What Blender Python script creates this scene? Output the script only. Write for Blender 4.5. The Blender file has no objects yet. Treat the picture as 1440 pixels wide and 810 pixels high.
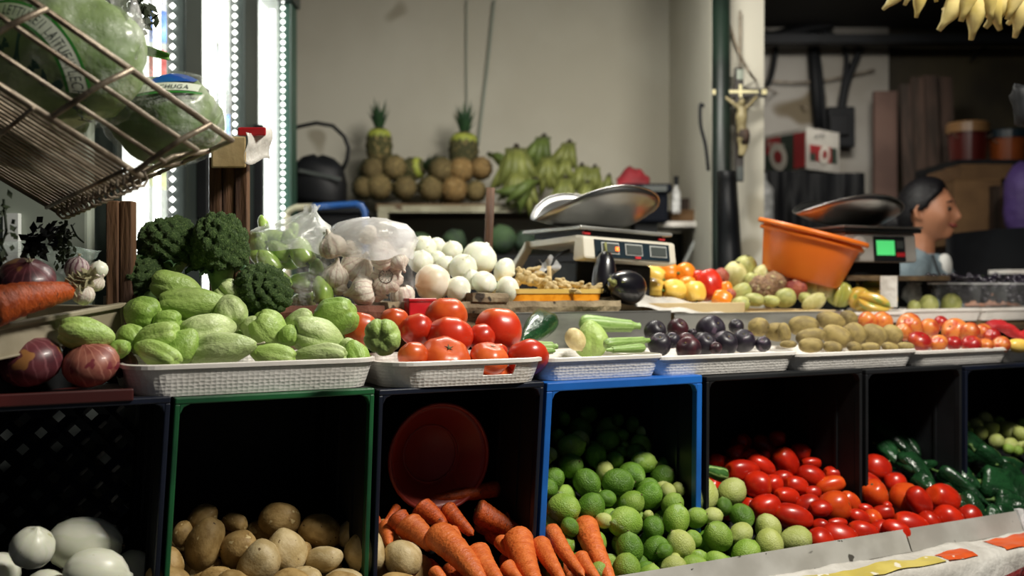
import bpy, bmesh, math, random
from mathutils import Vector, Matrix, Quaternion, noise
C = bpy.context.scene
COL = C.collection
R = math.radians
rnd = random.Random(7)

# ------------------------------------------------------------ camera, world, lights, exposure
F, CX, CY, H = 1400.0, 720.0, 405.0, 1.17
cam = bpy.data.cameras.new('camera'); camo = bpy.data.objects.new('camera', cam); COL.objects.link(camo)
camo.location = (0, 0, H); camo.rotation_euler = (R(90), 0, 0)
cam.sensor_width = 36; cam.lens = 35; cam.clip_start = .05
cam.dof.use_dof = True; cam.dof.focus_distance = 1.72; cam.dof.aperture_fstop = 2.8
C.camera = camo
w = bpy.data.worlds.new('world'); C.world = w; w.use_nodes = True
w.node_tree.nodes['Background'].inputs[0].default_value = (.75, .85, 1, 1)
w.node_tree.nodes['Background'].inputs[1].default_value = .035
C.view_settings.view_transform = 'Standard'; C.view_settings.look = 'None'
C.view_settings.gamma = 1; C.view_settings.exposure = 0.0

def area(name, loc, target, sx, sy, power, col, spread=180):
    l = bpy.data.lights.new(name, 'AREA'); l.shape = 'RECTANGLE'; l.size = sx; l.size_y = sy
    l.energy = power; l.color = col; l.spread = R(spread)
    o = bpy.data.objects.new(name, l); COL.objects.link(o); o.location = loc
    o.rotation_euler = (Vector(target) - Vector(loc)).to_track_quat('-Z', 'Y').to_euler()
    return o
area('stall_tube_lamp', (1.15, 1.2, 2.6), (.25, 1.95, .9), .6, .12, 62, (1, .95, .85))
area('back_tube_lamp', (.25, 3.0, 2.62), (.15, 3.2, 1), 1.0, .12, 34, (1, .96, .87))
area('recess_fill', (1.7, 4.75, 2.6), (1.7, 6, 1.5), .5, .12, 5.0, (1, .95, .88), 110)  # added fill light, aimed to brighten the recess wall

# ------------------------------------------------------------ stall frame: s along the stall, t into it
TH = R(28); c_, s_ = math.cos(TH), math.sin(TH); Y0 = 1.77
def st(s, t, z): return Vector((s*c_ - t*s_, Y0 + s*s_ + t*c_, z))
def s_of(px, t):
    q = (px-CX)/F
    return (q*(Y0 + t*c_) + t*s_)/(c_ - q*s_)
def pt(px, py, Y): return Vector(((px-CX)/F*Y, Y, H-(py-CY)/F*Y))
def Yt(px, t): return (t + Y0*c_)/(c_ - (px-CX)/F*s_)
def at(px, py, t): return pt(px, py, Yt(px, t))
def Yslope(px, py, pl):
    t0, z0, t1, z1 = pl; m = (z1-z0)/(t1-t0); v = py-CY; u = px-CX
    den = -v/F - m*(c_-u/F*s_)
    return (z0-H-m*(t0+Y0*c_))/den
def ztop(s): return 1.0015-.0095*s

# ------------------------------------------------------------ geometry collector
class G:
    def __init__(self): self.v = []; self.f = []
    def add(self, vs, fs, M=None):
        b = len(self.v)
        self.v += [tuple(M @ Vector(p)) for p in vs] if M is not None else [tuple(p) for p in vs]
        self.f += [tuple(i+b for i in f) for f in fs]; return self
    def box(self, c, d, M=None):
        x, y, z = d[0]/2, d[1]/2, d[2]/2
        vs = [(c[0]+a*x, c[1]+b*y, c[2]+e*z) for a in (-1, 1) for b in (-1, 1) for e in (-1, 1)]
        return self.add(vs, [(0,1,3,2),(4,6,7,5),(0,4,5,1),(2,3,7,6),(0,2,6,4),(1,5,7,3)], M)
    def hexa(self, vs): return self.add(vs, [(0,1,3,2),(4,6,7,5),(0,4,5,1),(2,3,7,6),(0,2,6,4),(1,5,7,3)])
    def tube(self, pts, r, seg=8, closed=False, cap=True):
        pts = [Vector(p) for p in pts]; n = len(pts)
        rs = r if isinstance(r, (list, tuple)) else [r]*n
        vs, fs = [], []; nrm = None
        for i, p in enumerate(pts):
            a = pts[(i-1) % n] if (i > 0 or closed) else p
            b = pts[(i+1) % n] if (i < n-1 or closed) else p
            d = (b-a).normalized() if (b-a).length > 1e-9 else Vector((0, 0, 1))
            if nrm is None:
                nrm = d.orthogonal().normalized()
            else:
                nrm = nrm - d*nrm.dot(d); nrm = nrm.normalized() if nrm.length > 1e-6 else d.orthogonal().normalized()
            bn = d.cross(nrm)
            for k in range(seg):
                an = 2*math.pi*k/seg
                vs.append(p + (nrm*math.cos(an)+bn*math.sin(an))*rs[i])
        for i in range(n if closed else n-1):
            j = (i+1) % n
            for k in range(seg): fs.append((i*seg+k, i*seg+(k+1) % seg, j*seg+(k+1) % seg, j*seg+k))
        if cap and not closed: fs += [tuple(range(seg))[::-1], tuple((n-1)*seg+k for k in range(seg))]
        return self.add(vs, fs)
    def lathe(self, prof, seg=20, fn=None, M=None):
        """prof: (r, z) bottom to top; fn(a, t, p) -> p moves each point"""
        vs, fs, rings = [], [], []; n = len(prof)
        for i, (r, z) in enumerate(prof):
            t = i/(n-1)
            if r < 1e-6:
                p = Vector((0, 0, z)); p = fn(0, t, p) if fn else p
                rings.append([len(vs)]); vs.append(p)
            else:
                ring = []
                for k in range(seg):
                    a = 2*math.pi*k/seg; p = Vector((r*math.cos(a), r*math.sin(a), z))
                    p = fn(a, t, p) if fn else p
                    ring.append(len(vs)); vs.append(p)
                rings.append(ring)
        for A, B in zip(rings, rings[1:]):
            if len(A) == 1 and len(B) == 1: continue
            if len(A) == 1: fs += [(A[0], B[(k+1) % seg], B[k]) for k in range(seg)]
            elif len(B) == 1: fs += [(A[k], A[(k+1) % seg], B[0]) for k in range(seg)]
            else: fs += [(A[k], A[(k+1) % seg], B[(k+1) % seg], B[k]) for k in range(seg)]
        return self.add(vs, fs, M)
    def grid(self, fn, nu, nv):
        vs = [fn(i/nu, j/nv) for i in range(nu+1) for j in range(nv+1)]
        fs = [(i*(nv+1)+j, (i+1)*(nv+1)+j, (i+1)*(nv+1)+j+1, i*(nv+1)+j+1) for i in range(nu) for j in range(nv)]
        return self.add(vs, fs)
    def mesh(self, name, m, smooth=True):
        me = bpy.data.meshes.new(name); me.from_pydata(self.v, [], self.f)
        bm = bmesh.new(); bm.from_mesh(me); bmesh.ops.recalc_face_normals(bm, faces=bm.faces); bm.to_mesh(me); bm.free()
        if m: me.materials.append(m)
        if smooth: me.polygons.foreach_set('use_smooth', [True]*len(me.polygons))
        me.update(); return me

def props(o, label=None, cat=None, group=None, kind=None):
    for k, v in (('label', label), ('category', cat), ('group', group), ('kind', kind)):
        if v: o[k] = v
    return o
def obj(name, me, parent=None, loc=None, rot=None, scale=None):
    o = bpy.data.objects.new(name, me); COL.objects.link(o)
    if parent: o.parent = parent
    if loc is not None: o.location = loc
    if rot is not None:
        if isinstance(rot, Quaternion): o.rotation_euler = rot.to_euler()
        else: o.rotation_euler = rot
    if scale is not None: o.scale = scale
    return o
def thing(name, label, cat, loc=(0, 0, 0), rz=0, group=None):
    return props(obj(name, None, None, loc, (0, 0, rz)), label, cat, group)
def part(name, g, m, parent=None, smooth=False, bevel=0, solid=0, sub=0, label=None, kind=None, world=True):
    """a mesh part; with world=True the points are world points and are moved into the parent's frame"""
    if parent is not None and world:
        top = parent
        while top.parent: top = top.parent
        M = (Matrix.Translation(top.location) @ top.rotation_euler.to_matrix().to_4x4()).inverted()
        g = G().add(g.v, g.f, M)
    o = obj(name, g.mesh(name, m, smooth), parent)
    if solid: x = o.modifiers.new('solid', 'SOLIDIFY'); x.thickness = solid; x.offset = 0
    if bevel: x = o.modifiers.new('bevel', 'BEVEL'); x.width = bevel; x.segments = 2; x.limit_method = 'ANGLE'
    if sub: x = o.modifiers.new('sub', 'SUBSURF'); x.levels = sub; x.render_levels = sub
    return props(o, label, kind=kind)
def lone(name, g, m, label, cat, group=None, base=None, **k):
    """a thing that is one mesh: origin at its base"""
    if base is None:
        n = len(g.v); base = Vector((sum(p[0] for p in g.v)/n, sum(p[1] for p in g.v)/n, min(p[2] for p in g.v)))
    g = G().add(g.v, g.f, Matrix.Translation(-Vector(base)))
    o = part(name, g, m, None, **k); o.location = base
    return props(o, label, cat, group)
def struct(name, g, m, **k):
    o = part(name, g, m, None, **k); o['kind'] = 'structure'; return o

# ------------------------------------------------------------ materials
def mat(name, c1, c2=None, rough=.5, ns=4, lo=.38, hi=.62, bump=0, bs=30, metal=0, alpha=1, coat=0, var=.08,
        spots=None, zgrad=None, stripes=None, emit=0, ecol=None, spec=.5, sss=0, detail=4, stretch=None, trans=0, patchy=None):
    m = bpy.data.materials.new(name); m.use_nodes = True; nt = m.node_tree; N = nt.nodes; L = nt.links
    b = N['Principled BSDF']; b.inputs['Roughness'].default_value = rough; b.inputs['Metallic'].default_value = metal
    b.inputs['Specular IOR Level'].default_value = spec; b.inputs['Coat Weight'].default_value = coat
    b.inputs['Coat Roughness'].default_value = .12
    if trans: b.inputs['Transmission Weight'].default_value = trans
    tc = N.new('ShaderNodeTexCoord'); oi = N.new('ShaderNodeObjectInfo')
    ad = N.new('ShaderNodeVectorMath'); ad.operation = 'MULTIPLY_ADD'; L.new(oi.outputs['Random'], ad.inputs[0])
    ad.inputs[1].default_value = (37, 53, 71); L.new(tc.outputs['Object'], ad.inputs[2])
    vec = ad.outputs[0]
    if stretch:
        mp = N.new('ShaderNodeMapping'); mp.inputs['Scale'].default_value = stretch; L.new(vec, mp.inputs[0]); vec = mp.outputs[0]
    def nz(scale, det=detail, v=None):
        n = N.new('ShaderNodeTexNoise'); n.inputs['Scale'].default_value = scale; n.inputs['Detail'].default_value = det
        L.new(v or vec, n.inputs['Vector']); return n.outputs['Fac']
    def ramp(src, a, bb):
        r = N.new('ShaderNodeMapRange'); r.inputs[1].default_value = a; r.inputs[2].default_value = bb; r.interpolation_type = 'SMOOTHSTEP'
        L.new(src, r.inputs[0]); return r.outputs[0]
    def mix(f, A, B):
        x = N.new('ShaderNodeMix'); x.data_type = 'RGBA'
        if isinstance(f, float): x.inputs[0].default_value = f
        else: L.new(f, x.inputs[0])
        for s, q in ((6, A), (7, B)):
            if isinstance(q, tuple): x.inputs[s].default_value = (*q[:3], 1)
            else: L.new(q, x.inputs[s])
        return x.outputs[2]
    col = mix(ramp(nz(ns), lo, hi), c1, c2 or tuple(x*.8 for x in c1))
    if stripes:   # (colour, count, lo, hi) around z
        sx = N.new('ShaderNodeSeparateXYZ'); L.new(tc.outputs['Object'], sx.inputs[0])
        an = N.new('ShaderNodeMath'); an.operation = 'ARCTAN2'; L.new(sx.outputs[1], an.inputs[0]); L.new(sx.outputs[0], an.inputs[1])
        nn = N.new('ShaderNodeMath'); nn.operation = 'MULTIPLY_ADD'; L.new(nz(3), nn.inputs[0]); nn.inputs[1].default_value = 6
        mu = N.new('ShaderNodeMath'); mu.operation = 'MULTIPLY'; L.new(an.outputs[0], mu.inputs[0]); mu.inputs[1].default_value = stripes[1]
        L.new(mu.outputs[0], nn.inputs[2])
        si = N.new('ShaderNodeMath'); si.operation = 'SINE'; L.new(nn.outputs[0], si.inputs[0])
        col = mix(ramp(si.outputs[0], stripes[2], stripes[3]), col, stripes[0])
    if zgrad:     # list of (colour, z from, z to)
        sx = N.new('ShaderNodeSeparateXYZ'); L.new(tc.outputs['Object'], sx.inputs[0])
        zz = N.new('ShaderNodeMath'); zz.operation = 'MULTIPLY_ADD'; L.new(nz(6), zz.inputs[0]); zz.inputs[1].default_value = .12
        L.new(sx.outputs[2], zz.inputs[2])
        for cg, a, bb in zgrad: col = mix(ramp(zz.outputs[0], a, bb), col, cg)
    if spots:     # list of (colour, scale, threshold)
        for cs, sc, th in spots: col = mix(ramp(nz(sc, 2), th, th+.04), col, cs)
    if var:
        hs = N.new('ShaderNodeHueSaturation'); mr = N.new('ShaderNodeMapRange'); L.new(oi.outputs['Random'], mr.inputs[0])
        mr.inputs[3].default_value = 1-var; mr.inputs[4].default_value = 1+var
        L.new(mr.outputs[0], hs.inputs['Value']); L.new(col, hs.inputs['Color']); col = hs.outputs[0]
    L.new(col, b.inputs['Base Color'])
    if bump:
        bp = N.new('ShaderNodeBump'); bp.inputs['Strength'].default_value = bump; bp.inputs['Distance'].default_value = .02
        L.new(nz(bs), bp.inputs['Height']); L.new(bp.outputs[0], b.inputs['Normal'])
    if sss:
        b.inputs['Subsurface Weight'].default_value = sss; b.inputs['Subsurface Scale'].default_value = .01
        b.inputs['Subsurface Radius'].default_value = (1, .7, .4)
    if patchy:    # alpha between two values, (a0, a1, scale)
        mr = N.new('ShaderNodeMapRange'); L.new(ramp(nz(patchy[2]), .42, .72), mr.inputs[0]); mr.inputs[3].default_value = patchy[0]; mr.inputs[4].default_value = patchy[1]
        L.new(mr.outputs[0], b.inputs['Alpha'])
    elif alpha < 1: b.inputs['Alpha'].default_value = alpha
    if emit:
        b.inputs['Emission Color'].default_value = (*(ecol or c1), 1); b.inputs['Emission Strength'].default_value = emit
    return m
def h(x):   # sRGB hex -> linear
    v = [int(x[i:i+2], 16)/255 for i in (0, 2, 4)]
    return tuple(q/12.92 if q < .04045 else ((q+.055)/1.055)**2.4 for q in v)
MT = {}
def defmat(key, *a, **k): MT[key] = mat(key, *a, **k)
defmat('wall_paint', h('c9c5b6'), h('bdb8a8'), .85, ns=1.2, bump=.05, bs=40, var=0, spots=[(h('a39c8a'), 2.2, .66)])
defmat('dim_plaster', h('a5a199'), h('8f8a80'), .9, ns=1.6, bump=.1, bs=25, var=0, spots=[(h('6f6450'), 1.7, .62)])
defmat('olive_plaster', h('4d4530'), h('2f2a20'), .9, ns=1.4, bump=.1, bs=20, var=0)
defmat('dark_ceiling', h('2b2a27'), h('1d1c1b'), .9, ns=1.5, var=0)
defmat('concrete', h('6c6a64'), h('5a5852'), .8, ns=3, var=0, bump=.1)
defmat('green_steel', h('16261d'), h('101a15'), .45, ns=5, var=0, bump=.05)
defmat('black_plastic', h('15171a'), h('0e1012'), .62, ns=6, bump=.05, spec=.3)
defmat('black_sheet', h('121417'), h('0d0e11'), .52, ns=6, bump=.1, bs=7, spec=.3)
defmat('navy_plastic', h('141a2b'), h('0f1420'), .4, ns=6, bump=.05)
defmat('green_plastic', h('1d5a32'), h('17452a'), .4, ns=6, bump=.05)
defmat('blue_plastic', h('1d66bd'), h('1a58a6'), .4, ns=6, bump=.04)
defmat('white_plastic', h('e6e2dc'), h('d8d3cc'), .38, ns=9, var=.02, spots=[(h('8f8a86'), 40, .74)], bump=.03, bs=90)
defmat('stainless', h('9c9c97'), h('777773'), .36, ns=5, metal=.45, var=0, bump=.06, bs=12, stretch=(1, 1, 3))
defmat('pan_steel', h('a8a8a6'), h('969694'), .32, ns=5, metal=1, var=0)
defmat('scuffed_metal', h('c6c4bd'), h('adaaa2'), .45, ns=7, metal=.25, var=0, spots=[(h('55524c'), 26, .70), (h('3a3833'), 60, .72)], bump=.05, bs=30)
defmat('old_wood', h('6f5a3e'), h('4a3b28'), .8, ns=9, bump=.4, bs=22, var=0, stretch=(.6, 4, 4), spots=[(h('2b2118'), 14, .66)])
defmat('grey_wood', h('9a8a6e'), h('6e5f49'), .85, ns=12, bump=.6, bs=30, var=0, spots=[(h('332a20'), 25, .64)])
defmat('post_wood', h('6a4a30'), h('40291b'), .75, ns=6, bump=.4, bs=14, var=.1, stretch=(4, 4, .5))
defmat('tray_wood', h('c8b184'), h('a98f61'), .75, ns=6, bump=.15, bs=20, var=.05)
defmat('cardboard', h('7f603f'), h('6c5034'), .85, ns=5, var=.12)
defmat('brown_plank', h('46342a'), h('2d2219'), .8, ns=5, bump=.2, bs=14, var=.2, stretch=(4, 4, .4))
defmat('wire', h('9d907e'), h('6a5c4c'), .45, ns=18, metal=.6, var=0, bump=.2, bs=40)
defmat('film', h('f2f6f2'), h('ffffff'), .16, ns=5, patchy=(.03, .26, 20), bump=.7, bs=42, var=0, coat=.4)
defmat('film_milky', h('eef1ee'), h('ffffff'), .25, ns=5, patchy=(.34, .74, 10), bump=.3, bs=22, var=0, coat=.2)
defmat('film_edge', h('f4f6f4'), h('ffffff'), .3, ns=5, patchy=(.35, .8, 24), bump=.5, bs=45, var=0)
defmat('film_lettuce', h('dfe6da'), h('f2f5f0'), .14, ns=5, patchy=(.06, .36, 24), bump=.8, bs=40, var=0, coat=.5)
defmat('box_clear', h('c8cccc'), h('d4d6d6'), .08, alpha=.05, var=0)
defmat('blue_tube', h('1a4f96'), h('17447f'), .35, ns=4, var=0)
defmat('fridge_white', h('f0f3ef'), h('e8ece8'), .4, ns=2, var=0)
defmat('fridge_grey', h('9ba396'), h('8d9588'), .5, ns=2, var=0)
defmat('fridge_frame', h('2c3331'), h('353d3a'), .35, ns=3, metal=.4, var=0)
defmat('fridge_green', h('22463a'), h('1b3a30'), .4, ns=3, var=0)
defmat('led', (1, 1, .97), rough=.4, emit=5, ecol=(1, 1, .95), var=0)
defmat('glass', (1, 1, 1), rough=.05, alpha=.07, var=0)
# ------------------------------------------------------------ produce: colours
defmat('lime_dark', h('557e22'), h('67902e'), .45, ns=2.5, bump=.35, bs=22, var=.22, zgrad=[(h('84a852'), .42, .62)])
defmat('lime_mid', h('82a63a'), h('98b650'), .45, ns=2, bump=.3, bs=22, var=.15, spots=[(h('9db873'), 1.6, .62)])
defmat('lime_pale', h('aeb862'), h('bcc47a'), .48, ns=2, bump=.25, bs=22, var=.12, spots=[(h('80785a'), 7, .72)])
defmat('roma_red', h('c2270f'), h('a81c0c'), .3, ns=2, var=.16, coat=.12, zgrad=[(h('cf4413'), .40, .62)])
defmat('roma_orange', h('d8531a'), h('c83c12'), .3, ns=2, var=.1, coat=.12)
defmat('tomato_red', h('c4331a'), h('b52a14'), .3, ns=1.6, var=.1, coat=.12, zgrad=[(h('d2602c'), .2, .5)])
defmat('tomato_orange', h('d2602a'), h('c04a1e'), .32, ns=1.6, var=.08, coat=.1, spots=[(h('8b6a2d'), 12, .74)])
defmat('scar', h('6a5b34'), h('3b3a1e'), .8, ns=9)
defmat('calyx', h('5f7c35'), h('3d5a25'), .6, ns=6)
defmat('stem_tan', h('8a8c52'), h('6b6b3a'), .7, ns=8)
defmat('potato', h('b99a62'), h('9c7d48'), .62, ns=3, bump=.12, bs=14, var=.12, spots=[(h('5d4426'), 7, .70), (h('d4bd88'), 3, .64)])
defmat('potato_pale', h('cdb98d'), h('b8a171'), .55, ns=3, bump=.12, bs=14, var=.08, spots=[(h('6d5533'), 8, .70)])
defmat('carrot', h('dc7434'), h('cc6226'), .5, ns=3, bump=.25, bs=9, var=.1, stretch=(1, 1, 5), spots=[(h('a0501e'), 5, .70)], zgrad=[(h('7d5028'), .50, .60)])
defmat('carrot_deep', h('c25418'), h('a6430f'), .5, ns=3, bump=.25, bs=9, var=.12, stretch=(1, 1, 5), spots=[(h('5a2a10'), 5, .66)], zgrad=[(h('4a3018'), .44, .56)])  # darker carrot copy with shade put into its colour
defmat('poblano', h('1c4324'), h('13301a'), .24, ns=2, var=.25, coat=.25, bump=.3, bs=5)
defmat('chayote', h('a5bd6c'), h('96b25a'), .42, ns=2.2, bump=.22, bs=12, var=.12)
defmat('chayote_pale', h('bfce93'), h('acc07c'), .42, ns=2.2, bump=.22, bs=12, var=.08)
defmat('chayote_deep', h('99b75a'), h('88a94c'), .42, ns=2.2, bump=.22, bs=12, var=.1)
defmat('zucchini', h('84a456'), h('749548'), .45, ns=6, var=.08, stripes=(h('98b56c'), 9, .3, 1.0), spots=[(h('a9bf84'), 14, .66)])
defmat('zucchini_dark', h('3d6a2c'), h('2f5522'), .4, ns=6, var=.08, stripes=(h('8faf66'), 6, .4, .9))
defmat('squash_cream', h('cfc08c'), h('c0ad78'), .5, ns=4, spots=[(h('7c6a45'), 12, .7)])
defmat('plum', h('211a26'), h('17121c'), .45, ns=3, var=.25, coat=.08, spots=[(h('4a3a48'), 2.5, .6)])
defmat('plum_red', h('43171f'), h('26121a'), .42, ns=2, var=.2, coat=.08)
defmat('kiwi', h('96844e'), h('7d6c3e'), .7, ns=3, bump=.08, bs=40, var=.14, zgrad=[(h('6a5a34'), .36, .52)])
defmat('nectarine', h('cf7a36'), h('b03e20'), .4, ns=1.6, lo=.42, hi=.62, var=.08, coat=.15)
defmat('nectarine_red', h('9c1a1a'), h('be5426'), .36, ns=1.8, lo=.5, hi=.68, var=.1, coat=.2)
defmat('guava', h('cdc890'), h('b5b070'), .55, ns=3, bump=.1, bs=18, var=.1, spots=[(h('96864f'), 6, .7)])
defmat('guava_green', h('b3b46e'), h('969a56'), .5, ns=3, bump=.1, bs=18, var=.1)
defmat('passion_brown', h('9a7a58'), h('7c5a48'), .6, ns=5, bump=.9, bs=7, var=.1, spots=[(h('b8a878'), 5, .6)])
defmat('passion_red', h('a8563c'), h('8a3a34'), .5, ns=3, bump=.3, bs=8, var=.12, spots=[(h('c9a084'), 5, .64)])
defmat('bell_yellow', h('f0cc66'), h('e8bc4e'), .32, ns=2, var=.05, coat=.15)
defmat('bell_orange', h('ee8f26'), h('e27f1c'), .32, ns=2, var=.05, coat=.15)
defmat('bell_red', h('d6321c'), h('c02614'), .3, ns=2, var=.06, coat=.2)
defmat('aubergine', h('17151c'), h('0f0e14'), .3, ns=2, var=.1, coat=.5)
defmat('garlic', h('e6dfd0'), h('d8ccbc'), .6, ns=4, bump=.2, bs=12, var=.06, stripes=(h('c3a9a0'), 13, .6, 1.1))
defmat('garlic_root', h('7a6248'), h('4f3c2b'), .9, ns=12, bump=.8, bs=20)
defmat('onion_white', h('eeeede'), h('e3e5cf'), .36, ns=2, var=.04, sss=.15, stripes=(h('e6e9d2'), 9, .6, 1.0), spots=[(h('c7c6a0'), 5, .72)])
defmat('onion_warm', h('ebe2cf'), h('ddd0b4'), .4, ns=2, var=.04, sss=.1, zgrad=[(h('d9b08a'), .22, .5)])
defmat('onion_red', h('643036'), h('48222a'), .4, ns=2.5, var=.12, coat=.1, stripes=(h('855055'), 17, .6, 1.2), spots=[(h('9a6a3c'), 2.2, .62)])
defmat('onion_pink', h('a66857'), h('8a4a42'), .45, ns=2.5, var=.06, coat=.1, stripes=(h('bf8270'), 17, .6, 1.2), spots=[(h('7c3038'), 3, .62)])
defmat('onion_dark', h('4a2028'), h('33151c'), .35, ns=2.5, var=.1, coat=.2, stripes=(h('6a3a40'), 11, .5, 1.0))
defmat('onion_stripe', h('cdbcb8'), h('b39c9c'), .45, ns=3, var=.06, stripes=(h('7d5560'), 12, .2, .8))
defmat('dry_leaf', h('cfc9a8'), h('a9a37c'), .7, ns=9, bump=.3, bs=20)
defmat('broccoli', h('5f7f3e'), h('4b6a2f'), .8, ns=20, bump=1.0, bs=75, var=.1, spots=[(h('82a058'), 26, .58)])
defmat('broccoli_leaf', h('48683f'), h('34532f'), .6, ns=8)
defmat('broccoli_stalk', h('7d9a55'), h('63834a'), .6, ns=6)
defmat('chili_pale', h('a6c465'), h('90b34e'), .3, ns=2, var=.1, coat=.3)
defmat('ginger', h('cdb98a'), h('b39b68'), .7, ns=6, bump=.3, bs=14, var=.08)
defmat('star_yellow', h('dcb04a'), h('c9b24e'), .3, ns=2, var=.1, coat=.3, spots=[(h('9aa84e'), 2, .58)])
defmat('star_green', h('b9b65a'), h('a9ae55'), .3, ns=2, var=.1, coat=.3)
defmat('pineapple_skin', h('7d6b42'), h('5a4f30'), .75, ns=9, var=.18, bump=.5, bs=20, spots=[(h('a08c5a'), 9, .6)], zgrad=[(h('4a4a28'), -.38, -.1)])
defmat('pineapple_gold', h('9a7a48'), h('6f5a34'), .75, ns=9, var=.1, bump=.5, bs=20, spots=[(h('bfa06c'), 9, .6)], zgrad=[(h('5c4f2c'), -.3, 0)])
defmat('pineapple_leaf', h('2f4f2c'), h('24402a'), .55, ns=7, var=.15)
defmat('pineapple_band', h('a9b04a'), h('8f9a3c'), .6, ns=6)
defmat('banana_green', h('7b8040'), h('686f35'), .55, ns=3, var=.14, spots=[(h('3f3f22'), 5, .72)])
defmat('banana_deep', h('5f7033'), h('4f5f29'), .55, ns=3, var=.12)
defmat('banana_yellow', h('cbb97a'), h('b5a25c'), .5, ns=3, var=.06, spots=[(h('5a4524'), 9, .7)])
defmat('banana_stub', h('33291c'), h('221c14'), .8, ns=7)
defmat('grape', h('211a28'), h('16111c'), .25, ns=3, var=.3, coat=.3)
defmat('leaf_green', h('5b8a34'), h('42702a'), .5, ns=6, var=.1)
defmat('lettuce', h('5a743c'), h('7c9158'), .55, ns=7, bump=.6, bs=12, var=.08, spots=[(h('c9d6a0'), 5, .58)])
defmat('herb', h('2c3a1c'), h('1c2814'), .7, ns=8, var=.2)
defmat('cabbage', h('5f8448'), h('48703f'), .55, ns=5, bump=.4, bs=9, var=.2)

# ------------------------------------------------------------ produce: shapes, one unit long on z, one unit wide
def sph(p=1.0, n=12, L=1.0): return [(.5*math.sin(math.pi*i/n)**p if 0 < i < n else 0, -.5*L*math.cos(math.pi*i/n)) for i in range(n+1)]
def nz(p, k, seed=0): return noise.noise(Vector((p[0]*k+seed*7.3, p[1]*k+seed*3.1, p[2]*k+seed*1.7)))
def sm(a, b, x):
    x = max(0, min(1, (x-a)/(b-a))); return x*x*(3-2*x)
PROTO = {}
def proto(key, name, g, m, *parts, smooth=True):
    """parts: (name, G, material, label)"""
    PROTO[key] = (name, g.mesh(name, MT[m], smooth), [(n, gg.mesh(n, MT[mm], True), lb) for n, gg, mm, lb in parts])
def bent(points, r, seg=6): return G().tube(points, r, seg)

for k in range(3):
    pr = sph(.92, 12); pr[0] = (0, -.53); pr[-1] = (0, .57); pr[-2] = (.085, .505)
    proto('lime%d' % k, 'lime', G().lathe(pr, 18, lambda a, t, p: p*(1+.05*nz(p, 2.2, k))), 'lime_mid',
          ('stem_scar', G().lathe([(0, .54), (.04, .55), (.04, .575), (0, .58)], 8), 'scar', None))
for k in range(3):
    proto('roma%d' % k, 'roma_tomato', G().lathe(sph(.78, 13), 18, lambda a, t, p: Vector((p.x*(1+.05*math.cos(2*a+k)*1), p.y*(1+.06*math.cos(3*a+k)), p.z - .07*sm(.86, 1, t)))*(1+.05*nz(p, 1.6, k+4))), 'roma_red',
          ('stem_scar', G().lathe([(0, .40), (.05, .415), (.05, .44), (0, .432)], 8), 'scar', None))
for k in range(3):
    def fn(a, t, p, k=k):
        rib = 1+(.05*sm(.45, .95, t)+.015)*math.cos((5+k)*a+k)
        return Vector((p.x*rib, p.y*rib, p.z-.06*sm(.86, 1, t)+.03*sm(.2, 0, t)))*(1+.05*nz(p, 1.5, k+9))
    star = G()
    for q in range(5):
        a = q*1.257; star.add([(.02*math.cos(a+1.2), .02*math.sin(a+1.2), .45), (.10*math.cos(a), .10*math.sin(a), .465), (.02*math.cos(a-1.2), .02*math.sin(a-1.2), .45), (0, 0, .465)], [(0, 1, 2), (0, 3, 1), (1, 3, 2)])
    star.lathe([(0, .42), (.04, .43), (.04, .455), (0, .46)], 8)
    proto('tomato%d' % k, 'tomato', G().lathe(sph(.82, 16), 30, fn), 'tomato_red', ('stem_scar', star, 'scar', None))
for k in range(4):
    proto('potato%d' % k, 'potato', G().lathe(sph(.85, 16), 22, lambda a, t, p: p*(1+.16*nz(p, 1.6, k+20)+.05*nz(p, 4, k+30))), 'potato')
for k in range(3):
    pr = [(0, -.5), (.05, -.495), (.10, -.46)] + [(.17+.33*((i/22))**.60, -.46+.86*i/22) for i in range(1, 23)] + [(.47, .44), (.36, .48), (.16, .5), (.12, .475), (0, .475)]
    def fn(a, t, p, k=k):
        q = 1+.06*noise.noise(Vector((k*5, 0, p.z*18)))+.05*nz(p, 3, k)+.02*math.sin(p.z*60+3*math.sin(a))
        return Vector((p.x*q+.12*math.sin(p.z*3+k), p.y*q+.10*math.cos(p.z*2.4+k), p.z))
    proto('carrot%d' % k, 'carrot', G().lathe(pr, 18, fn), 'carrot', ('leaf_stub', G().lathe([(0, .46), (.09, .465), (.07, .505), (0, .51)], 8, lambda a, t, p: p+Vector((.12*math.sin(1.5+k), .10*math.cos(1.2+k), 0))), 'calyx', 'greenish crown stub'))
for k in range(3):
    pr = [(0, -.5), (.06, -.47)] + [(.08+.42*math.sin((i/14)**.8*math.pi*.56)/math.sin(.56*math.pi)*1.0, -.44+.82*i/14) for i in range(1, 15)] + [(.40, .44), (.22, .45), (.1, .40), (0, .39)]
    def fn(a, t, p, k=k):
        q = 1+.13*math.cos(3*a+k+p.z*2)*sm(0, .5, t)+.16*nz(p, 2.2, k+3)+.04*nz(p, 6, k)
        return Vector((p.x*q+.1*math.sin(p.z*3.3+k), p.y*q*.82, p.z))
    proto('poblano%d' % k, 'poblano_pepper', G().lathe(pr, 20, fn), 'poblano', ('stem', bent([(.05, 0, .38), (.06, .02, .47), (.1, .05, .56), (.22, .06, .64)], [.14, .06, .05, .06]), 'calyx', 'green curved stem'))
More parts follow.
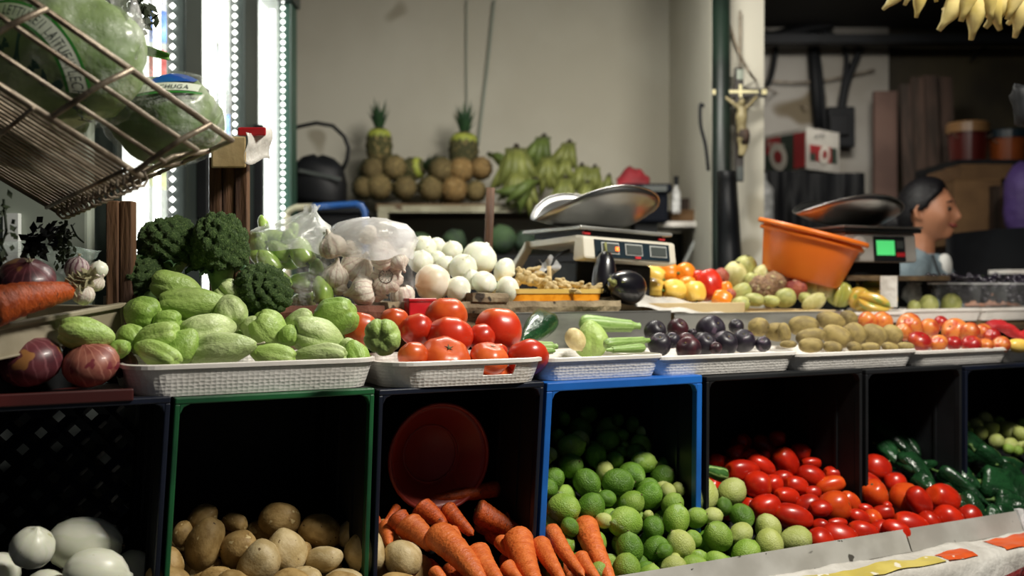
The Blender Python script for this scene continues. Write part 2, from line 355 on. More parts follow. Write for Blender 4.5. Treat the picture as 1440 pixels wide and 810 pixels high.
for k in range(4):
    def prof(n=22):
        o = []
        for i in range(n+1):
            t = i/n; r = .5*max(0, math.sin(math.pi*min(1, t**1.22)))**.62
            o.append((0 if i in (0, n) else r*(1-.34*sm(.55, 0, t)), -.5*math.cos(math.pi*t)))
        return o
    def fn(a, t, p, k=k):
        lob = abs(math.sin(2.5*a+k)); d = .05+.30*sm(.35, 1, t)*(.55+.45*math.sin(3.7*k+2.1*a)**2)
        q = (1-d*(1-lob)**2.6)*(1+.15*nz(p, 1.8, k+40)+.05*nz(p, 5, k))
        return Vector((p.x*q, p.y*q*.9, p.z-.05*sm(.90, 1, t)+.03*lob*sm(.75, .95, t)*sm(1, .95, t)))
    g = G().lathe(prof(), 40, fn)
    proto('chayote%d' % k, 'chayote', g, 'chayote')
    proto('chayote_stem%d' % k, 'chayote', g, 'chayote', ('stem', bent([(0, 0, -.48), (0, -.01, -.54), (.05, -.02, -.62)], [.035, .022, .026]), 'dry_leaf', None))
pr = [(0, -.5), (.2, -.495), (.4, -.46)] + [(.5-.14*sm(0, 1, i/10), -.4+.75*i/10) for i in range(11)] + [(.28, .37), (0, .37)]
fr = lambda a, t, p: Vector((p.x*(1+.03*math.cos(6*a)), p.y*(1+.03*math.cos(6*a)), p.z))*(1+.03*nz(p, 2, 3))
zst = G().lathe([(.27, .36), (.22, .40), (.17, .46), (.20, .5), (0, .5)], 10, lambda a, t, p: Vector((p.x*(1+.15*math.cos(5*a)), p.y*(1+.15*math.cos(5*a)), p.z)))
proto('zucchini', 'zucchini', G().lathe(pr, 24, fr), 'zucchini', ('stem', zst, 'zucchini', 'ribbed green stem end'))
for k in range(2):
    def fn(a, t, p, k=k):
        q = 1-.05*math.exp(-(((a-1) % 6.283)-3)**2*4)
        return Vector((p.x*q, p.y*q, p.z-.1*sm(.88, 1, t)))*(1+.03*nz(p, 1.5, k))
    g = G().lathe(sph(.9, 14), 22, fn); dot = ('stem_scar', G().lathe([(0, .39), (.04, .395), (.04, .42), (0, .425)], 8), 'scar', None)
    proto('plum%d' % k, 'plum', g, 'plum', dot); proto('nectarine%d' % k, 'nectarine', g, 'nectarine', dot)
    proto('guava%d' % k, 'guava', G().lathe(sph(.85, 14), 20, lambda a, t, p: p*(1+.1*nz(p, 1.7, k+60))), 'guava', ('blossom_end', G().lathe([(0, .46), (.07, .48), (.09, .53), (.05, .51), (0, .5)], 8), 'scar', None))
    proto('passion%d' % k, 'passion_fruit', G().lathe(sph(.9, 18), 26, lambda a, t, p: p*(1+.08*nz(p, 4, k+70)+.05*nz(p, 9, k))), 'passion_brown', ('stem_scar', G().lathe([(0, .47), (.05, .48), (.03, .52), (0, .52)], 7), 'scar', None))
    proto('kiwi%d' % k, 'kiwi', G().lathe(sph(.8, 14), 20, lambda a, t, p: p*(1+.06*nz(p, 1.6, k+80))), 'kiwi', ('blossom_end', G().lathe([(0, .47), (.07, .48), (.05, .52), (0, .51)], 8), 'scar', 'dark hard nub'))
for k in range(2):
    def fn(a, t, p, k=k):
        q = (1-(.10+.12*abs(t-.5))*(1-abs(math.sin(2*a+k)))**1.6)*(1+.06*nz(p, 1.5, k))
        return Vector((p.x*q, p.y*q, p.z-.16*sm(.84, 1, t)+.08*sm(.16, 0, t)))
    proto('bell%d' % k, 'bell_pepper', G().lathe(sph(.6, 16), 32, fn), 'bell_yellow', ('stem', bent([(0, 0, .30), (.01, 0, .42), (.05, .02, .52)], [.11, .05, .06], 8), 'calyx', 'green stem'))
sp = G()
for q in range(6):
    a = q*1.047; sp.add([(.1*math.cos(a+.5), .1*math.sin(a+.5), .50), (.33*math.cos(a), .33*math.sin(a), .40), (.1*math.cos(a-.5), .1*math.sin(a-.5), .50), (0, 0, .53)], [(0, 1, 3), (1, 2, 3)])
sp.tube([(0, 0, .47), (.01, .01, .58), (.05, .02, .68)], [.07, .05, .06], 8)
proto('eggplant', 'eggplant', G().lathe([(0, -.5)]+[(.5*math.sin(math.pi*(i/16)**.8)**.7*(1-.12*i/16), -.5*math.cos(math.pi*i/16)) for i in range(1, 16)]+[(0, .5)], 28), 'aubergine', ('calyx', sp, 'stem_tan', 'dull green cap and stem'))
for k in range(2):
    pr = [(0, -.36), (.1, -.37), (.3, -.40), (.45, -.27), (.5, -.1), (.47, .05), (.36, .18), (.2, .27), (.1, .36), (.07, .46), (.06, .5), (0, .5)]
    def fn(a, t, p, k=k):
        q = 1-.12*(1-abs(math.sin(4*a+k)))**2*sm(.95, .5, t)
        return Vector((p.x*q+.06*nz((0, 0, p.z), 3, k)*sm(.6, 1, t), p.y*q, p.z+.04*nz(p, 3, k)))
    rt = G().lathe([(.20, -.41), (.22, -.39), (.18, -.34), (0, -.34)], 10)
    for q in range(22): 
        a = q*2.4; rr = .17*math.sqrt(q/22); rt.tube([(rr*math.cos(a), rr*math.sin(a), -.34), (rr*1.5*math.cos(a), rr*1.5*math.sin(a), -.42-.02*(q % 3))], [.012, .006], 4)
    proto('garlic%d' % k, 'garlic_bulb', G().lathe(pr, 32, fn), 'garlic', ('roots', rt, 'garlic_root', 'brown dried roots'))
for k in range(3):
    pr = [(0, -.48), (.05, -.47), (.2, -.44), (.36, -.34), (.47, -.17), (.5, 0), (.47, .17), (.36, .33), (.2, .43), (.08, .475), (.05, .52), (0, .53)]
    g = G().lathe(pr, 26, lambda a, t, p: Vector((p.x, p.y, p.z))*(1+.05*nz(p, 1.4, k+11)+.012*math.cos(7*a)))
    nub = ('root_end', G().lathe([(0, -.5), (.05, -.49), (.055, -.46), (0, -.45)], 9), 'garlic_root', None)
    tuft = G()
    for q in range(5): tuft.tube([(.02*math.cos(q), .02*math.sin(q), .49), (.04*math.cos(q*1.3), .04*math.sin(q*1.3), .56), (.09*math.cos(q*1.3+.3), .09*math.sin(q*1.3+.3), .61)], [.02, .018, .006], 5)
    proto('white_onion%d' % k, 'white_onion', g, 'onion_white', nub)
    proto('red_onion%d' % k, 'red_onion', g, 'onion_red', nub, ('dry_neck', tuft, 'dry_leaf', None))
def brocc(seed):
    rr = random.Random(seed); cs = []
    for q in range(72):
        z = 1-2*(q+.5)/72*.80; a = q*2.4; s = math.sqrt(max(0, 1-z*z)); cs.append((Vector((s*math.cos(a), s*math.sin(a), z))*(.40+.04*rr.random()), .082+.035*rr.random()))
    bm = bmesh.new(); bmesh.ops.create_icosphere(bm, subdivisions=6, radius=1)
    for v in bm.verts:
        d = v.co.normalized(); best = .375
        for cc, r in cs:
            b = d.dot(cc); q = b*b-(cc.length_squared-r*r)
            if q > 0: best = max(best, b+math.sqrt(q))
        if d.z < -.35: best *= 1-.5*sm(-.35, -.8, d.z)
        p = d*best; vd = noise.voronoi(p*34+Vector((seed, 0, 0)))[0]
        v.co = p*(1+.05*(vd[1]-vd[0])*2.0-.03)
    g = G(); g.v = [tuple(v.co) for v in bm.verts]; g.f = [tuple(v.index for v in f.verts) for f in bm.faces]; bm.free()
    return g
stalk = G().lathe([(0, -.62), (.15, -.62), (.17, -.5), (.22, -.3), (.32, -.12), (0, -.05)], 14, lambda a, t, p: p*(1+.1*nz(p, 4, 1)))
lvs = []
for q, (a, l) in enumerate([(2.6, .36), (3.6, .30), (5.6, .28)]):
    ca, sa = math.cos(a), math.sin(a); lf = G(); lvs.append(lf)
    lf.grid(lambda u, v: Vector((ca*(.25+u*l)-sa*(v-.5)*.26*math.sin(math.pi*min(1, .15+u*.85)), sa*(.25+u*l)+ca*(v-.5)*.26*math.sin(math.pi*min(1, .15+u*.85)), -.28+.25*u+.04*math.sin(u*9+v*7)-.25*u*u)), 8, 5)
for k in range(2): proto('broccoli%d' % k, 'broccoli', brocc(k+2), 'broccoli', ('stalk', stalk, 'broccoli_stalk', 'pale green stalk'), *[('leaf', q, 'broccoli_leaf', 'grey green leaf') for q in lvs])
for k in range(2):
    pr = [(0, -.5), (.1, -.47)] + [(.5*math.sin((.1+.9*i/12)**.75*math.pi*.62)**.9, -.44+.84*i/12) for i in range(1, 13)] + [(.3, .45), (.12, .44), (0, .42)]
    proto('chili%d' % k, 'pale_chili', G().lathe(pr, 18, lambda a, t, p: Vector((p.x*(1+.08*nz(p, 2, k))+.13*math.sin(p.z*3+k), p.y*(1+.08*nz(p, 2, k+5)), p.z))), 'chili_pale', ('stem', bent([(.12, 0, .42), (.12, .02, .5), (.18, .05, .6)], [.07, .05, .05]), 'calyx', 'green stem'))
for k in range(2):
    g = G(); q = random.Random(k+3)
    g.lathe(sph(.8, 10), 14, lambda a, t, p: Vector((p.x*.62, p.y*.62, p.z))*(1+.2*nz(p, 3, k)))
    for i in range(5):
        a = i*1.9+k; b = Vector((math.cos(a), math.sin(a), .9*(i-2)/2.0)); b0 = Vector((b.x*.1, b.y*.1, b.z*.35)); e = b0+Vector((b.x*.34, b.y*.34, b.z*.12))
        g.tube([b0, b0.lerp(e, .5), b0.lerp(e, .9), e], [.2, .2, .17, .06], 9)
    proto('ginger%d' % k, 'ginger_root', g, 'ginger')
proto('starfruit', 'starfruit', G().lathe([(0, -.5), (.16, -.47), (.33, -.38), (.46, -.2), (.5, 0), (.46, .2), (.33, .38), (.16, .47), (0, .5)], 40,
      lambda a, t, p: Vector((p.x, p.y, 0))*(.36+.64*abs(math.cos(2.5*a))**1.3)+Vector((0, 0, p.z))), 'star_yellow')
for k in range(2):
    def fn(a, t, p): 
        q = 1+.11*math.sin(6*a+p.z*20)*math.sin(6*a-p.z*20)
        return Vector((p.x*q, p.y*q, p.z))
    cr = G(); q = random.Random(k)
    for i in range(26):
        a = i*2.4; l = .50+.46*(i/26); ti = .75-.62*(i/26); b = Vector((.09*math.cos(a), .09*math.sin(a), .44)); d = Vector((math.cos(a)*math.sin(ti), math.sin(a)*math.sin(ti), math.cos(ti)))
        sd = Vector((-math.sin(a), math.cos(a), 0))*.075
        cr.add([b-sd, b+sd, b+d*l*.55-sd*.9, b+d*l*.55+sd*.9, b+d*l+Vector((math.cos(a), math.sin(a), -.4))*.06], [(0, 1, 3, 2), (2, 3, 4)])
    bd = G().lathe([(.46, .20), (.47, .30), (.38, .42), (.34, .42)], 20)
    g = G().lathe(sph(.62, 16), 34, fn)
    proto('pineapple%d' % k, 'pineapple', g, ['pineapple_skin', 'pineapple_gold'][k], ('crown', cr, 'pineapple_leaf', 'spiky dark green crown'))
    proto('banded_pineapple%d' % k, 'pineapple', g, 'pineapple_skin', ('crown', cr, 'pineapple_leaf', 'spiky dark green crown'), ('leaf_band', bd, 'pineapple_band', 'yellow green band round the top'))
def banana_g():   # hangs from the origin, curving: 1 unit long down -z, bulging towards -y
    pts, rs = [], []
    for i in range(13):
        t = i/12; a = (t-.12)*1.35
        pts.append((0, -.30*math.sin(t*math.pi)*1.0-.08*t, -t)); rs.append([.035, .045, .06, .1, .125, .135, .138, .136, .13, .12, .095, .05, .032][i])
    return G().tube(pts, rs, 7)
BAN = {k: banana_g().mesh('banana', MT['banana_'+k], True) for k in ('green', 'deep', 'yellow')}
STUB = G().lathe([(0, -.06), (.10, -.06), (.13, 0), (.09, .1), (.07, .2), (0, .2)], 9).mesh('stalk_stub', MT['banana_stub'], True)

# ------------------------------------------------------------ placing produce
def setmat(o, key):
    if key: o.material_slots[0].link = 'OBJECT'; o.material_slots[0].material = MT[key]
def spawn(key, loc, quat, scale, label, cat, group=None, m=None):
    name, me, parts = PROTO[key]
    o = obj(name, me, None, loc, quat, scale); props(o, label, cat, group); setmat(o, m)
    for n, pm, lb in parts: props(obj(n, pm, o), lb)
    return o
def aim(ang, tilt, spin=None):
    """local z points along image angle ang (degrees, clockwise from right) leaning tilt degrees towards the viewer"""
    a, t = R(ang), R(tilt)
    d = Vector((math.cos(a)*math.cos(t), -math.sin(t), -math.sin(a)*math.cos(t)))
    q = d.to_track_quat('Z', 'Y')
    return q @ Quaternion((0, 0, 1), rnd.uniform(0, 6.28) if spin is None else R(spin))
NTH = 'first second third fourth fifth sixth seventh eighth ninth tenth eleventh twelfth thirteenth fourteenth fifteenth sixteenth'.split()
def autolabel(its, where, band):
    where, frm = where
    """one label each: rows of the heap counted from the front, place in the row from the left"""
    rest = sorted(its, key=lambda i: -i['py']); row = 0
    while rest:
        lim = rest[0]['py']-band; r_ = sorted([i for i in rest if i['py'] >= lim], key=lambda i: i['px']); rest = [i for i in rest if i['py'] < lim]
        for n, i in enumerate(r_):
            rn = 'front row' if row == 0 else ('back row' if not rest else NTH[row]+' row back')
            if not i.get('label'): i['label'] = '%s, %s from %s in %s of %s' % (i['desc'], NTH[n], frm, rn, where) if len(r_) > 1 else '%s, alone in %s of %s' % (i['desc'], rn, where)
        row += 1
def pile(its, pl, cat, group=None, where=None, band=24, k=.86, lim=.07):
    for i in its:
        i['Y0'] = i['Y'] = i.get('fixY') or Yslope(i['px'], i['py'], pl)
        i['ray'] = Vector(((i['px']-CX)/F, 1, -(i['py']-CY)/F))
    for _ in range(40):
        for n, a in enumerate(its):
            for b in its[n+1:]:
                if abs(a['px']-b['px'])+abs(a['py']-b['py']) > 130: continue
                ra = (a['L']+a['W'])/4*a['Y']/F; rb = (b['L']+b['W'])/4*b['Y']/F
                pa, pb = a['ray']*a['Y'], b['ray']*b['Y']; d = (pa-pb).length; T = k*(ra+rb)
                if d < T:
                    e = min(.006, (T-d)*.5)*(1 if a['py'] >= b['py'] else -1); a['Y'] -= e; b['Y'] += e
        for a in its: a['Y'] = max(a['Y0']-lim, min(a['Y0']+lim, a['Y'] + (a['Y0']-a['Y'])*.03))
    if where: autolabel(its, where, band)
    out = []
    for i in its:
        s = i['Y']/F; q = i.get('quat') or aim(i.get('ang', rnd.uniform(0, 360)), i.get('tilt', rnd.uniform(-20, 50)), i.get('spin'))
        W = i['W']*s; L = i['L']*s; D = i.get('D', i['W'])*s
        i['o'] = spawn(i['p'], i['ray']*i['Y']+Vector((0, 0, H)), q, (W, D, L), i['label'], cat, group, i.get('m')); out.append(i['o'])
    return out
def full(o, sc, px, py): return o[0]+px/sc, o[1]+py/sc
def rods(its, pl, cat, group, where=None, band=30):
    """long items lying on the slope: dict p, x1, y1 (tail), x2, y2 (stem end), W, lift in metres"""
    nrm = st(0, -(pl[3]-pl[1]), 0)-st(0, 0, 0); nrm.z = pl[2]-pl[0]; nrm.normalize()
    if where:
        for i in its: i['px'] = (i['x1']+i['x2'])/2; i['py'] = (i['y1']+i['y2'])/2
        autolabel(its, where, band)
    for i in its:
        Y1 = Yslope(i['x1'], i['y1'], pl); Y2 = Yslope(i['x2'], i['y2'], pl)
        A, B = pt(i['x1'], i['y1'], Y1-i.get('lift', 0)), pt(i['x2'], i['y2'], Y2-i.get('lift2', i.get('lift', 0)))
        W = i['W']*(Y1+Y2)/2/F; d = B-A
        q = d.normalized().to_track_quat('Z', 'Y') @ Quaternion((0, 0, 1), i.get('spin', rnd.uniform(0, 6.28)))
        i['o'] = spawn(i['p'], (A+B)/2, q, (W, W, d.length), i['label'], cat, group, i.get('m'))
# ------------------------------------------------------------ the setting
CEIL = 2.74
struct('floor', G().box((.5, 2.6, -.05), (9, 8.4, .1)), MT['concrete'])
struct('ceiling', G().box((.5, 3.4, CEIL+.05), (9, 7.0, .1)), MT['dark_ceiling'])
struct('wall_back', G().box((-1.25, 5.06, CEIL/2), (4.1, .12, CEIL)), MT['wall_paint'])
struct('wall_return', G().box((.895, 4.56, CEIL/2), (.21, 1.22, CEIL)), MT['wall_paint'])
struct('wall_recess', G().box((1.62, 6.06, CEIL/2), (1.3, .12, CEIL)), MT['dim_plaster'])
struct('wall_far', G().box((3.7, 6.1, CEIL/2), (2.9, .12, CEIL)), MT['olive_plaster'])
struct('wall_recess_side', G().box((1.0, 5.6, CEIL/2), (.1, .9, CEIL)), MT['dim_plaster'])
struct('wall_right', G().box((5.05, 4.0, CEIL/2), (.1, 5.6, CEIL)), MT['olive_plaster'])
struct('wall_left', G().box((-3.3, 4.0, CEIL/2), (.1, 5.6, CEIL)), MT['wall_paint'])
struct('trim_lintel', G().box((3.0, 5.75, 2.60), (4.0, .10, .05)), MT['black_plastic'])
struct('trim_ceiling_beam', G().box((2.4, 4.6, 2.69), (2.9, .16, .10)), MT['dark_ceiling'])
g = G().tube([(.815, 3.88, 0), (.815, 3.88, CEIL)], .036, 16)
lone('steel_post', g, MT['green_steel'], 'dark green round steel post in front of the white column', 'post', smooth=True)

# cables and pipes on the recess wall
def cable(pts, r, label, name='cable', m='black_plastic', cat='cable'):
    fine = []
    for i in range(len(pts)-1):
        p0, p1, p2, p3 = [Vector(pts[max(0, min(len(pts)-1, i+k))]) for k in (-1, 0, 1, 2)]
        for q in range(6):
            t = q/6; fine.append(.5*((2*p1)+(-p0+p2)*t+(2*p0-5*p1+4*p2-p3)*t*t+(-p0+3*p1-3*p2+p3)*t**3))
    fine.append(Vector(pts[-1])); return lone(name, G().tube(fine, r, 7), MT[m], label, cat, smooth=True)
P6 = lambda x, y, Y=5.95: pt(x, y, Y)
lone('conduit_pipe', G().tube([P6(1140, 30), P6(1147, 120), P6(1152, 180)], .032, 10), MT['black_plastic'], 'thick black conduit pipe rising straight from the apple carton to the ceiling', 'pipe', smooth=True)
cable([P6(1160, 195), P6(1156, 130), P6(1150, 80), P6(1142, 44)], .018, 'black cable running close along the thick conduit pipe')
cable([P6(1182, 165), P6(1190, 120), P6(1205, 80), P6(1216, 55), P6(1260, 62)], .024, 'thick black cable bending up from the meter box towards the lintel')
cable([P6(1178, 165), P6(1188, 110), P6(1190, 75), P6(1175, 52), P6(1150, 42)], .016, 'thin black cable arching from the meter box to the ceiling tangle')
cable([P6(1092, 48), P6(1090, 80), P6(1084, 110), P6(1074, 128)], .016, 'black cable hanging down towards the crucifix arm')
cable([P6(1060, 40), P6(1080, 52), P6(1110, 46), P6(1140, 40), P6(1170, 35)], .035, 'fat black tangle of cable under the ceiling')
cable([P6(1085, 114), P6(1120, 116), P6(1165, 112), P6(1230, 98)], .006, 'thin grey wire strung level across the recess wall', 'wire', 'wire')
cable([pt(1026, 35, 3.93), pt(1040, 75, 3.93), pt(1062, 112, 3.93), P6(1090, 130), P6(1135, 153)], .005, 'thin grey wire sagging from the white column past the cross', 'wire', 'wire')
cable([pt(1041, 15, 3.93), pt(1041, 60, 3.93), pt(1041, 96, 3.93)], .004, 'thin cord the crucifix hangs from', 'wire', 'wire')
cable([pt(990, 150, 3.9), pt(985, 148, 3.9), pt(985, 175, 3.9), pt(992, 205, 3.9), pt(996, 240, 3.9)], .007, 'thin black cable looping beside the green steel post')
cable([pt(695, 0, 4.97), pt(686, 90, 4.97), pt(672, 205, 4.97)], .007, 'grey cable running down the white wall behind the pineapples', 'cable', 'fridge_grey')
cable([pt(656, 0, 4.98), pt(656, 100, 4.98), pt(657, 170, 4.98)], .004, 'thin pale cord on the white wall above the crowned pineapple', 'cable', 'fridge_grey')
cable([P6(1418, 20), P6(1395, 55), P6(1365, 85)], .008, 'dark slanting cord under the hanging yellow bananas')
t = thing('meter_box', 'black electric meter box on the recess wall beside the apple carton', 'box', P6(1180, 197))
part('housing', G().box(P6(1180, 180, 5.94), (.16, .10, .24)), MT['black_plastic'], t, bevel=.01)
part('cover', G().box(P6(1180, 176, 5.88), (.11, .03, .12)), MT['black_sheet'], t, bevel=.005)

# ------------------------------------------------------------ fridge on the left, its glass doors facing the aisle
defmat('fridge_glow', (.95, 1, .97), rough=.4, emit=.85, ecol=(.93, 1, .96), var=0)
X0 = -.857; Ya, Yb = 2.03, 3.80; ZT = 2.35
t = thing('display_fridge', 'tall lit glass-door display fridge behind the lettuce basket', 'fridge', (X0-.35, (Ya+Yb)/2, 0))
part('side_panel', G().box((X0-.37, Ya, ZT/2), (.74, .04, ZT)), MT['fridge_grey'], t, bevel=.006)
part('side_panel', G().box((X0-.37, Yb, ZT/2), (.74, .04, ZT)), MT['fridge_white'], t, bevel=.006)
part('back_panel', G().box((X0-.72, (Ya+Yb)/2, ZT/2), (.04, Yb-Ya, ZT)), MT['fridge_white'], t)
part('top_panel', G().box((X0-.37, (Ya+Yb)/2, ZT), (.74, Yb-Ya, .06)), MT['fridge_white'], t)
part('base', G().box((X0-.36, (Ya+Yb)/2, .12), (.70, Yb-Ya-.05, .24)), MT['fridge_grey'], t)
part('vent', G().box((-1.055, Ya-.025, 1.17), (.05, .012, .17)), MT['black_plastic'], t, label='dark slot in the side panel')
part('corner_trim', G().box((-1.005, Ya-.028, 1.19), (.03, .014, .26)), MT['fridge_white'], t)
sh = G()
for z in (.75, 1.15, 1.55, 1.95):
    o = part('shelf', G().box((X0-.34, (Ya+Yb)/2, z), (.50, Yb-Ya-.1, .014)), MT['fridge_white'], t)
edges = [(2.06, 2.10), (2.50, 2.64), (3.06, 3.225), (3.70, 3.80)]
for n, (a, b) in enumerate(edges):
    fr = part('door_frame', G().box((X0+.012, (a+b)/2, ZT/2+.1), (.05, b-a, ZT-.3)), MT['fridge_green' if n == 3 else 'fridge_frame'], t, bevel=.006)
    if 0 < n < 3:
        hd = part('handle', G().box((X0+.05, (a+b)/2+.03, 1.52), (.03, .022, .34)), MT['black_plastic'], fr, bevel=.004, label='black door handle')
    ls = G().box((X0-.03, a-.012, ZT/2+.1), (.014, .012, ZT-.5))
    if n == 0: continue
    strip = part('light_strip', ls, MT['led'], t, label='white strip of light beads')
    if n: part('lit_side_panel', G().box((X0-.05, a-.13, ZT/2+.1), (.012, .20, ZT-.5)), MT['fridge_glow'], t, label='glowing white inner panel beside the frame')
    bd = G()
    for i in range(70): bd.lathe([(0, -.008), (.008, 0), (0, .008)], 6, M=Matrix.Translation((X0+.008, a-.010, .55+i*.0255)))
    part('light_bead', bd, MT['led'], strip, kind='stuff')
for a, b in zip(edges, edges[1:]):
    part('glass_door', G().box((X0, (a[1]+b[0])/2, ZT/2+.1), (.008, b[0]-a[1], ZT-.3)), MT['glass'], t, label='clear glass door')
part('door_rail', G().box((X0+.01, (Ya+Yb)/2, .30), (.05, Yb-Ya, .12)), MT['fridge_grey'], t, bevel=.005)
part('kick_rail', G().box((X0+.02, (Ya+Yb)/2, ZT-.05), (.06, Yb-Ya, .14)), MT['fridge_frame'], t, bevel=.005)
for k, (y, z) in enumerate([(2.3, 2.0), (2.85, 2.0), (3.45, 2.0), (2.3, 1.0), (2.85, 1.0), (3.45, 1.0)]):
    area('fridge_lamp', (X0-.06, y, z), (X0-.7, y+.05, z), .06, .7, 2.6, (1, 1, .95))
# bags and packs on the fridge shelves
packs = [(2.86, 1.965, .22, .17, h('3f74c8'), 'blue printed bag on the upper fridge shelf by the middle door'),
         (2.80, 1.805, .10, .07, h('c8342e'), 'small red pack on a fridge shelf below the blue bag'),
         (2.95, 1.56, .26, .20, h('b9c48f'), 'pale green bagged salad on the middle fridge shelf'),
         (2.90, 2.14, .22, .10, h('8db04a'), 'bright green bag at the top of the middle fridge door'),
         (3.52, 1.72, .20, .12, h('4a7fd0'), 'blue pack high behind the far fridge door'),
         (3.55, 1.56, .18, .15, h('b5c58a'), 'pale green pack behind the far fridge door'),
         (3.50, 1.45, .18, .10, h('4a7fd0'), 'blue pack low behind the far fridge door'),
         (2.22, 1.62, .24, .14, h('5d90cc'), 'pale blue bag behind the near fridge door'),
         (2.80, 1.20, .24, .12, h('d9a59a'), 'pinkish pack on the lower fridge shelf')]
for i, (y, z, dy, dz, c, lb) in enumerate(packs):
    defmat('pack%d' % i, c, tuple(min(1, x*1.3) for x in c), .4, ns=14, var=0)
    g = G().lathe(sph(.45, 8), 16, lambda a, t, p: Vector((p.x*.14, p.y*dy, p.z*dz))*(1+.12*nz(p, 3, i)))
    g = G().add(g.v, g.f, Matrix.Translation((X0-.16, y, z)))
    lone('food_pack', g, MT['pack%d' % i], lb, 'food pack', smooth=True)

# ------------------------------------------------------------ the stall table, lip boards and plastic cover
g = lambda a, b, c: G().hexa([st(x, y, z) for x in a for y in b for z in c])
t = thing('stall_table', 'low timber table the crates stand on', 'table', st(.4, .1, 0), TH)
part('table_top', g((-1.0, 2.2), (-.215, .33), (.50, .53)), MT['old_wood'], t)
for sx in (-.95, .4, 1.3, 2.15):
    for ty in (-.15, .28): part('leg', g((sx-.03, sx+.03), (ty-.03, ty+.03), (0, .50)), MT['old_wood'], t)
t = thing('lip_board', 'long scuffed silver-grey board holding back the limes and plum tomatoes', 'board', st(.4, -.11, .53), TH)
def lipseg(a, b): return G().hexa([st(x, *q) for x in (a, b) for q in ((-.157, .634), (-.139, .676), (-.151, .627), (-.131, .673))])
sj = s_of(1256, -.11)
part('panel', lipseg(-1.0, sj-.002), MT['scuffed_metal'], t); part('panel', lipseg(sj+.002, s_of(1412, -.11)), MT['scuffed_metal'], t)
part('batten', g((-1.0, 2.0), (-.148, -.132), (.53, .634)), MT['old_wood'], t)
t = thing('acrylic_guard', 'clear plastic guard piece at the end of the grey lip board', 'guard', st(s_of(1412, -.11), -.11, .62), TH)
part('pane', G().hexa([st(x, *q) for x in (s_of(1414, -.11), 2.1) for q in ((-.155, .63), (-.137, .676), (-.152, .63), (-.134, .676))]), MT['film'], t)
part('edge_strip', G().hexa([st(x, *q) for x in (s_of(1414, -.11), s_of(1422, -.11)) for q in ((-.158, .63), (-.140, .678), (-.150, .63), (-.130, .678))]), MT['film_edge'], t)
# white plastic cover over the table front, with printed panels
defmat('cover_white', h('dcd9d2'), h('c4c0b8'), .35, ns=12, var=0, bump=.5, bs=26)
defmat('cover_red', h('6e1616'), h('3c0d0d'), .5, ns=60, var=0, bump=.3, bs=60)
defmat('print_yellow', h('d6c46a'), h('c2b055'), .4, ns=12, var=0, spots=[(h('e8e2d0'), 30, .66)])
defmat('print_orange', h('e0602c'), h('cc4f22'), .35, ns=12, var=0, spots=[(h('e8e2d0'), 26, .7)])
t = thing('plastic_cover', 'crumpled white plastic sheet over the table front with yellow and orange print', 'plastic sheet', st(.4, -.2, .3), TH)
def cov(u, v):
    x = -1.05+u*3.3; w_ = .006*noise.noise(Vector((x*9, v*5, 2)))+.003*noise.noise(Vector((x*30, v*14, 5)))
    if v < .4: q = v/.4; return st(x, -.150-.077*q, .634-.010*q+w_)
    q = (v-.4)/.6; return st(x, -.229-.012*math.sin(q*2)+w_*1.5, .622-.20*q)
part('sheet', G().grid(cov, 200, 14), MT['cover_white'], t, smooth=True, solid=.003)
def ledge(a, b, m, q0=.45, q1=.95):
    sa, sb = s_of(a, -.20), s_of(b, -.20)
    part('printed_panel', G().grid(lambda u, v: st(sa+(sb-sa)*u, -.150-.077*(q0+(q1-q0)*v), .6355-.010*(q0+(q1-q0)*v)+.0012+.006*noise.noise(Vector(((sa+(sb-sa)*u)*9, (q0+(q1-q0)*v)*.4*5, 2)))+.003*noise.noise(Vector(((sa+(sb-sa)*u)*30, (q0+(q1-q0)*v)*.4*14, 5)))), 60, 8), MT[m], t, smooth=True)
ledge(1120, 1318, 'print_yellow'); ledge(1322, 1362, 'print_orange'); ledge(1402, 1475, 'print_orange', .2, .95)
part('dark_print', G().grid(lambda u, v: st(s_of(1372, -.21)+u*.7, -.2475, .608-.16*v-.03*(1-min(1, u*4))), 30, 6), MT['cover_red'], t, smooth=True, solid=.003, label='dark red printed area')

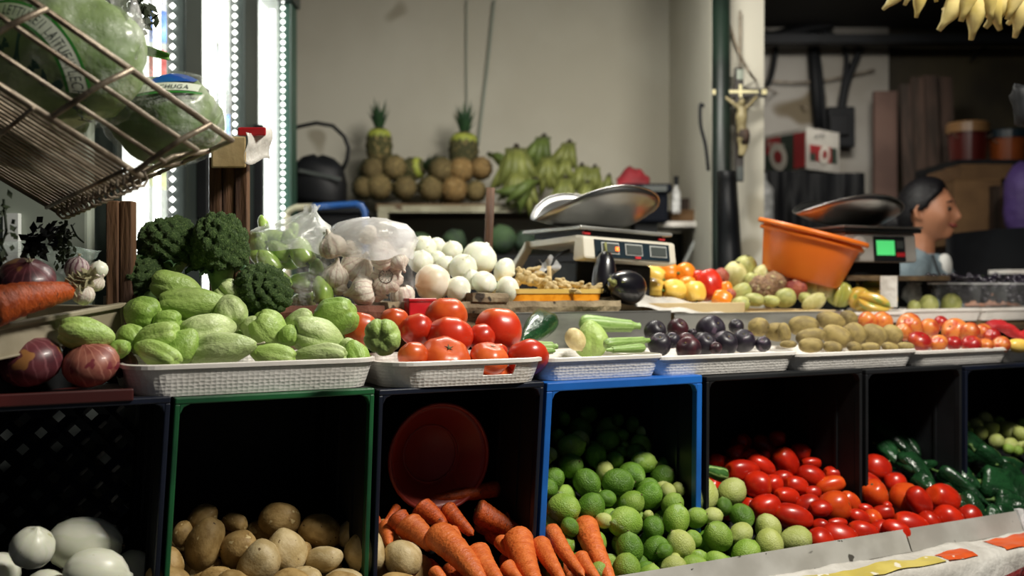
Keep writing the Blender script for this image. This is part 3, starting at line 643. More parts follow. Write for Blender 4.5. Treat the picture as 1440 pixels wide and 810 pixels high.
# ------------------------------------------------------------ crates lying on their sides, open towards the viewer
crates = [  # px of the side edges, material, label, back, hidden slope plane
    (-40, 240, 'navy_plastic', 'dark navy plastic crate with white onions and a diamond lattice back', (-.06, .655, .25, .80)),
    (246, 526, 'green_plastic', 'dark crate with green rim holding the potatoes', (-.08, .66, .25, .83)),
    (532, 764, 'navy_plastic', 'dark blue-black crate holding the carrots', (-.08, .66, .25, .80)),
    (768, 986, 'blue_plastic', 'bright blue crate full of limes', (-.09, .665, .25, .90)),
    (992, 1211, 'black_plastic', 'black crate full of red plum tomatoes', (-.09, .665, .25, .84)),
    (1216, 1351, 'black_plastic', 'black crate with the dark green poblano peppers', (-.08, .66, .25, .85)),
    (1356, 1560, 'navy_plastic', 'dark crate at the far end with small pale limes', (-.02, .70, .25, .865))]
CR = {}
for n, (xa, xb, rim, lb, pl) in enumerate(crates):
    a, b = s_of(xa, 0), s_of(xb, 0); zt = ztop((a+b)/2)-.001; zb = .532; la, lb_ = [(.06, .06), (.06, .035), (.035, .06), (.06, .01), (.005, .0), (0, 0), (0, 0)][n]
    t = thing('crate', lb, 'crate', st((a+b)/2, .15, zb), TH, 'produce crates on their sides')
    sh = lambda x, z: x-(la+(lb_-la)*(x-a)/(b-a))*(zt-z)     # a slight lean
    bx = lambda a0, a1, t0, t1, z0, z1: G().hexa([st(sh(x, z), y, z) for x in (a0, a1) for y in (t0, t1) for z in (z0, z1)])
    inner = 'blue_plastic' if rim == 'blue_plastic' else 'black_plastic'
    body = inner if n != 3 else 'navy_plastic'
    th = .008; rw = .016 if n == 3 else .010
    part('top_wall', bx(a, b, .012, .30, zt-th, zt), MT[inner], t)
    part('floor_wall', bx(a, b, .012, .30, zb, zb+th), MT[body], t)
    part('side_wall', bx(a, a+th, .012, .30, zb+th, zt-th), MT[body], t)
    sw = part('side_wall', bx(b-th, b, .012, .30, zb+th, zt-th), MT[body], t)
    r = G()
    r.add(bx(a, b, -.004, .012, zt-rw, zt).v, bx(0, 1, 0, 1, 0, 1).f); r.add(bx(a, b, -.004, .012, zb, zb+rw).v, bx(0, 1, 0, 1, 0, 1).f)
    r.add(bx(a, a+rw*.8, -.004, .012, zb+rw, zt-rw).v, bx(0, 1, 0, 1, 0, 1).f); r.add(bx(b-rw*.8, b, -.004, .012, zb+rw, zt-rw).v, bx(0, 1, 0, 1, 0, 1).f)
    for cx, sg in ((a+rw*.8, 1), (b-rw*.8, -1)):   # rounded inner corners
        p = [(cx, zt-rw), (cx+sg*.016, zt-rw), (cx+sg*.005, zt-rw-.005), (cx, zt-rw-.016)]
        vs = [st(sh(x, z), y, z) for y in (-.004, .012) for x, z in p]
        r.add(vs, [(0, 1, 2), (0, 2, 3), (4, 6, 5), (4, 7, 6), (1, 5, 6, 2), (2, 6, 7, 3)])
    part('rim', r, MT[rim], t, bevel=.002, label={'green_plastic': 'thin green rim', 'blue_plastic': 'bright blue rim'}.get(rim))
    if n == 0:      # lattice back
        L = G(); w_ = b-a; hh = zt-zb-.02
        for k in range(-9, 10):
            for sg in (-1, 1):
                p0 = (a+w_/2+k*.052-sg*hh/2, zb+.01); p1 = (a+w_/2+k*.052+sg*hh/2, zt-.01)
                pts = [(p0[0]+(p1[0]-p0[0])*q/30, p0[1]+(p1[1]-p0[1])*q/30) for q in range(31)]
                pts = [q for q in pts if a+.004 < q[0] < b-.004]
                if len(pts) > 1: L.tube([st(sh(x, z), .295, z) for x, z in (pts[0], pts[-1])], .0115, 4)
        part('lattice_back', L, MT['navy_plastic'], t, kind='stuff')
    else: part('back_wall', bx(a+th, b-th, .292, .30, zb+th, zt-th), MT['black_plastic'], t)
    for k in range(3):
        q = a+th if n in (2, 3, 4) else b-th-.003
        part('rib', bx(b-th-.004, b-th, .06+k*.08, .066+k*.08, zb+th, zt-th), MT[body], sw)
    slope = lambda off: G().hexa([st(x, y, z) for x in (a+.02, b-.02) for y, z in ((pl[0], pl[1]-off), (.285, pl[1]+(pl[3]-pl[1])*(.285-pl[0])/(pl[2]-pl[0])-off), (pl[0], pl[1]-off-.006), (.285, pl[1]+(pl[3]-pl[1])*(.285-pl[0])/(pl[2]-pl[0])-off-.006))])
    part('inner_board', slope(.075 if n < 3 else .06), MT['black_plastic'], t)
    CR[n] = pl; CR[(n, 's')] = (a+.02, b-.02)
defmat('block_sheet_grey', h('5a5d5c'), h('4d5250'), .8, ns=3, var=0)
lone('light_block_sheet', G().hexa([st(x, y, z) for x in (-1.05, -.56) for y in (.44, .447) for z in (0, 1.0)]), MT['block_sheet_grey'], 'added dull grey sheet blocking fridge light behind the diamond lattice of the navy crate', 'sheet')  # added sheet, keeps the fridge glow out of the lattice openings
# red basin standing upright in the carrot crate
defmat('basin_red', h('9c3a2e'), h('88302a'), .4, ns=3, var=0)
ctr = at(610, 640, .17); q = (st(0, -1, 0)-st(0, 0, 0)).to_track_quat('Z', 'Y')
t = thing('red_basin', 'dim red round plastic basin leaning upright behind the carrots', 'basin', ctr)
t.rotation_euler = q.to_euler()
rr = 74*Yt(610, .17)/F
part('bowl', G().lathe([(0, -.02), (rr*.55, -.02), (rr*.62, -.012), (rr*.9, .02), (rr, .028)], 40), MT['basin_red'], t, smooth=True, solid=.003, world=False)
part('rim', G().tube([(rr*math.cos(a*.157), rr*math.sin(a*.157), .028) for a in range(40)], .004, 6, closed=True), MT['basin_red'], t, smooth=True, world=False)
part('base_ring', G().tube([(rr*.55*math.cos(a*.157), rr*.55*math.sin(a*.157), -.017) for a in range(40)], .003, 6, closed=True), MT['basin_red'], t, smooth=True, world=False)

# ------------------------------------------------------------ white perforated trays on the crates
defmat('weave', h('eeeae4'), h('e2ddd6'), .45, ns=9, var=.02, spots=[(h('807a76'), 30, .76)])
nt = MT['weave'].node_tree; b_ = nt.nodes['Principled BSDF']
tc = nt.nodes.new('ShaderNodeTexCoord'); mp = nt.nodes.new('ShaderNodeMapping'); mp.inputs['Scale'].default_value = (110, 110, 160); nt.links.new(tc.outputs['Object'], mp.inputs[0])
vo = nt.nodes.new('ShaderNodeTexVoronoi'); vo.inputs['Randomness'].default_value = .25; vo.inputs['Scale'].default_value = 1.1; nt.links.new(mp.outputs[0], vo.inputs['Vector'])
bp = nt.nodes.new('ShaderNodeBump'); bp.inputs['Strength'].default_value = .55; bp.inputs['Distance'].default_value = .0022; nt.links.new(vo.outputs[0], bp.inputs['Height']); nt.links.new(bp.outputs[0], b_.inputs['Normal'])
def rrect(w, d, r, n=8):
    r = min(r, w/2-.001, d/2-.001); o = []
    for cx, cy, a0 in ((w/2-r, d/2-r, 0), (-w/2+r, d/2-r, 90), (-w/2+r, -d/2+r, 180), (w/2-r, -d/2+r, 270)):
        for k in range(n+1): a = R(a0+90*k/n); o.append((cx+r*math.cos(a), cy+r*math.sin(a)))
    return o
def loft(rings): 
    g = G(); n = len(rings[0]); g.v = [tuple(p) for r in rings for p in r]
    for i in range(len(rings)-1): g.f += [(i*n+k, i*n+(k+1) % n, (i+1)*n+(k+1) % n, (i+1)*n+k) for k in range(n)]
    return g
def tray(xa, xb, label, hgt=.045, tf=0.0, depth=.25, r=.045, yaw=0, hole=False, z=None, taper=.012, m='weave', dz=0):
    a, b = s_of(xa, tf), s_of(xb, tf); w_ = b-a; z = ztop((a+b)/2)+.001 if z is None else z
    t = thing('produce_tray', label, 'tray', st((a+b)/2, tf+depth/2, z+dz), TH+R(yaw), 'white plastic trays along the crate tops')
    lv = [0, .25, .35, .5, .65, .78, .88, 1]
    ring = lambda q: [(x, y, q*hgt) for x, y in rrect(w_-2*taper*(1-q), depth-2*taper*(1-q), r)]
    base = [(x*.97, y*.97, .001) for x, y, _ in ring(0)]
    rings = [base]+[ring(q) for q in lv]
    n0 = len(base)
    if hole:   # refine the long front side so that a grip slot can be left out
        def fine(rg):
            o = []
            for k in range(len(rg)):
                p, q_ = Vector(rg[k]), Vector(rg[(k+1) % len(rg)])
                m_ = 24 if k == 26 else 1
                o += [tuple(p.lerp(q_, j/m_)) for j in range(m_)]
            return o
        rings = [fine(r_) for r_ in rings]
    g = loft(rings); n = len(rings[0]); g.f.append(tuple(range(n))[::-1])
    if hole:
        drop = {(i, k) for i in (3, 4, 5) for k in range(26+15, 26+23)}
        keep = [f for idx, f in enumerate(g.f) if idx >= (len(rings)-1)*n or (idx//n, idx % n) not in drop]; g.f = keep
    o = part('basket_wall', g, MT[m], t, smooth=False, solid=.0028, world=False)
    lip = [(x, y, hgt) for x, y in rrect(w_+.002, depth+.002, r)]; 
    ri = loft([[(x*1.0, y*1.0, hgt-.007) for x, y, _ in lip], [(x*1.012, y*1.016, hgt-.006) for x, y, _ in lip], [(x*1.012, y*1.016, hgt) for x, y, _ in lip], [(x*.99, y*.985, hgt+.0015) for x, y, _ in lip], [(x*.985, y*.978, hgt-.004) for x, y, _ in lip]])
    part('rim', ri, MT['white_plastic'], t, smooth=False, world=False)
    return t
tray(180, 536, 'white perforated tray holding the chayotes', .047, 0, .26, .05)
tray(548, 777, 'white tray with a grip slot holding the big tomatoes', .042, -.02, .25, .06, yaw=-1.5, hole=True)
tray(765, 937, 'white perforated tray with blue smudges holding the zucchini', .040, .01, .24, .03)
tray(926, 1125, 'white perforated tray holding the dark plums', .038, .01, .24, .03)
tray(1121, 1293, 'white perforated tray holding the kiwis', .036, .01, .24, .03)
tray(1288, 1426, 'white perforated tray holding the nectarines', .034, .01, .24, .03)
tray(1424, 1560, 'white tray with yellow fruit at the frame edge beyond the nectarines', .034, .02, .24, .03)
# ------------------------------------------------------------ produce in the crates
def I(p, px, py, L, W=None, ang=None, **k):
    d = dict(p=p, px=px, py=py, L=L, W=W or L, **k)
    if ang is not None: d['ang'] = ang
    return d
# limes: crop origin and scale, then (x, y, diameter, shade)
LM = [((750, 560), 6.229, '270,180,110,d 480,140,150,d 740,190,110,d 900,230,170,d 975,300,130,l 215,340,130,d 60,345,120,m 410,360,150,l 330,430,230,m 140,490,130,l 95,530,130,l 650,375,200,d 770,330,120,d 800,410,60,m 545,500,190,d 770,470,100,d 710,545,160,d 625,640,160,l 330,595,215,d 945,420,190,m 900,480,170,d 965,560,195,m 1180,500,240,m 1190,600,215,d 860,670,220,d 1130,690,210,d 170,710,195,d 120,790,175,d 470,745,235,d 740,740,250,d 1000,800,195,d 1150,800,140,l 1280,780,110,l 1100,370,110,d'),
      ((740, 660), 5.4, '280,300,230,m 490,290,205,d 330,440,140,d 610,220,130,d 590,390,120,l 800,260,190,m 930,200,195,d 750,405,245,m 965,445,165,d 925,350,80,l 785,605,215,d 985,610,195,d 760,760,220,m 910,770,145,d'),
      ((930, 640), 4.764, '160,150,110,d 115,230,90,l 45,245,105,l 75,330,145,m 100,430,180,m 235,420,140,m 345,410,120,l 270,270,220,l 470,250,185,l 420,345,110,d 540,410,160,d 275,160,90,l 130,600,185,l 215,560,110,m 380,545,190,m 535,525,150,l 715,490,175,p 725,600,190,p 900,575,195,p 565,665,190,m 245,690,110,m 85,750,155,l 225,750,165,m 370,725,165,m 20,640,105,d 90,700,80,l')]
its = []
SH = {'d': ('lime_dark', 'dark green lime'), 'm': ('lime_mid', 'fresh green lime'), 'l': ('lime_pale', 'pale yellow-green lime'), 'p': ('lime_pale', 'greyish green lime')}
for o, sc, tx in LM:
    for q in tx.split():
        x, y, d, k = q.split(','); x, y = full(o, sc, float(x), float(y)); d = float(d)/sc
        its.append(I('lime%d' % rnd.randrange(3), x, y, d*1.13, d*1.0, m=SH[k][0], desc=SH[k][1]))
for x, y, d in ((915, 812, 36), (845, 806, 34), (1010, 815, 34)): its.append(I('lime1', x, y, d, m='lime_mid', desc='fresh green lime'))
pile(its, CR[3], 'lime', 'limes in the blue crate', ('the blue crate', 'the carrots'), 17)
def under(keys, ms, x0, x1, y0, y1, step, d, pl, off, label, cat, group, el=1.05, lim=None):
    p2 = (pl[0], pl[1]-off, pl[2], pl[3]-off); j = 0; y = y0
    while y < y1:
        x = x0+(step/2 if j % 2 else 0)
        while x < x1:
            px, py = x+rnd.uniform(-4, 4), y+rnd.uniform(-3, 3); Y = Yslope(px, py, p2); t = Y*(c_-(px-CX)/F*s_)-Y0*c_
            sx = pt(px, py, Y); sx = sx.x*c_+(sx.y-Y0)*s_
            if pl[0]+.0 < t < .26 and (lim is None or t < .0 or lim[0]+.01 < sx < lim[1]-.015):
                s = d*Y/F; k = rnd.randrange(len(ms)); spawn(rnd.choice(keys), pt(px, py, Y), aim(rnd.uniform(0, 360), rnd.uniform(-20, 40)), (s, s, s*el), label, cat, group, ms[k])
            x += step
        y += step*.8; j += 1
under(['lime0', 'lime1', 'lime2'], ['lime_dark', 'lime_mid'], 775, 1085, 605, 800, 40, 34, CR[3], .040, 'lime buried under the others in the blue crate, only a sliver showing', 'lime', 'limes buried in the blue crate', lim=CR[(3, 's')])
o = I('zucchini', 1003, 664, 46, 22, 200, tilt=25, m='zucchini_dark', label='small dark green squash with striped stem between the limes and plum tomatoes'); pile([o], CR[3], 'squash', None)

# plum tomatoes
RM = [((980, 590), 4.05, '255,125,65,55,20 460,105,90,75,0 110,235,75,85,90 230,195,120,95,-10 305,205,70,80,60 385,205,60,60,0 365,265,160,100,30 505,245,170,115,55 590,190,110,90,10 185,265,110,60,-20 260,300,200,120,10 345,375,130,140,90 430,370,100,110,70 490,335,110,80,0 565,375,130,85,15 650,325,150,100,20 650,250,110,60,0 780,250,160,115,25 795,320,150,85,15 660,415,90,60,0 760,375,160,85,-15,o 390,500,170,130,-15 510,440,150,90,10 545,555,215,130,15 630,500,120,150,70 705,510,85,120,85 785,500,150,165,70,o 705,605,90,70,0 800,590,110,50,0 700,695,135,130,60 810,670,200,125,15 945,650,170,120,15'),
      ((1180, 560), 4.05, '210,400,150,130,15 150,490,185,120,20 200,550,160,130,70,o 320,485,115,100,0 375,585,175,160,80,o 455,590,170,110,60 595,575,200,140,25 620,690,155,130,40 745,675,115,105,60 410,725,195,115,20 510,710,125,105,50 325,755,150,100,25 250,655,120,80,-10 270,615,50,50,0 60,590,120,85,45,o 150,630,80,50,10 110,680,115,80,20 190,690,100,90,40,o 240,755,110,100,60')]
its = []
for o, sc, tx in RM:
    for q in tx.split():
        v = q.split(','); x, y = full(o, sc, float(v[0]), float(v[1])); L, W = float(v[2])/sc, float(v[3])/sc; an = float(v[4])
        if W > L: L, W, an = W, L, an+90
        L = max(L, W*1.15); or_ = len(v) > 5
        its.append(I('roma%d' % rnd.randrange(3), x, y, L*1.1, W*1.22, an+rnd.choice((0, 180)), tilt=rnd.uniform(-5, 25), m='roma_orange' if or_ else 'roma_red', desc='orange-red plum tomato' if or_ else 'red plum tomato'))
pile(its, CR[4], 'tomato', 'plum tomatoes in the black crate', ('the plum tomatoes', 'the limes'), 14, k=.8)
under(['roma0', 'roma1', 'roma2'], ['roma_red'], 1000, 1320, 625, 745, 38, 28, CR[4], .040, 'red plum tomato buried in the black crate, barely showing', 'tomato', 'plum tomatoes buried in the black crate', 1.3, lim=CR[(4, 's')])

# poblano peppers: stem end, tip, width
PB = '160,90,250,170,60 280,80,430,190,80 490,70,480,190,70 600,100,700,150,60 250,150,330,290,70 180,130,440,350,110 330,200,470,330,80 560,180,880,300,120 440,230,740,460,100 230,260,390,400,80 620,310,800,350,115 330,330,450,440,90 470,375,570,365,45 360,340,550,520,120 830,430,1010,440,70 560,410,860,610,105 1000,470,1060,640,100 560,520,740,650,110 780,480,1050,560,140 700,560,840,680,120 870,570,1060,620,120 880,670,1050,690,100 960,600,1120,690,130 900,420,1080,500,120 760,300,960,400,110 1040,520,1150,640,120 820,640,980,720,100 660,420,800,520,110 930,500,1010,420,80 430,440,560,560,100 900,380,1060,380,90'
its = []
for q in PB.split():
    x1, y1, x2, y2, W = map(float, q.split(',')); a, b = full((1180, 560), 4.05, x1, y1); c, d = full((1180, 560), 4.05, x2, y2)
    its.append(dict(p='poblano%d' % rnd.randrange(3), x1=c, y1=d, x2=a, y2=b, W=W/4.05*1.3, lift=.01+.012*rnd.random(), desc='glossy dark green poblano'))
rods(its, CR[5], 'pepper', 'poblano peppers in the black crate', ('the poblanos', 'the plum tomatoes'), 20)
under(['poblano0', 'poblano1'], ['poblano'], 1235, 1460, 610, 735, 40, 26, CR[5], .035, 'dark poblano buried beneath the others, barely showing', 'pepper', 'poblano peppers buried in the crate', 2.0, lim=CR[(5, 's')])
its = []
for q in '715,150,60 780,150,75 830,120,85 865,175,90 805,200,80 735,190,60 910,130,60 895,245,85 980,190,110 975,265,80 965,290,60 940,165,70 1030,200,80 1040,270,75 1045,145,60 1020,300,55 1085,200,85 1090,280,85 1130,160,80 1120,240,85'.split():
    x, y, d = map(float, q.split(',')); x, y = full((1180, 560), 4.05, x, y); d /= 4.05
    its.append(I('lime%d' % rnd.randrange(3), x, y, d*1.05, d, m='lime_pale' if d > 17 else 'lime_mid', desc='pale small lime' if d > 17 else 'green small lime'))
pile(its, CR[6], 'lime', 'small limes beyond the poblanos', ('the far crate', 'the crate edge'), 12)

# potatoes
its = []
PO = [((180, 680), 5.538, '420,400,210,150,100 570,290,300,215,-50 835,300,210,160,20 1180,290,350,270,-10 850,500,320,260,-45 600,465,400,270,110 1230,540,360,310,60,p 1030,620,360,310,-50,p 300,640,290,270,60 690,740,270,180,0'),
      ((420, 670), 5.538, '165,420,340,265,15 435,450,270,235,-30,p 190,650,300,210,-15,p 515,600,340,330,70,p 820,650,320,280,50,p 360,800,320,170,0,p 40,560,120,100,0 60,790,260,180,10,p')]
DS = ['smooth tan potato', 'pale scuffed potato']
for o, sc, tx in PO:
    for q in tx.split():
        v = q.split(','); x, y = full(o, sc, float(v[0]), float(v[1])); p = len(v) > 5
        its.append(I('potato%d' % rnd.randrange(4), x, y, float(v[2])/sc, float(v[3])/sc, float(v[4]), tilt=10, m='potato_pale' if p else 'potato', desc=DS[p]))
for x, y in ((235, 822), (330, 830), (410, 828), (480, 830), (560, 832)): its.append(I('potato2', x, y, 62, 52, 10, m='potato', desc=DS[0]))
pile(its, CR[1], 'potato', 'potatoes in the green-rimmed crate', ('the potatoes', 'the green rim'), 26, k=.75)
under(['potato0', 'potato3'], ['potato'], 250, 600, 760, 830, 60, 50, CR[1], .055, 'potato buried under the others, only a sliver showing', 'potato', 'potatoes buried in the crate', 1.2)
# carrots: crown, tip, width
CA = [((420, 670), 5.538, '1580,105,1000,165,110 770,240,650,380,60 605,330,630,380,50 660,370,720,530,100 740,320,880,500,150 940,230,1130,410,150 1150,220,1360,470,120 850,350,1030,580,185 1180,430,1260,540,90 1060,450,1450,860,205 1050,740,1150,860,90 1255,540,1380,700,80'),
      ((640, 670), 5.538, '420,190,690,320,110 400,290,620,440,80 150,280,540,420,165 850,350,600,350,100 50,560,140,700,60 350,480,460,640,100 400,680,520,820,110 170,560,360,870,180 470,440,660,870,205 660,490,850,860,130 720,400,1020,780,120 960,600,1140,830,110 1020,340,1210,870,170 680,600,760,720,90 900,770,980,830,90')]
its = []
for o, sc, tx in CA:
    for q in tx.split():
        v = list(map(float, q.split(','))); a, b = full(o, sc, v[0], v[1]); c, d = full(o, sc, v[2], v[3]); big = v[4] > 110
        dim = (b+d)/2 < 745  # upper carrots take the darker copy, shade inside the crate painted in
        its.append(dict(p='carrot%d' % rnd.randrange(3), x1=c, y1=d, x2=a, y2=b, W=v[4]/sc*1.2, lift=.015+.03*(b > 735)*(v[4] > 105), lift2=.01+.035*(v[4] > 105), m='carrot_deep' if dim else 'carrot', desc=('thick ' if big else 'slim ')+('dim dark-crowned carrot' if dim else 'bright orange carrot')))
rods(its, CR[2], 'carrot', 'carrots in the dark crate', ('the carrots', 'the potatoes'), 24)
for k in range(26):
    x, y = 545+rnd.random()*270, 735+rnd.random()*80; p2 = (CR[2][0], CR[2][1]-.035, CR[2][2], CR[2][3]-.035); A = pt(x, y, Yslope(x, y, p2)); B = pt(x+rnd.uniform(15, 60), y+rnd.uniform(20, 60), Yslope(x+40, y+40, p2)); W = .026; d = A-B
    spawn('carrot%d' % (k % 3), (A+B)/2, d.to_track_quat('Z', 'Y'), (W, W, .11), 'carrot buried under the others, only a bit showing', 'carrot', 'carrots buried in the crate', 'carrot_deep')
# white onions in the leftmost crate
its = [I('white_onion0', 45, 770, 62, 60, -70, tilt=10, fixY=1.45, label='white onion at the back beside the long one in the navy crate'), I('white_onion1', 118, 766, 112, 78, 185, tilt=10, fixY=1.475, label='large long white onion with its dry neck up in the navy crate'),
       I('white_onion2', 135, 806, 92, 70, 10, label='white onion in front below the large long one in the navy crate'), I('white_onion0', 188, 802, 62, 56, 30, label='white onion nearest the potatoes in the navy crate'),
       I('white_onion1', -2, 806, 60, 58, 50, label='white onion cut by the frame edge in the navy crate'), I('white_onion2', 66, 826, 60, 50, 0, label='white onion low between two others in the navy crate')]
pile(its, CR[0], 'onion', 'white onions in the navy crate')

# ------------------------------------------------------------ produce in the trays
PT = lambda f, r, zf=1.045: (.02, zf, .20, zf+r)
its = []
CH = [((140, 370), 5.4, [(590, 190, 350, 200, 195, 10, ''), (720, 305, 470, 205, 180, 8, ''), (990, 365, 270, 215, 60, 35, 'p'), (1040, 310, 340, 215, 225, 10, 'p'), (310, 375, 270, 205, 15, 20, 'd'), (225, 560, 210, 170, 30, 30, 'd'), (420, 590, 380, 215, -20, 10, ''), (430, 690, 380, 185, 20, 20, ''), (840, 510, 390, 235, 170, 40, 'p'), (940, 660, 480, 225, 170, 0, 'ps'), (140, 650, 120, 150, 60, 20, 'd'), (500, 450, 200, 160, 0, 10, 'd'), (640, 620, 260, 200, 120, 20, 'd')]),
      ((340, 400), 5.4, [(230, 370, 330, 215, 230, 20, ''), (230, 540, 320, 160, 10, 0, ''), (415, 285, 240, 125, -25, 5, 'p'), (360, 380, 150, 130, 90, 30, 'd'), (580, 400, 400, 250, 200, 35, 'p'), (690, 265, 340, 235, -25, 10, 'd'), (590, 540, 380, 150, 0, 5, 'p'), (870, 525, 230, 150, 60, 30, 'd'), (800, 460, 120, 90, 10, 10, 'p'), (60, 320, 150, 130, 0, 10, 'p')])]
DW = ['a smooth', 'a plump', 'a deeply creased', 'a stubby']
for o, sc, L in CH:
    for x, y, l, w_, an, ti, f in L:
        x, y = full(o, sc, x, y); c = 'chayote_pale' if 'p' in f else 'chayote_deep' if 'd' in f else 'chayote'
        its.append(I(('chayote_stem%d' if 's' in f else 'chayote%d') % rnd.randrange(4), x, y, l/sc*1.08, w_/sc*1.34, an, tilt=ti, m=c, desc={'chayote_pale': 'pale creased chayote', 'chayote_deep': 'deep green chayote', 'chayote': 'light green chayote'}[c]))
pile(its, (.02, 1.045, .2, 1.155), 'chayote', 'chayotes in the white tray', ('the chayotes', 'the red onions'), 17, k=.72)
its = [I('chayote2', 540, 474, 62, 52, 90, tilt=86, D=62, spin=0, fixY=1.56, m='chayote', label='light green chayote showing its puckered end against the tomatoes')]
pile(its, (.02, 1.045, .2, 1.14), 'chayote', 'chayotes in the white tray')
its = [I('chayote1', 123, 470, 74, 52, 190, tilt=20, m='chayote', label='light green chayote lying on top of the red onions')]
pile(its, (0, 1.075, .2, 1.15), 'chayote', None)
under(['chayote0', 'chayote3'], ['chayote_deep'], 205, 520, 470, 505, 60, 52, (.02, 1.045, .2, 1.155), .05, 'chayote hidden below the others in the white tray', 'chayote', 'chayotes buried in the tray', 1.2)
# big tomatoes
TM = [((540, 410), 5.4, [(80, 215, 220, 170, 'o'), (-180, 285, 250, 250, 'o'), (250, 290, 260, 230, ''), (475, 185, 330, 210, 'o'), (505, 345, 350, 285, ''), (740, 350, 215, 200, ''), (870, 290, 355, 325, ''), (220, 490, 235, 195, 'o'), (460, 530, 415, 215, 'o'), (800, 510, 300, 215, 'o'), (1090, 505, 325, 190, ''), (870, 460, 140, 120, ''), (855, 645, 210, 180, 'o'), (340, 620, 220, 160, ''), (980, 640, 190, 150, '')])]
lab = ['orange-red tomato at the very back beside the chayote', 'big tomato peeking out behind the lone chayote', 'red tomato behind the uppermost one, against the red box', 'broad orange-red tomato at the back under the wooden board', 'red tomato on top in the middle of the tomato tray', 'smaller red tomato wedged between the two biggest', 'largest red tomato, high at the zucchini end of the tray', 'orange-tinged tomato low beside the puckered chayote', 'wide orange-red tomato with a star scar in the front row', 'scarred orange tomato in front above the grip slot', 'red tomato at the corner of the tray nearest the zucchini', 'red tomato mostly hidden under the largest one', 'tomato seen through the grip slot', 'tomato at the bottom of the tray behind its front wall', 'tomato at the bottom of the tray near the slot']
its = []
for (o, sc, L) in TM:
    for (x, y, w_, hh, f), lb in zip(L, lab):
        x, y = full(o, sc, x, y); its.append(I('tomato%d' % rnd.randrange(3), x, y, max(hh, w_*.74)/sc*1.02, w_/sc, {8: -70, 9: -75, 10: -110}.get(len(its), rnd.choice((-90, -75, -110))), tilt={8: 35, 9: 15}.get(len(its), rnd.choice((-10, -25, -40))), m='tomato_orange' if f else 'tomato_red', label=lb))
for i in its[-3:]: i['fixY'] = Yt(i['px'], .055)
pile(its, (.03, 1.04, .2, 1.125), 'tomato', 'big tomatoes in the slotted tray', k=.75)
# zucchini tray
pl = (.03, 1.045, .22, 1.09); C3 = lambda x, y: full((700, 420), 6, x, y)
rods([dict(p='poblano0', x1=C3(190, 330)[0], y1=C3(0, 330)[1], x2=C3(450, 200)[0], y2=C3(0, 200)[1], W=40, lift=.02, label='large dark green pepper with thin stem behind the big tomatoes'),
      ], pl, 'pepper', None)
rods([dict(p='zucchini', x1=C3(690, 205)[0], y1=C3(0, 205)[1], x2=C3(1200, 235)[0], y2=C3(0, 235)[1], W=24, lift=.01, label='long pale green zucchini lying on top at the steel panel'),
      dict(p='zucchini', x1=C3(900, 385)[0], y1=C3(0, 385)[1], x2=C3(1275, 350)[0], y2=C3(0, 350)[1], W=17, lift=.02, label='slim zucchini with its stem end towards the plums'),
      dict(p='zucchini', x1=C3(1240, 415)[0], y1=C3(0, 415)[1], x2=C3(920, 435)[0], y2=C3(0, 435)[1], W=13, lift=.03, m='zucchini', label='thin pale zucchini along the tray front'),
      dict(p='zucchini', x1=C3(190, 410)[0], y1=C3(0, 410)[1], x2=C3(500, 405)[0], y2=C3(0, 405)[1], W=20, lift=.035, label='short zucchini with dark stem end beside the corner tomato'),
      dict(p='zucchini', x1=C3(350, 445)[0], y1=C3(0, 445)[1], x2=C3(480, 440)[0], y2=C3(0, 440)[1], W=12, lift=.045, label='pale zucchini just showing over the tray rim')], pl, 'zucchini', 'zucchini in the white tray')
pile([I('chayote3', *C3(785, 335), 52, 47, 88, tilt=5, spin=40, m='chayote', label='pear-shaped green chayote standing in the zucchini tray')], (.03, 1.05, .22, 1.07), 'chayote', None)
pile([I('lime0', *C3(655, 345), 34, 28, 60, m='squash_cream', label='round cream-coloured squash behind the standing chayote')], pl, 'squash', None)
# plums, kiwis, nectarines
its = []
for q in '230,200,180 405,180,170,r 660,185,235 520,210,70 265,300,190 360,270,130 470,280,150,r 490,335,200,r 610,300,190 770,295,205 915,275,190 1070,300,125 700,330,100,r 580,250,90 860,160,120'.split():
    v = q.split(','); x, y = full((880, 430), 5.538, float(v[0]), float(v[1])); d = float(v[2])/5.538
    its.append(I('plum%d' % rnd.randrange(2), x, y, d*.95, d, rnd.uniform(-140, -40), tilt=40, m='plum_red' if len(v) > 3 else 'plum', desc='reddish plum' if len(v) > 3 else 'big black plum' if d > 40 else 'blue-black plum'))
pile(its, (.02, 1.035, .22, 1.095), 'plum', 'plums in the white tray', ('the plums', 'the zucchini'), 13, k=.8)
its = []
for x, y, l, w_, an in [(1035, 165, 165, 150, 0), (1180, 205, 195, 150, 5)]:
    x, y = full((880, 430), 5.538, x, y); its.append(I('kiwi%d' % rnd.randrange(2), x, y, l/5.538, w_/5.538, an, desc='brown kiwi'))
for q in '215,205,290,190,0 490,155,280,170,15 670,130,180,150,20 290,310,300,150,-10 290,400,240,140,0 550,310,290,200,25 730,290,220,210,40 930,300,260,200,25 1110,295,210,180,40 510,420,190,110,10 730,420,150,100,10 890,425,190,100,0 1090,420,170,90,10 1250,415,170,90,5 60,390,160,70,0 20,270,120,180,80'.split():
    v = list(map(float, q.split(','))); x, y = full((1100, 430), 7.2, v[0], v[1])
    its.append(I('kiwi%d' % rnd.randrange(2), x, y, max(v[2], v[3]*1.1)/7.2*1.05, min(v[2], v[3])/7.2*1.12, v[4]+rnd.choice((0, 180)), tilt=rnd.uniform(0, 25), desc='fuzzy brown kiwi'))
pile(its, (.02, 1.03, .22, 1.095), 'kiwi', 'kiwis in the white tray', ('the kiwis', 'the plums'), 11, k=.85)
its = []
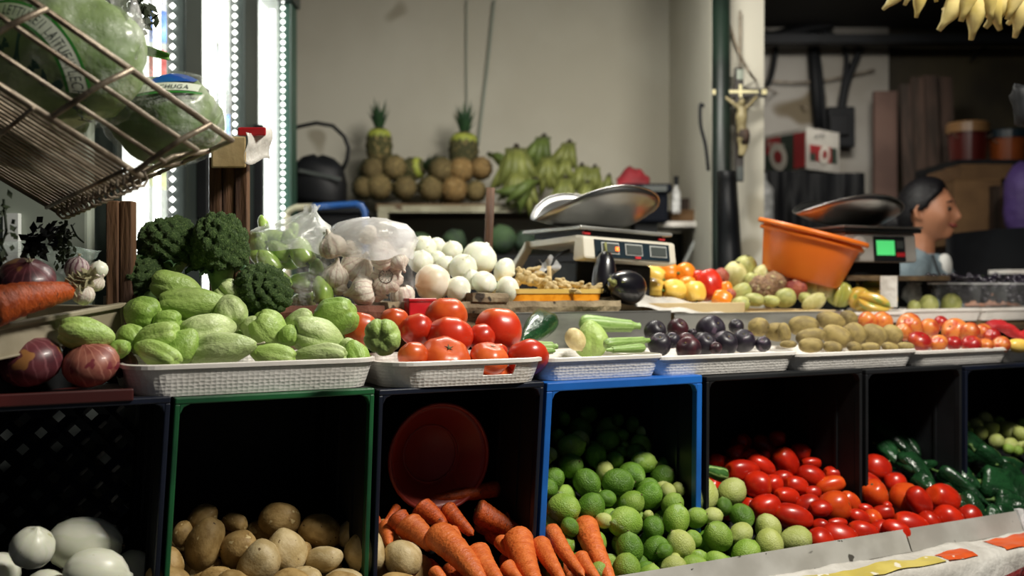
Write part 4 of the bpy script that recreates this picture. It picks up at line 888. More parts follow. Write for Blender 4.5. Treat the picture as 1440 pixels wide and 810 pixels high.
for q in '100,415,190,150 60,470,130,150 125,430,150,160 250,440,150,140 340,400,110,100,r 445,460,200,140 560,470,150,150 660,470,130,120 180,540,180,90,r 320,555,140,80 440,555,120,90,r 570,560,150,80,r 680,570,120,80 800,565,140,90 730,500,120,100,r'.split():
    v = q.split(','); x, y = full((1260, 380), 5.4, float(v[0]), float(v[1])); its.append(I('nectarine%d' % rnd.randrange(2), x, y, (float(v[2])+float(v[3]))/2/5.4, float(v[2])/5.4, rnd.uniform(-150, -30), tilt=30, m='nectarine_red' if len(v) > 4 else 'nectarine', desc='dark red nectarine' if len(v) > 4 else 'orange nectarine'))
for x, y, d in ((1219, 451, 26), (1240, 453, 30)): its.append(I('nectarine0', x, y, d, d, -60, tilt=20, m='nectarine', desc='orange nectarine'))
pile(its, (.02, 1.03, .22, 1.09), 'nectarine', 'nectarines in the white tray', ('the nectarines', 'the kiwis'), 11, k=.78)
pile([I('lime0', 1432, 486, 34, 20, 5, m='bell_yellow', label='pale yellow fruit in the end tray at the frame edge')], (.04, 1.03, .22, 1.05), 'fruit', None)
defmat('cloth_red', h('c41f22'), h('a5161c'), .6, ns=9, var=0, bump=.4, bs=30)
A = at(1425, 467, .12)
lone('red_cloth', G().grid(lambda u, v: A+Vector(((u-.5)*.14, (v-.5)*.05, .012*math.sin(u*7)+.014*(1-u)*math.sin(v*3.1)+.008*noise.noise(Vector((u*6, v*4, 0))))), 16, 8), MT['cloth_red'], 'folded bright red cloth behind the nectarines', 'cloth', smooth=True, solid=.018)
# ------------------------------------------------------------ back tier: bench, boards, steel panels
BZ = 1.08
t = thing('back_bench', 'dark bench behind the trays that carries the boards and scales', 'bench', st(.6, .55, 0), TH)
part('bench_top', g((-.50, 2.5), (.30, .72), (BZ-.03, BZ)), MT['old_wood'], t)
part('front_cloth', g((-.50, 2.5), (.335, .341), (.54, BZ-.03)), MT['black_sheet'], t, label='black sheet hanging down the front')
for sx in (-.46, .9, 2.4):
    for ty in (.38, .69): part('leg', g((sx-.03, sx+.03), (ty-.03, ty+.03), (0, BZ-.03)), MT['old_wood'], t)
S = lambda px, tt=.27: s_of(px, tt)
lone('riser_plank', g((S(300), S(942)), (.285, .62), (BZ, 1.118)), MT['old_wood'], 'dark plank under the rough boards at the back of the stall', 'plank')
defmat('red_wood', h('7a4a38'), h('59301f'), .8, ns=9, bump=.4, bs=25, var=0)
def rough(x0, x1, t0, t1, z0, z1):
    a, b = S(x0), S(x1)
    def fn(u, v):
        q = [(t0, z0), (t0-.004, (z0+z1)/2), (t0, z1), (t1, z1), (t1, z0), (t0, z0)][min(5, int(v*5+.01))]
        x = a+(b-a)*u; return st(x, q[0]+.004*noise.noise(Vector((x*40, q[1]*90, 1))), q[1]+.0025*noise.noise(Vector((x*30, q[0]*40, 5))))
    G_ = G().grid(fn, 40, 5); n = 6
    G_.f += [tuple(range(0, 5)), tuple(range(40*n, 40*n+5))]; return G_
lone('rough_board', rough(545, 872, .268, .44, 1.118, 1.142), MT['grey_wood'], 'rough weathered board under the peeled white onions and ginger', 'board')
lone('rough_board', rough(300, 540, .268, .46, 1.112, 1.136), MT['red_wood'], 'reddish worn board under the bags of chilies and garlic', 'board')
lone('wood_scrap', rough(662, 712, .262, .30, 1.142, 1.160), MT['grey_wood'], 'small splintered wood scrap lying under the front white onions', 'wood scrap')
defmat('red_plastic', h('c8222a'), h('a81a22'), .3, ns=6, var=0)
t = thing('red_box', 'small bright red plastic box wedged under the board behind the tomatoes', 'box', st((S(574)+S(611))/2, .25, 1.09), TH)
part('body', g((S(574, .24), S(611, .24)), (.235, .262), (1.09, 1.148)), MT['red_plastic'], t, bevel=.003)
part('rim', g((S(573, .24), S(612, .24)), (.232, .264), (1.144, 1.150)), MT['red_plastic'], t, bevel=.001)
for a, b, zt, lb in ((690, 941, 1.119, 'stainless steel sheet standing behind the zucchini tray'), (946, 1185, 1.112, 'stainless steel sheet standing behind the plums and kiwis')):
    t = thing('steel_sheet', lb, 'metal sheet', st((S(a)+S(b))/2, .265, 1.0), TH)
    part('sheet', g((S(a), S(b)), (.2635, .2655), (.995, zt)), MT['stainless'], t)
    part('folded_edge', g((S(a), S(b)), (.262, .272), (zt-.002, zt)), MT['stainless'], t)

# ------------------------------------------------------------ onions, ginger, eggplants on the boards
its = []
ON = [(165, 125, 150, 140, '', 'pointed white onion at the very back, half behind its neighbour'), (245, 120, 110, 110, '', 'white onion at the back beside the highest pointed one'), (340, 145, 130, 115, '', 'round white onion in the back row beside the tallest'),
      (145, 215, 150, 140, '', 'white onion stacked against the garlic bag'), (515, 190, 210, 185, '', 'largest white onion, high at the wooden stake'), (305, 240, 125, 120, '', 'white onion with a brown root end in the middle'),
      (410, 255, 165, 180, '', 'tall white onion in the middle below the largest'), (218, 350, 222, 220, 'w', 'big round white onion in front with an orange-tinted bottom'), (380, 392, 160, 152, '', 'white onion in front beside the big orange-tinted one'),
      (545, 348, 155, 130, '', 'white onion with a pointed tip above the wood scrap'), (672, 272, 155, 125, '', 'white onion with a root nub beside the ginger'), (692, 392, 160, 138, '', 'white onion in front at the yellow ginger tray'),
      (75, 125, 80, 70, '', 'small white onion far back behind the garlic bag'), (30, 165, 70, 70, '', 'white onion pressed against the garlic bag'), (470, 330, 110, 120, '', 'white onion hidden low between the middle ones'), (250, 200, 100, 100, '', 'white onion hidden behind the middle onions')]
for x, y, w_, hh, f, lb in ON:
    x, y = full((560, 320), 4.5, x, y); its.append(I('white_onion%d' % rnd.randrange(3), x, y, hh/4.5*1.1, w_/4.5*1.07, rnd.choice((-80, -100, 20, 170, -60)), tilt=rnd.uniform(10, 45), m='onion_warm' if f else 'onion_white', label=lb, D=w_/4.5*1.07))
pile(its, (.31, 1.165, .46, 1.245), 'onion', 'peeled white onions on the board', k=.78)
t = thing('ginger_tray', 'shallow yellow plastic tray holding the ginger', 'tray', st((S(725)+S(857))/2, .35, 1.142), TH)
defmat('tray_yellow', h('e8c878'), h('dfba62'), .4, ns=5, var=0); defmat('tray_orange', h('f0a028'), h('e28f1a'), .35, ns=40, lo=.45, hi=.55, var=0)
a, b = S(725, .28), S(857, .28); w_ = b-a
part('tray_top', G().add(loft([[(x, y, .016) for x, y in rrect(w_, .13, .02)], [(x, y, .026) for x, y in rrect(w_+.004, .134, .02)], [(x, y, .026) for x, y in rrect(w_-.01, .12, .02)], [(x, y, .018) for x, y in rrect(w_-.014, .116, .02)]]).v, loft([[(0, 0, 0)]*36]*4).f+[tuple(range(108, 144))]), MT['tray_yellow'], t, world=False)
part('underside', G().add([(x, y, z) for z, k in ((0, .94), (.016, .97)) for x, y in [(p*k, q*k) for p, q in rrect(w_, .13, .02)]], [(k, (k+1) % 36, 36+(k+1) % 36, 36+k) for k in range(36)]+[tuple(range(36))]), MT['tray_orange'], t, world=False, label='orange translucent underside')
its = []
for n, (x, y, l, w_, lb) in enumerate([(770, 272, 50, 40, 'small ginger knob resting on the onion'), (815, 322, 130, 95, 'fat pale ginger root next to the white onion'), (905, 350, 105, 80, 'knobbly ginger root in the middle of the tray'), (965, 370, 85, 70, 'ginger root with rounded knobs facing out'), (850, 268, 90, 40, 'ginger root lying along the top'), (1050, 362, 85, 55, 'flat ginger root towards the eggplants'), (1130, 362, 75, 45, 'small ginger root behind the flat one'), (1190, 376, 60, 40, 'little ginger knob near the eggplant'), (1090, 398, 110, 28, 'thin ginger root on the tray edge'), (1240, 386, 90, 45, 'ginger root at the eggplant end of the tray'), (895, 300, 80, 50, 'ginger root at the top of the heap'), (1030, 335, 60, 40, 'small ginger root at the back')]):
    x, y = full((560, 320), 4.5, x, y); its.append(I('ginger%d' % (n % 2), x, y, l/4.5*1.15, w_/4.5*1.25, rnd.uniform(-25, 25), tilt=10, label=lb))
pile(its, (.30, 1.170, .42, 1.21), 'ginger', 'ginger roots on the yellow tray', k=.7)
pile([I('eggplant', 850, 386, 66, 37, -86, tilt=-8, fixY=Yt(850, .335), label='upright dark eggplant leaning in front of the first scale')], (.33, 1.16, .5, 1.17), 'eggplant', None)
pile([I('eggplant', 879, 403, 60, 51, -165, tilt=50, fixY=Yt(879, .285), label='round glossy black eggplant at the end of the rough board')], (.3, 1.16, .5, 1.17), 'eggplant', None)
lone('price_stick', G().tube([at(774, 418, .36), at(772, 374, .36)], .005, 6), MT['tray_wood'], 'short thin wooden stick standing in the ginger', 'stick', smooth=True)
lone('plastic_scrap', G().grid(lambda u, v: at(757+26*u+6*math.sin(v*5), 364+22*v+6*math.sin(u*7), .43)+Vector((0, .02*math.sin(u*9+v*5), 0)), 10, 8), MT['film_edge'], 'crumpled bit of clear plastic behind the ginger', 'plastic scrap', smooth=True)
cable([at(773, 395, .40), at(774, 378, .42), at(783, 360, .44), at(800, 352, .46)], .004, 'thin black cord looping up behind the ginger to the scale')
# wooden stake
lone('wooden_stake', G().tube([pt(683, 440, 2.35), pt(690, 264, 2.35)], .0105, 12), MT['post_wood'], 'brown wooden stake standing behind the white onions', 'stake', smooth=True)

# ------------------------------------------------------------ scales
defmat('steel_light', h('c4c1ba'), h('b0ada6'), .42, ns=5, var=0, metal=.2)
defmat('scale_white', h('dad5c6'), h('cfc9b8'), .45, ns=4, var=0); defmat('display_navy', h('1b2a33'), h('16232b'), .3, ns=4, var=0)
defmat('lcd_grey', h('4d5250'), h('454a48'), .25, ns=4, var=0); defmat('lcd_frame', h('b9bcb8'), h('a9aca8'), .4, ns=4, var=0)
defmat('led_red', (1, .18, .03), emit=3, ecol=(1, .15, .02), var=0); defmat('lcd_green', h('3fae5e'), emit=.75, ecol=h('58e07c'), var=0)
defmat('digit', h('1d3a24'), h('1d3a24'), .5, var=0); defmat('sticker_red', h('d0343a'), h('c02a30'), .4, var=0)
def pan(w_, d_, hs, spout, thick=.0015):
    g_ = G(); n = 56; rings = []
    for i in range(13):
        q = i/12; ring = []
        for k in range(n):
            a = 2*math.pi*k/n; ca, sa = math.cos(a), math.sin(a)
            hh = hs*(.30+.70*abs(sa)**1.4) if ca > 0 else (hs*abs(sa)**1.5*(1)+spout*(1-abs(sa)**1.5))
            if ca > 0: hh = hs*(.48+.52*abs(sa)**1.1)
            ext = 1+.12*max(0, -ca)**6
            ring.append((w_*ca*ext*q, d_*sa*q*(1-.12*max(0, -ca)**2), hh*q**2.4))
        rings.append(ring)
    g_.v = [p for r in rings for p in r]
    for i in range(12): g_.f += [(i*n+k, i*n+(k+1) % n, (i+1)*n+(k+1) % n, (i+1)*n+k) for k in range(n)]
    return g_, rings[-1]
def scale_one():
    o = pt(817, 335, 2.28); yaw = TH+R(2)
    t = thing('market_scale', 'white electronic scale with three displays and a steel scoop pan', 'scale', (o.x+.13*math.cos(yaw)-.13*math.sin(yaw), o.y+.13*math.sin(yaw)+.13*math.cos(yaw), 1.142))
    t.rotation_euler = (0, R(2.5), yaw); W = .135
    P = lambda n, g_, m, **k: part(n, g_, MT[m], t, world=False, **k)
    P('base', G().box((0, .02, .045), (.22, .20, .085)), 'black_plastic', bevel=.008)
    # white housing: front beam, sloping cover, two arms down to the rear
    hz = G().hexa([(x, y, z) for x in (-W, W) for y, z in ((-.145, .090), (-.135, .142), (-.095, .085), (-.10, .146))])
    body = P('housing', hz, 'scale_white', bevel=.006)
    P('cover', G().hexa([(x, y, z) for x in (-W, W) for y, z in ((-.11, .130), (-.11, .146), (.13, .122), (.13, .138))]), 'scale_white', bevel=.004)
    for sx in (-1, 1):
        P('arm', G().hexa([(sx*W+q, y, z) for q in (-.012, .012) for y, z in ((.10, .120), (.10, .14), (.17, .055), (.185, .068))]), 'scale_white', bevel=.004)
    fr = lambda x0, x1, z0, z1, off: G().hexa([(x, -.145+.010*((z-.090)/.052)-off-q, z) for x in (x0, x1) for q in (0, .003) for z in (z0, z1)])
    pan_ = P('display_panel', fr(-.105, .112, .096, .136, 0), 'display_navy')
    for k, x in enumerate((-.088, -.020, .052)):
        f_ = P('display', fr(x, x+.050, .104, .131, .002), 'lcd_frame')
        part('display_glass', fr(x+.003, x+.047, .107, .128, .004), MT['lcd_grey'], f_, world=False)
        if k == 0: part('indicator', fr(-.050, -.042, .112, .121, .007), MT['led_red'], f_, world=False, label='small lit red indicator')
    part('sticker', fr(.006, .022, .097, .102, .004), MT['sticker_red'], pan_, world=False, label='tiny red sticker')
    P('platform', G().hexa([(x, y, z) for x in (-W, W) for y in (-.125, .14) for z in (.158, .167)]), 'stainless', bevel=.003)
    P('platform_frame', G().box((0, 0, .152), (.23, .22, .012)), 'black_plastic')
    for sx in (-.11, .11): P('red_bumper', G().box((sx, -.112, .151), (.018, .008, .006)), 'cloth_red')
    pg, rim = pan(.165, .125, .098, .020); M = Matrix.Translation((.0, .0, .172)) @ Matrix.Rotation(R(-3), 4, 'Y')
    P('pan', G().add(pg.v, pg.f, M), 'pan_steel', smooth=True, solid=.0015, label='shiny curved steel scoop pan')
    P('pan_rim', G().tube([M @ Vector(p) for p in rim], .0022, 6, closed=True), 'pan_steel', smooth=True)
    for sx in (-.1, .1): 
        for sy in (-.07, .09): P('foot', G().lathe([(0, 0), (.012, 0), (.012, .006), (0, .006)], 10, M=Matrix.Translation((sx, sy, -.001))), 'black_plastic')
scale_one()
def scale_two():
    Y = 2.78; o = pt(1190, 330, Y); yaw = TH-R(8); W = .125
    zb = 1.205
    lone('shelf_board', G().box((0, 0, 0), (.36, .30, .014), Matrix.Translation((o.x+.11, o.y+.17, zb-.007)) @ Matrix.Rotation(yaw, 4, 'Z')), MT['old_wood'], 'small brown shelf board the steel scale stands on', 'shelf board')
    for dx, dy in ((-.12, -.1), (.12, -.1), (-.12, .1), (.12, .1)):
        p = Matrix.Translation((o.x+.11, o.y+.17, 0)) @ Matrix.Rotation(yaw, 4, 'Z') @ Vector((dx, dy, 0))
    st_ = thing('scale_stand', 'dark stand under the shelf board of the steel scale', 'stand', (o.x+.11, o.y+.17, BZ), yaw)
    part('upright', G().box((-.12, 0, .0555), (.02, .2, .111)), MT['black_plastic'], st_, world=False); part('upright', G().box((.03, -.05, .0555), (.02, .1, .111)), MT['black_plastic'], st_, world=False)
    part('upright', G().box((.15, 0, .0555), (.02, .2, .111)), MT['black_plastic'], st_, world=False)
    t = thing('market_scale', 'steel electronic scale with lit green display and scoop pan', 'scale', (o.x+W*math.cos(yaw)-.12*math.sin(yaw), o.y+W*math.sin(yaw)+.12*math.cos(yaw), zb), yaw)
    P = lambda n, g_, m, **k: part(n, g_, MT[m], t, world=False, **k)
    P('base', G().box((0, .01, .02), (.20, .18, .04)), 'black_plastic', bevel=.006)
    P('housing', G().hexa([(x*W, y, z) for x in (-1, 1) for y, z in ((-.12, .038), (-.112, .122), (.13, .038), (.13, .122))]), 'steel_light', bevel=.008)
    P('platform_frame', G().box((0, .0, .128), (.27, .25, .012)), 'black_plastic', bevel=.003)
    P('platform', G().box((0, .0, .1375), (.275, .255, .006)), 'stainless', bevel=.002)
    fr = lambda x0, x1, z0, z1, off: G().hexa([(x, -.12+.008*((z-.038)/.084)-off-q, z) for x in (x0, x1) for q in (0, .004) for z in (z0, z1)])
    P('display_panel', fr(-.030, .080, .040, .112, .001), 'black_plastic', bevel=.002)
    P('display', fr(-.022, .040, .058, .100, .003), 'lcd_green', label='lit green display')
    P('key_pad', fr(.047, .072, .078, .100, .003), 'lcd_grey'); P('red_label', fr(.046, .076, .054, .066, .003), 'sticker_red', label='red label')
    P('level_bubble', G().lathe([(0, 0), (.026, 0), (.026, .006), (.020, .008), (0, .005)], 20, M=Matrix.Translation((-.082, -.116, .085)) @ Matrix.Rotation(R(90), 4, 'X')), 'white_plastic', smooth=True)
    pg, rim = pan(.165, .125, .085, .030); M = Matrix.Translation((-.02, .0, .143)) @ Matrix.Rotation(R(2), 4, 'Y')
    P('pan', G().add(pg.v, pg.f, M), 'pan_steel', smooth=True, solid=.0015, label='curved steel scoop pan')
    P('pan_rim', G().tube([M @ Vector(p) for p in rim], .0022, 6, closed=True), 'pan_steel', smooth=True)
scale_two()

# ------------------------------------------------------------ bell peppers, guavas, star fruit, basin
def wood_tray(xa, xb, tf, depth, z, hgt, label, m='tray_wood', yaw=0):
    a, b = s_of(xa, tf), s_of(xb, tf); t = thing('shallow_crate', label, 'crate', st((a+b)/2, tf+depth/2, z), TH+R(yaw)); w_ = b-a
    P = lambda n, c, d: part(n, G().box(c, d), MT[m], t, world=False, bevel=.002)
    P('bottom', (0, 0, .003), (w_-.012, depth-.012, .006))
    for sy in (-1, 1): P('side_board', (0, sy*(depth/2-.004), hgt/2), (w_, .008, hgt))
    for sx in (-1, 1): P('end_board', (sx*(w_/2-.004), 0, hgt/2), (.008, depth-.017, hgt))
    return t
wood_tray(905, 1048, .31, .40, BZ, .055, 'pale wooden crate lined with white paper holding the bell peppers')
wood_tray(1054, 1176, .29, .34, BZ, .034, 'pale wooden crate holding guavas and passion fruit')
A, B = at(893, 424, .295), at(1041, 444, .285)
lone('paper_liner', G().grid(lambda u, v: A.lerp(B, u)+Vector((-.03*v*s_, .16*v*c_, .012*math.sin(v*3.1)-.012*(1-v)+.003*math.sin(u*17)+.02*v)), 24, 8), MT['cover_white'], 'white paper liner hanging over the front of the bell pepper crate', 'paper', smooth=True, solid=.0015)
its = []
for x, y, w_, hh, an, c, lb in [(215, 222, 235, 145, 20, 'yellow', 'pale yellow bell pepper at the back beside the black eggplant'), (228, 332, 180, 145, 10, 'yellow', 'yellow bell pepper in front beside the black eggplant'), (340, 205, 200, 160, 0, 'orange', 'orange bell pepper at the back of the crate'), (490, 212, 165, 165, 60, 'orange', 'lighter orange bell pepper beside the red one'),
      (400, 350, 205, 155, 180, 'yellow', 'cream-yellow bell pepper with stem showing in the middle'), (578, 367, 175, 160, 80, 'yellow', 'pale yellow bell pepper in front of the red one'), (700, 305, 195, 250, 70, 'red', 'bright red wrinkled bell pepper'), (610, 245, 110, 110, 0, 'red', 'small orange-red bell pepper behind the bright red one'), (838, 340, 105, 120, 80, 'orange', 'small deep orange bell pepper next to the guavas'), (812, 430, 165, 135, 20, 'orange', 'yellow-orange bell pepper in front by the green guava'), (520, 300, 140, 110, 0, 'orange', 'orange bell pepper hidden in the middle')]:
    x, y = full((880, 350), 6, x, y); its.append(I('bell%d' % rnd.randrange(2), x, y, max(w_, hh)/6*1.06, min(w_, hh)/6*1.26, an, tilt=15, m='bell_'+c, label=lb))
pile(its, (.31, 1.115, .5, 1.185), 'pepper', 'bell peppers in the papered crate', k=.7)
its = []
for o, sc, L in [((880, 350), 6, [(1005, 155, 165, 180, 'g', 'pale guava on top of the heap'), (920, 215, 170, 190, 'G', 'cream guava with a bruise next to the red pepper'), (965, 370, 180, 95, 'g', 'green guava low behind the crate end'), (962, 470, 150, 100, 'g', 'green guava outside the crate beside the paper'), (1155, 225, 170, 140, 'G', 'pale guava behind the wrinkled passion fruit'), (1145, 335, 195, 195, 'b', 'wrinkled brown passion fruit in front'), (1250, 290, 175, 175, 'b', 'wrinkled purple-brown passion fruit behind the front one'), (1335, 210, 150, 125, 'r', 'reddish passion fruit at the basin'), (800, 235, 130, 120, 'r', 'pinkish passion fruit behind the red pepper'), (1080, 432, 160, 70, 'g', 'guava at the front board of the crate'), (1225, 442, 130, 70, 'g', 'small green guava low at the front board'), (1060, 270, 110, 130, 'g', 'yellowish guava behind the wrinkled ones'), (880, 385, 90, 80, 'r', 'small pinkish passion fruit beside the orange pepper')]),
                 ((1000, 300), 4.8, [(568, 508, 145, 120, 'r', 'orange-brown passion fruit in front of the basin'), (498, 570, 130, 105, 'g', 'pale green guava with dark tip at the front board'), (750, 512, 125, 115, 'G', 'round pale guava under the orange basin'), (648, 510, 110, 115, 'g', 'pale green guava beneath the basin edge'), (695, 598, 150, 65, 'G', 'creamy guava at the star fruit end'), (640, 575, 90, 60, 'g', 'small green guava tucked in front of the basin'), (350, 400, 120, 80, 'g', 'guava hidden behind the heap'), (440, 450, 110, 90, 'r', 'dark passion fruit hidden in the heap')])]:
    for x, y, w_, hh, f, lb in L:
        x, y = full(o, sc, x, y); its.append(I(('passion%d' if f in 'br' else 'guava%d') % rnd.randrange(2), x, y, max(w_, hh)/sc*1.12, (.35*max(w_, hh)+.65*min(w_, hh))/sc*1.15, rnd.uniform(-60, 60) if w_ > hh else -80, tilt=20, m={'g': 'guava_green', 'G': 'guava', 'b': 'passion_brown', 'r': 'passion_red'}[f], label=lb))
gp = (.30, 1.10, .52, 1.19)
pile([i for i in its if i['p'][0] == 'g'], gp, 'guava', 'guavas in the pale crate', k=.75); pile([i for i in its if i['p'][0] == 'p'], (.29, 1.10, .51, 1.19), 'passion fruit', 'passion fruit in the pale crate', k=.75)
tray(1174, 1276, 'white foam tray holding the star fruit', .026, .285, .22, .02, z=BZ, taper=.008, m='white_plastic')
tray(1270, 1384, 'white foam tray in front of the green custard apples', .032, .285, .20, .02, z=BZ, taper=.008, m='white_plastic')
tray(1382, 1500, 'white foam tray with pinkish tint below the grapes', .032, .285, .20, .02, z=BZ, taper=.008, m='white_plastic')
its = []
for x, y, w_, hh, an, c, lb in [(870, 545, 150, 170, -80, 'star_green', 'greenish star fruit standing beside the guavas'), (955, 485, 150, 140, 40, 'star_yellow', 'star fruit with a bright cut edge at the back'), (1005, 580, 150, 150, -60, 'star_yellow', 'yellow star fruit with browned ridge in the middle'), (1120, 530, 210, 170, 10, 'star_yellow', 'plump yellow star fruit at the back end'), (1100, 605, 210, 110, 20, 'star_yellow', 'yellow star fruit lying along the tray front'), (1190, 580, 110, 130, -60, 'star_yellow', 'star fruit at the far end of its tray')]:
    x, y = full((1000, 300), 4.8, x, y); its.append(I('starfruit', x, y, max(w_, hh)/4.8*1.05, min(w_, hh)/4.8*1.3, an, tilt=15, m=c, label=lb))
pile(its, (.29, 1.11, .48, 1.16), 'star fruit', 'star fruit in the foam tray', k=.7)
its = [I('guava0', 1306, 429, 28, 28, -80, fixY=2.86, m='guava_green', label='knobbly green custard apple behind the foam tray'), I('guava1', 1338, 429, 32, 28, -70, fixY=2.88, m='guava_green', label='green custard apple nearest the grapes'), I('guava0', 1285, 432, 20, 18, -80, fixY=2.84, m='guava_green', label='small green custard apple at the scale stand')]
pile(its, (.38, 1.11, .55, 1.12), 'custard apple', 'green custard apples')
defmat('basin_orange', h('e0741c'), h('d96a14'), .4, ns=3, var=0)
Y = Yt(1130, .50); c0 = pt(1131, 356, Y)
t = thing('orange_basin', 'tilted bright orange plastic basin behind the passion fruit', 'basin', pt(1125, 392, Y)); t.rotation_euler = (R(6), R(14), 0)
sc = Y/F; prof_ = [(0, .0), (50*sc, 0), (54*sc, 4*sc), (66*sc, 56*sc), (68*sc, 64*sc)]
part('bowl', G().lathe(prof_, 48), MT['basin_orange'], t, smooth=True, solid=.003, world=False)
rm = G()
for zz, ro in ((58, 71), (66, 76)): rm.lathe([((ro-7)*sc, (zz-1)*sc), (ro*sc, (zz-2)*sc), ((ro+1.5)*sc, zz*sc), (ro*sc, (zz+4)*sc), ((ro-7)*sc, (zz+4)*sc)], 48)
part('rim', rm, MT['basin_orange'], t, smooth=True, world=False, label='double orange rim')

# ------------------------------------------------------------ grapes in clear boxes
def grape_bunch(label, base, w_, d_, n, seed):
    q = random.Random(seed); g_ = G()
    for i in range(n):
        p = Vector((q.uniform(-w_/2, w_/2), q.uniform(-d_/2, d_/2), 0)); z = .012+(i/n)*.078+q.uniform(0, .01); r = q.uniform(.0085, .011)
        g_.lathe([(0, -r), (r*.75, -r*.66), (r, 0), (r*.75, r*.66), (0, r)], 8, M=Matrix.Translation((p.x, p.y, z)))
    t = thing('grape_bunch', label, 'grapes', base, TH, 'dark grapes in clear boxes')
    part('berries', g_, MT['grape'], t, smooth=True, world=False, kind='stuff')
    part('stem', G().tube([(-.02, 0, .05), (0, 0, .085), (.015, .01, .096)], .002, 5), MT['calyx'], t, world=False)
for k, (xa, xb, lb) in enumerate([(1318, 1384, 'near the custard apples'), (1386, 1422, 'in the middle'), (1424, 1490, 'at the frame edge')]):
    tf = .40; a, b = s_of(xa, tf), s_of(xb, tf); w_ = b-a-.004; base = st((a+b)/2, tf+.055, 1.112)
    t = thing('clear_box', 'clear plastic box of dark grapes '+lb, 'plastic box', base, TH, 'clear grape boxes')
    part('box_wall', loft([[(x, y, 0) for x, y in rrect(w_-.012, .10, .01, 3)], [(x, y, .07) for x, y in rrect(w_, .11, .012, 3)]]), MT['box_clear'], t, solid=.0012, world=False)
    part('box_bottom', G().box((0, 0, .001), (w_-.014, .098, .002)), MT['box_clear'], t, world=False)
    part('box_rim', G().tube([(x, y, .071) for x, y in rrect(w_+.004, .114, .012, 3)], .0022, 5, closed=True), MT['film_edge'], t, world=False)
    grape_bunch('bunch of near-black grapes in the clear box '+lb, base, w_-.026, .078, 150 if k != 1 else 70, k)
lone('box_riser', G().hexa([st(x, y, z) for x in (s_of(1310, .4), s_of(1520, .4)) for y in (.40, .54) for z in (BZ, 1.111)]), MT['old_wood'], 'low wooden riser under the grape boxes', 'riser')
# ------------------------------------------------------------ bags of chilies and garlic
def film_bag(name, label, cpx, cpy, Y, wpx, hpx, dep, tip, seed, mk='film', dome=False):
    """closed lumpy sack: belly round the contents, crumpled loose film above it"""
    s = Y/F; base = pt(cpx, cpy+hpx*.5, Y); t = thing(name, label, 'plastic bag', base)
    W, Hh = wpx*s/2, hpx*s
    def ring(z, k, dx, amp, n=44):
        o = []
        for i in range(n):
            a = 2*math.pi*i/n; p = Vector((math.cos(a), math.sin(a), z*7)); q = 1+amp*noise.noise(p*1.7+Vector((seed, 0, 0)))+amp*.6*noise.noise(p*4+Vector((0, seed, 0)))
            o.append((W*k*math.cos(a)*q+dx*s, dep*k*math.sin(a)*q, z*Hh+amp*.10*Hh*noise.noise(Vector((math.cos(a)*2.5, math.sin(a)*2.5, seed)))))
        return o
    wave = lambda r_: [(x, y, z+Hh*.07*noise.noise(Vector((x*22, y*22, seed)))) for x, y, z in r_]
    low = [ring(0, .70, 0, .05), ring(.03, .88, 0, .07), ring(.15, .98, 0, .08), ring(.3, 1.0, 0, .08), ring(.45, .99, 0, .08), ring(.58, .96, 0, .09), ring(.68, .94, 0, .10)]
    low[-1] = wave(low[-1]); g_ = loft(low); g_.f.append(tuple(range(44)))
    part('belly', g_, MT[mk], t, smooth=True, world=False, label='clear film tight round the contents')
    up = [ring(.58, .95, 0, .09), ring(.68, .93, tip*.05, .14), ring(.78, .88, tip*.15, .2), ring(.86, .70, tip*.4, .28), ring(.93, .38, tip*.75, .35), ring(1.0, .12, tip, .4), ring(1.06, .16, tip*1.05, .6)]
    if dome: up = [ring(.58, .95, 0, .09), ring(.68, .98, 0, .10), ring(.78, 1.0, 2, .12), ring(.88, .93, 4, .14), ring(.96, .72, 5, .16), ring(1.01, .40, 5, .2), ring(1.03, .06, 5, .2)]
    up[0] = wave([(x*1.01, y*1.01, z) for x, y, z in up[0]])
    part('loose_top', loft(up), MT['film_milky'], t, smooth=True, world=False, label='crumpled milky loose film')
    return t
film_bag('plastic_bag', 'clear plastic bag full of pale green chilies', 406, 368, 1.99, 132, 140, .085, 30, 3)
film_bag('plastic_bag', 'clear plastic bag full of garlic bulbs', 517, 372, 1.99, 136, 124, .085, 5, 9, dome=True)
its = []
for n, (x, y, w_, hh, an) in enumerate([(255, 445, 135, 190, 55), (330, 362, 175, 115, 25), (370, 440, 130, 115, -20), (480, 370, 150, 190, 60), (175, 310, 140, 120, 0), (285, 285, 150, 95, 20), (222, 190, 65, 100, 80), (455, 570, 190, 135, -10), (475, 690, 150, 130, 5), (590, 620, 125, 190, 80), (560, 480, 95, 130, 70), (385, 295, 110, 90, -30), (330, 560, 130, 150, 60), (200, 400, 120, 140, 20), (420, 250, 60, 120, -80)]):
    x, y = full((320, 270), 4.5, x, y); its.append(I('chili%d' % (n % 2), x, y, max(w_, hh)/4.5*1.02, min(w_, hh)/4.5*1.02, an, tilt=10, fixY=1.965+.045*((n*7) % 3)/2, label='pale green chili in the clear bag, '+['large one low against the broccoli', 'lying across the middle', 'tucked behind the broccoli', 'big one with brown stem near the garlic', 'at the back edge by the post', 'high in the middle', 'with its tip poking up at the top', 'broad one in the lower middle', 'at the bottom with its stem end out', 'upright at the garlic side', 'pressed against the film by the garlic', 'small one near the top', 'hidden low behind the broccoli', 'behind the largest one', 'poking up next to the knot'][n]))
pile(its, (.3, 1.2, .5, 1.3), 'chili', 'pale chilies in the clear bag', k=.6, lim=.03)
its = []
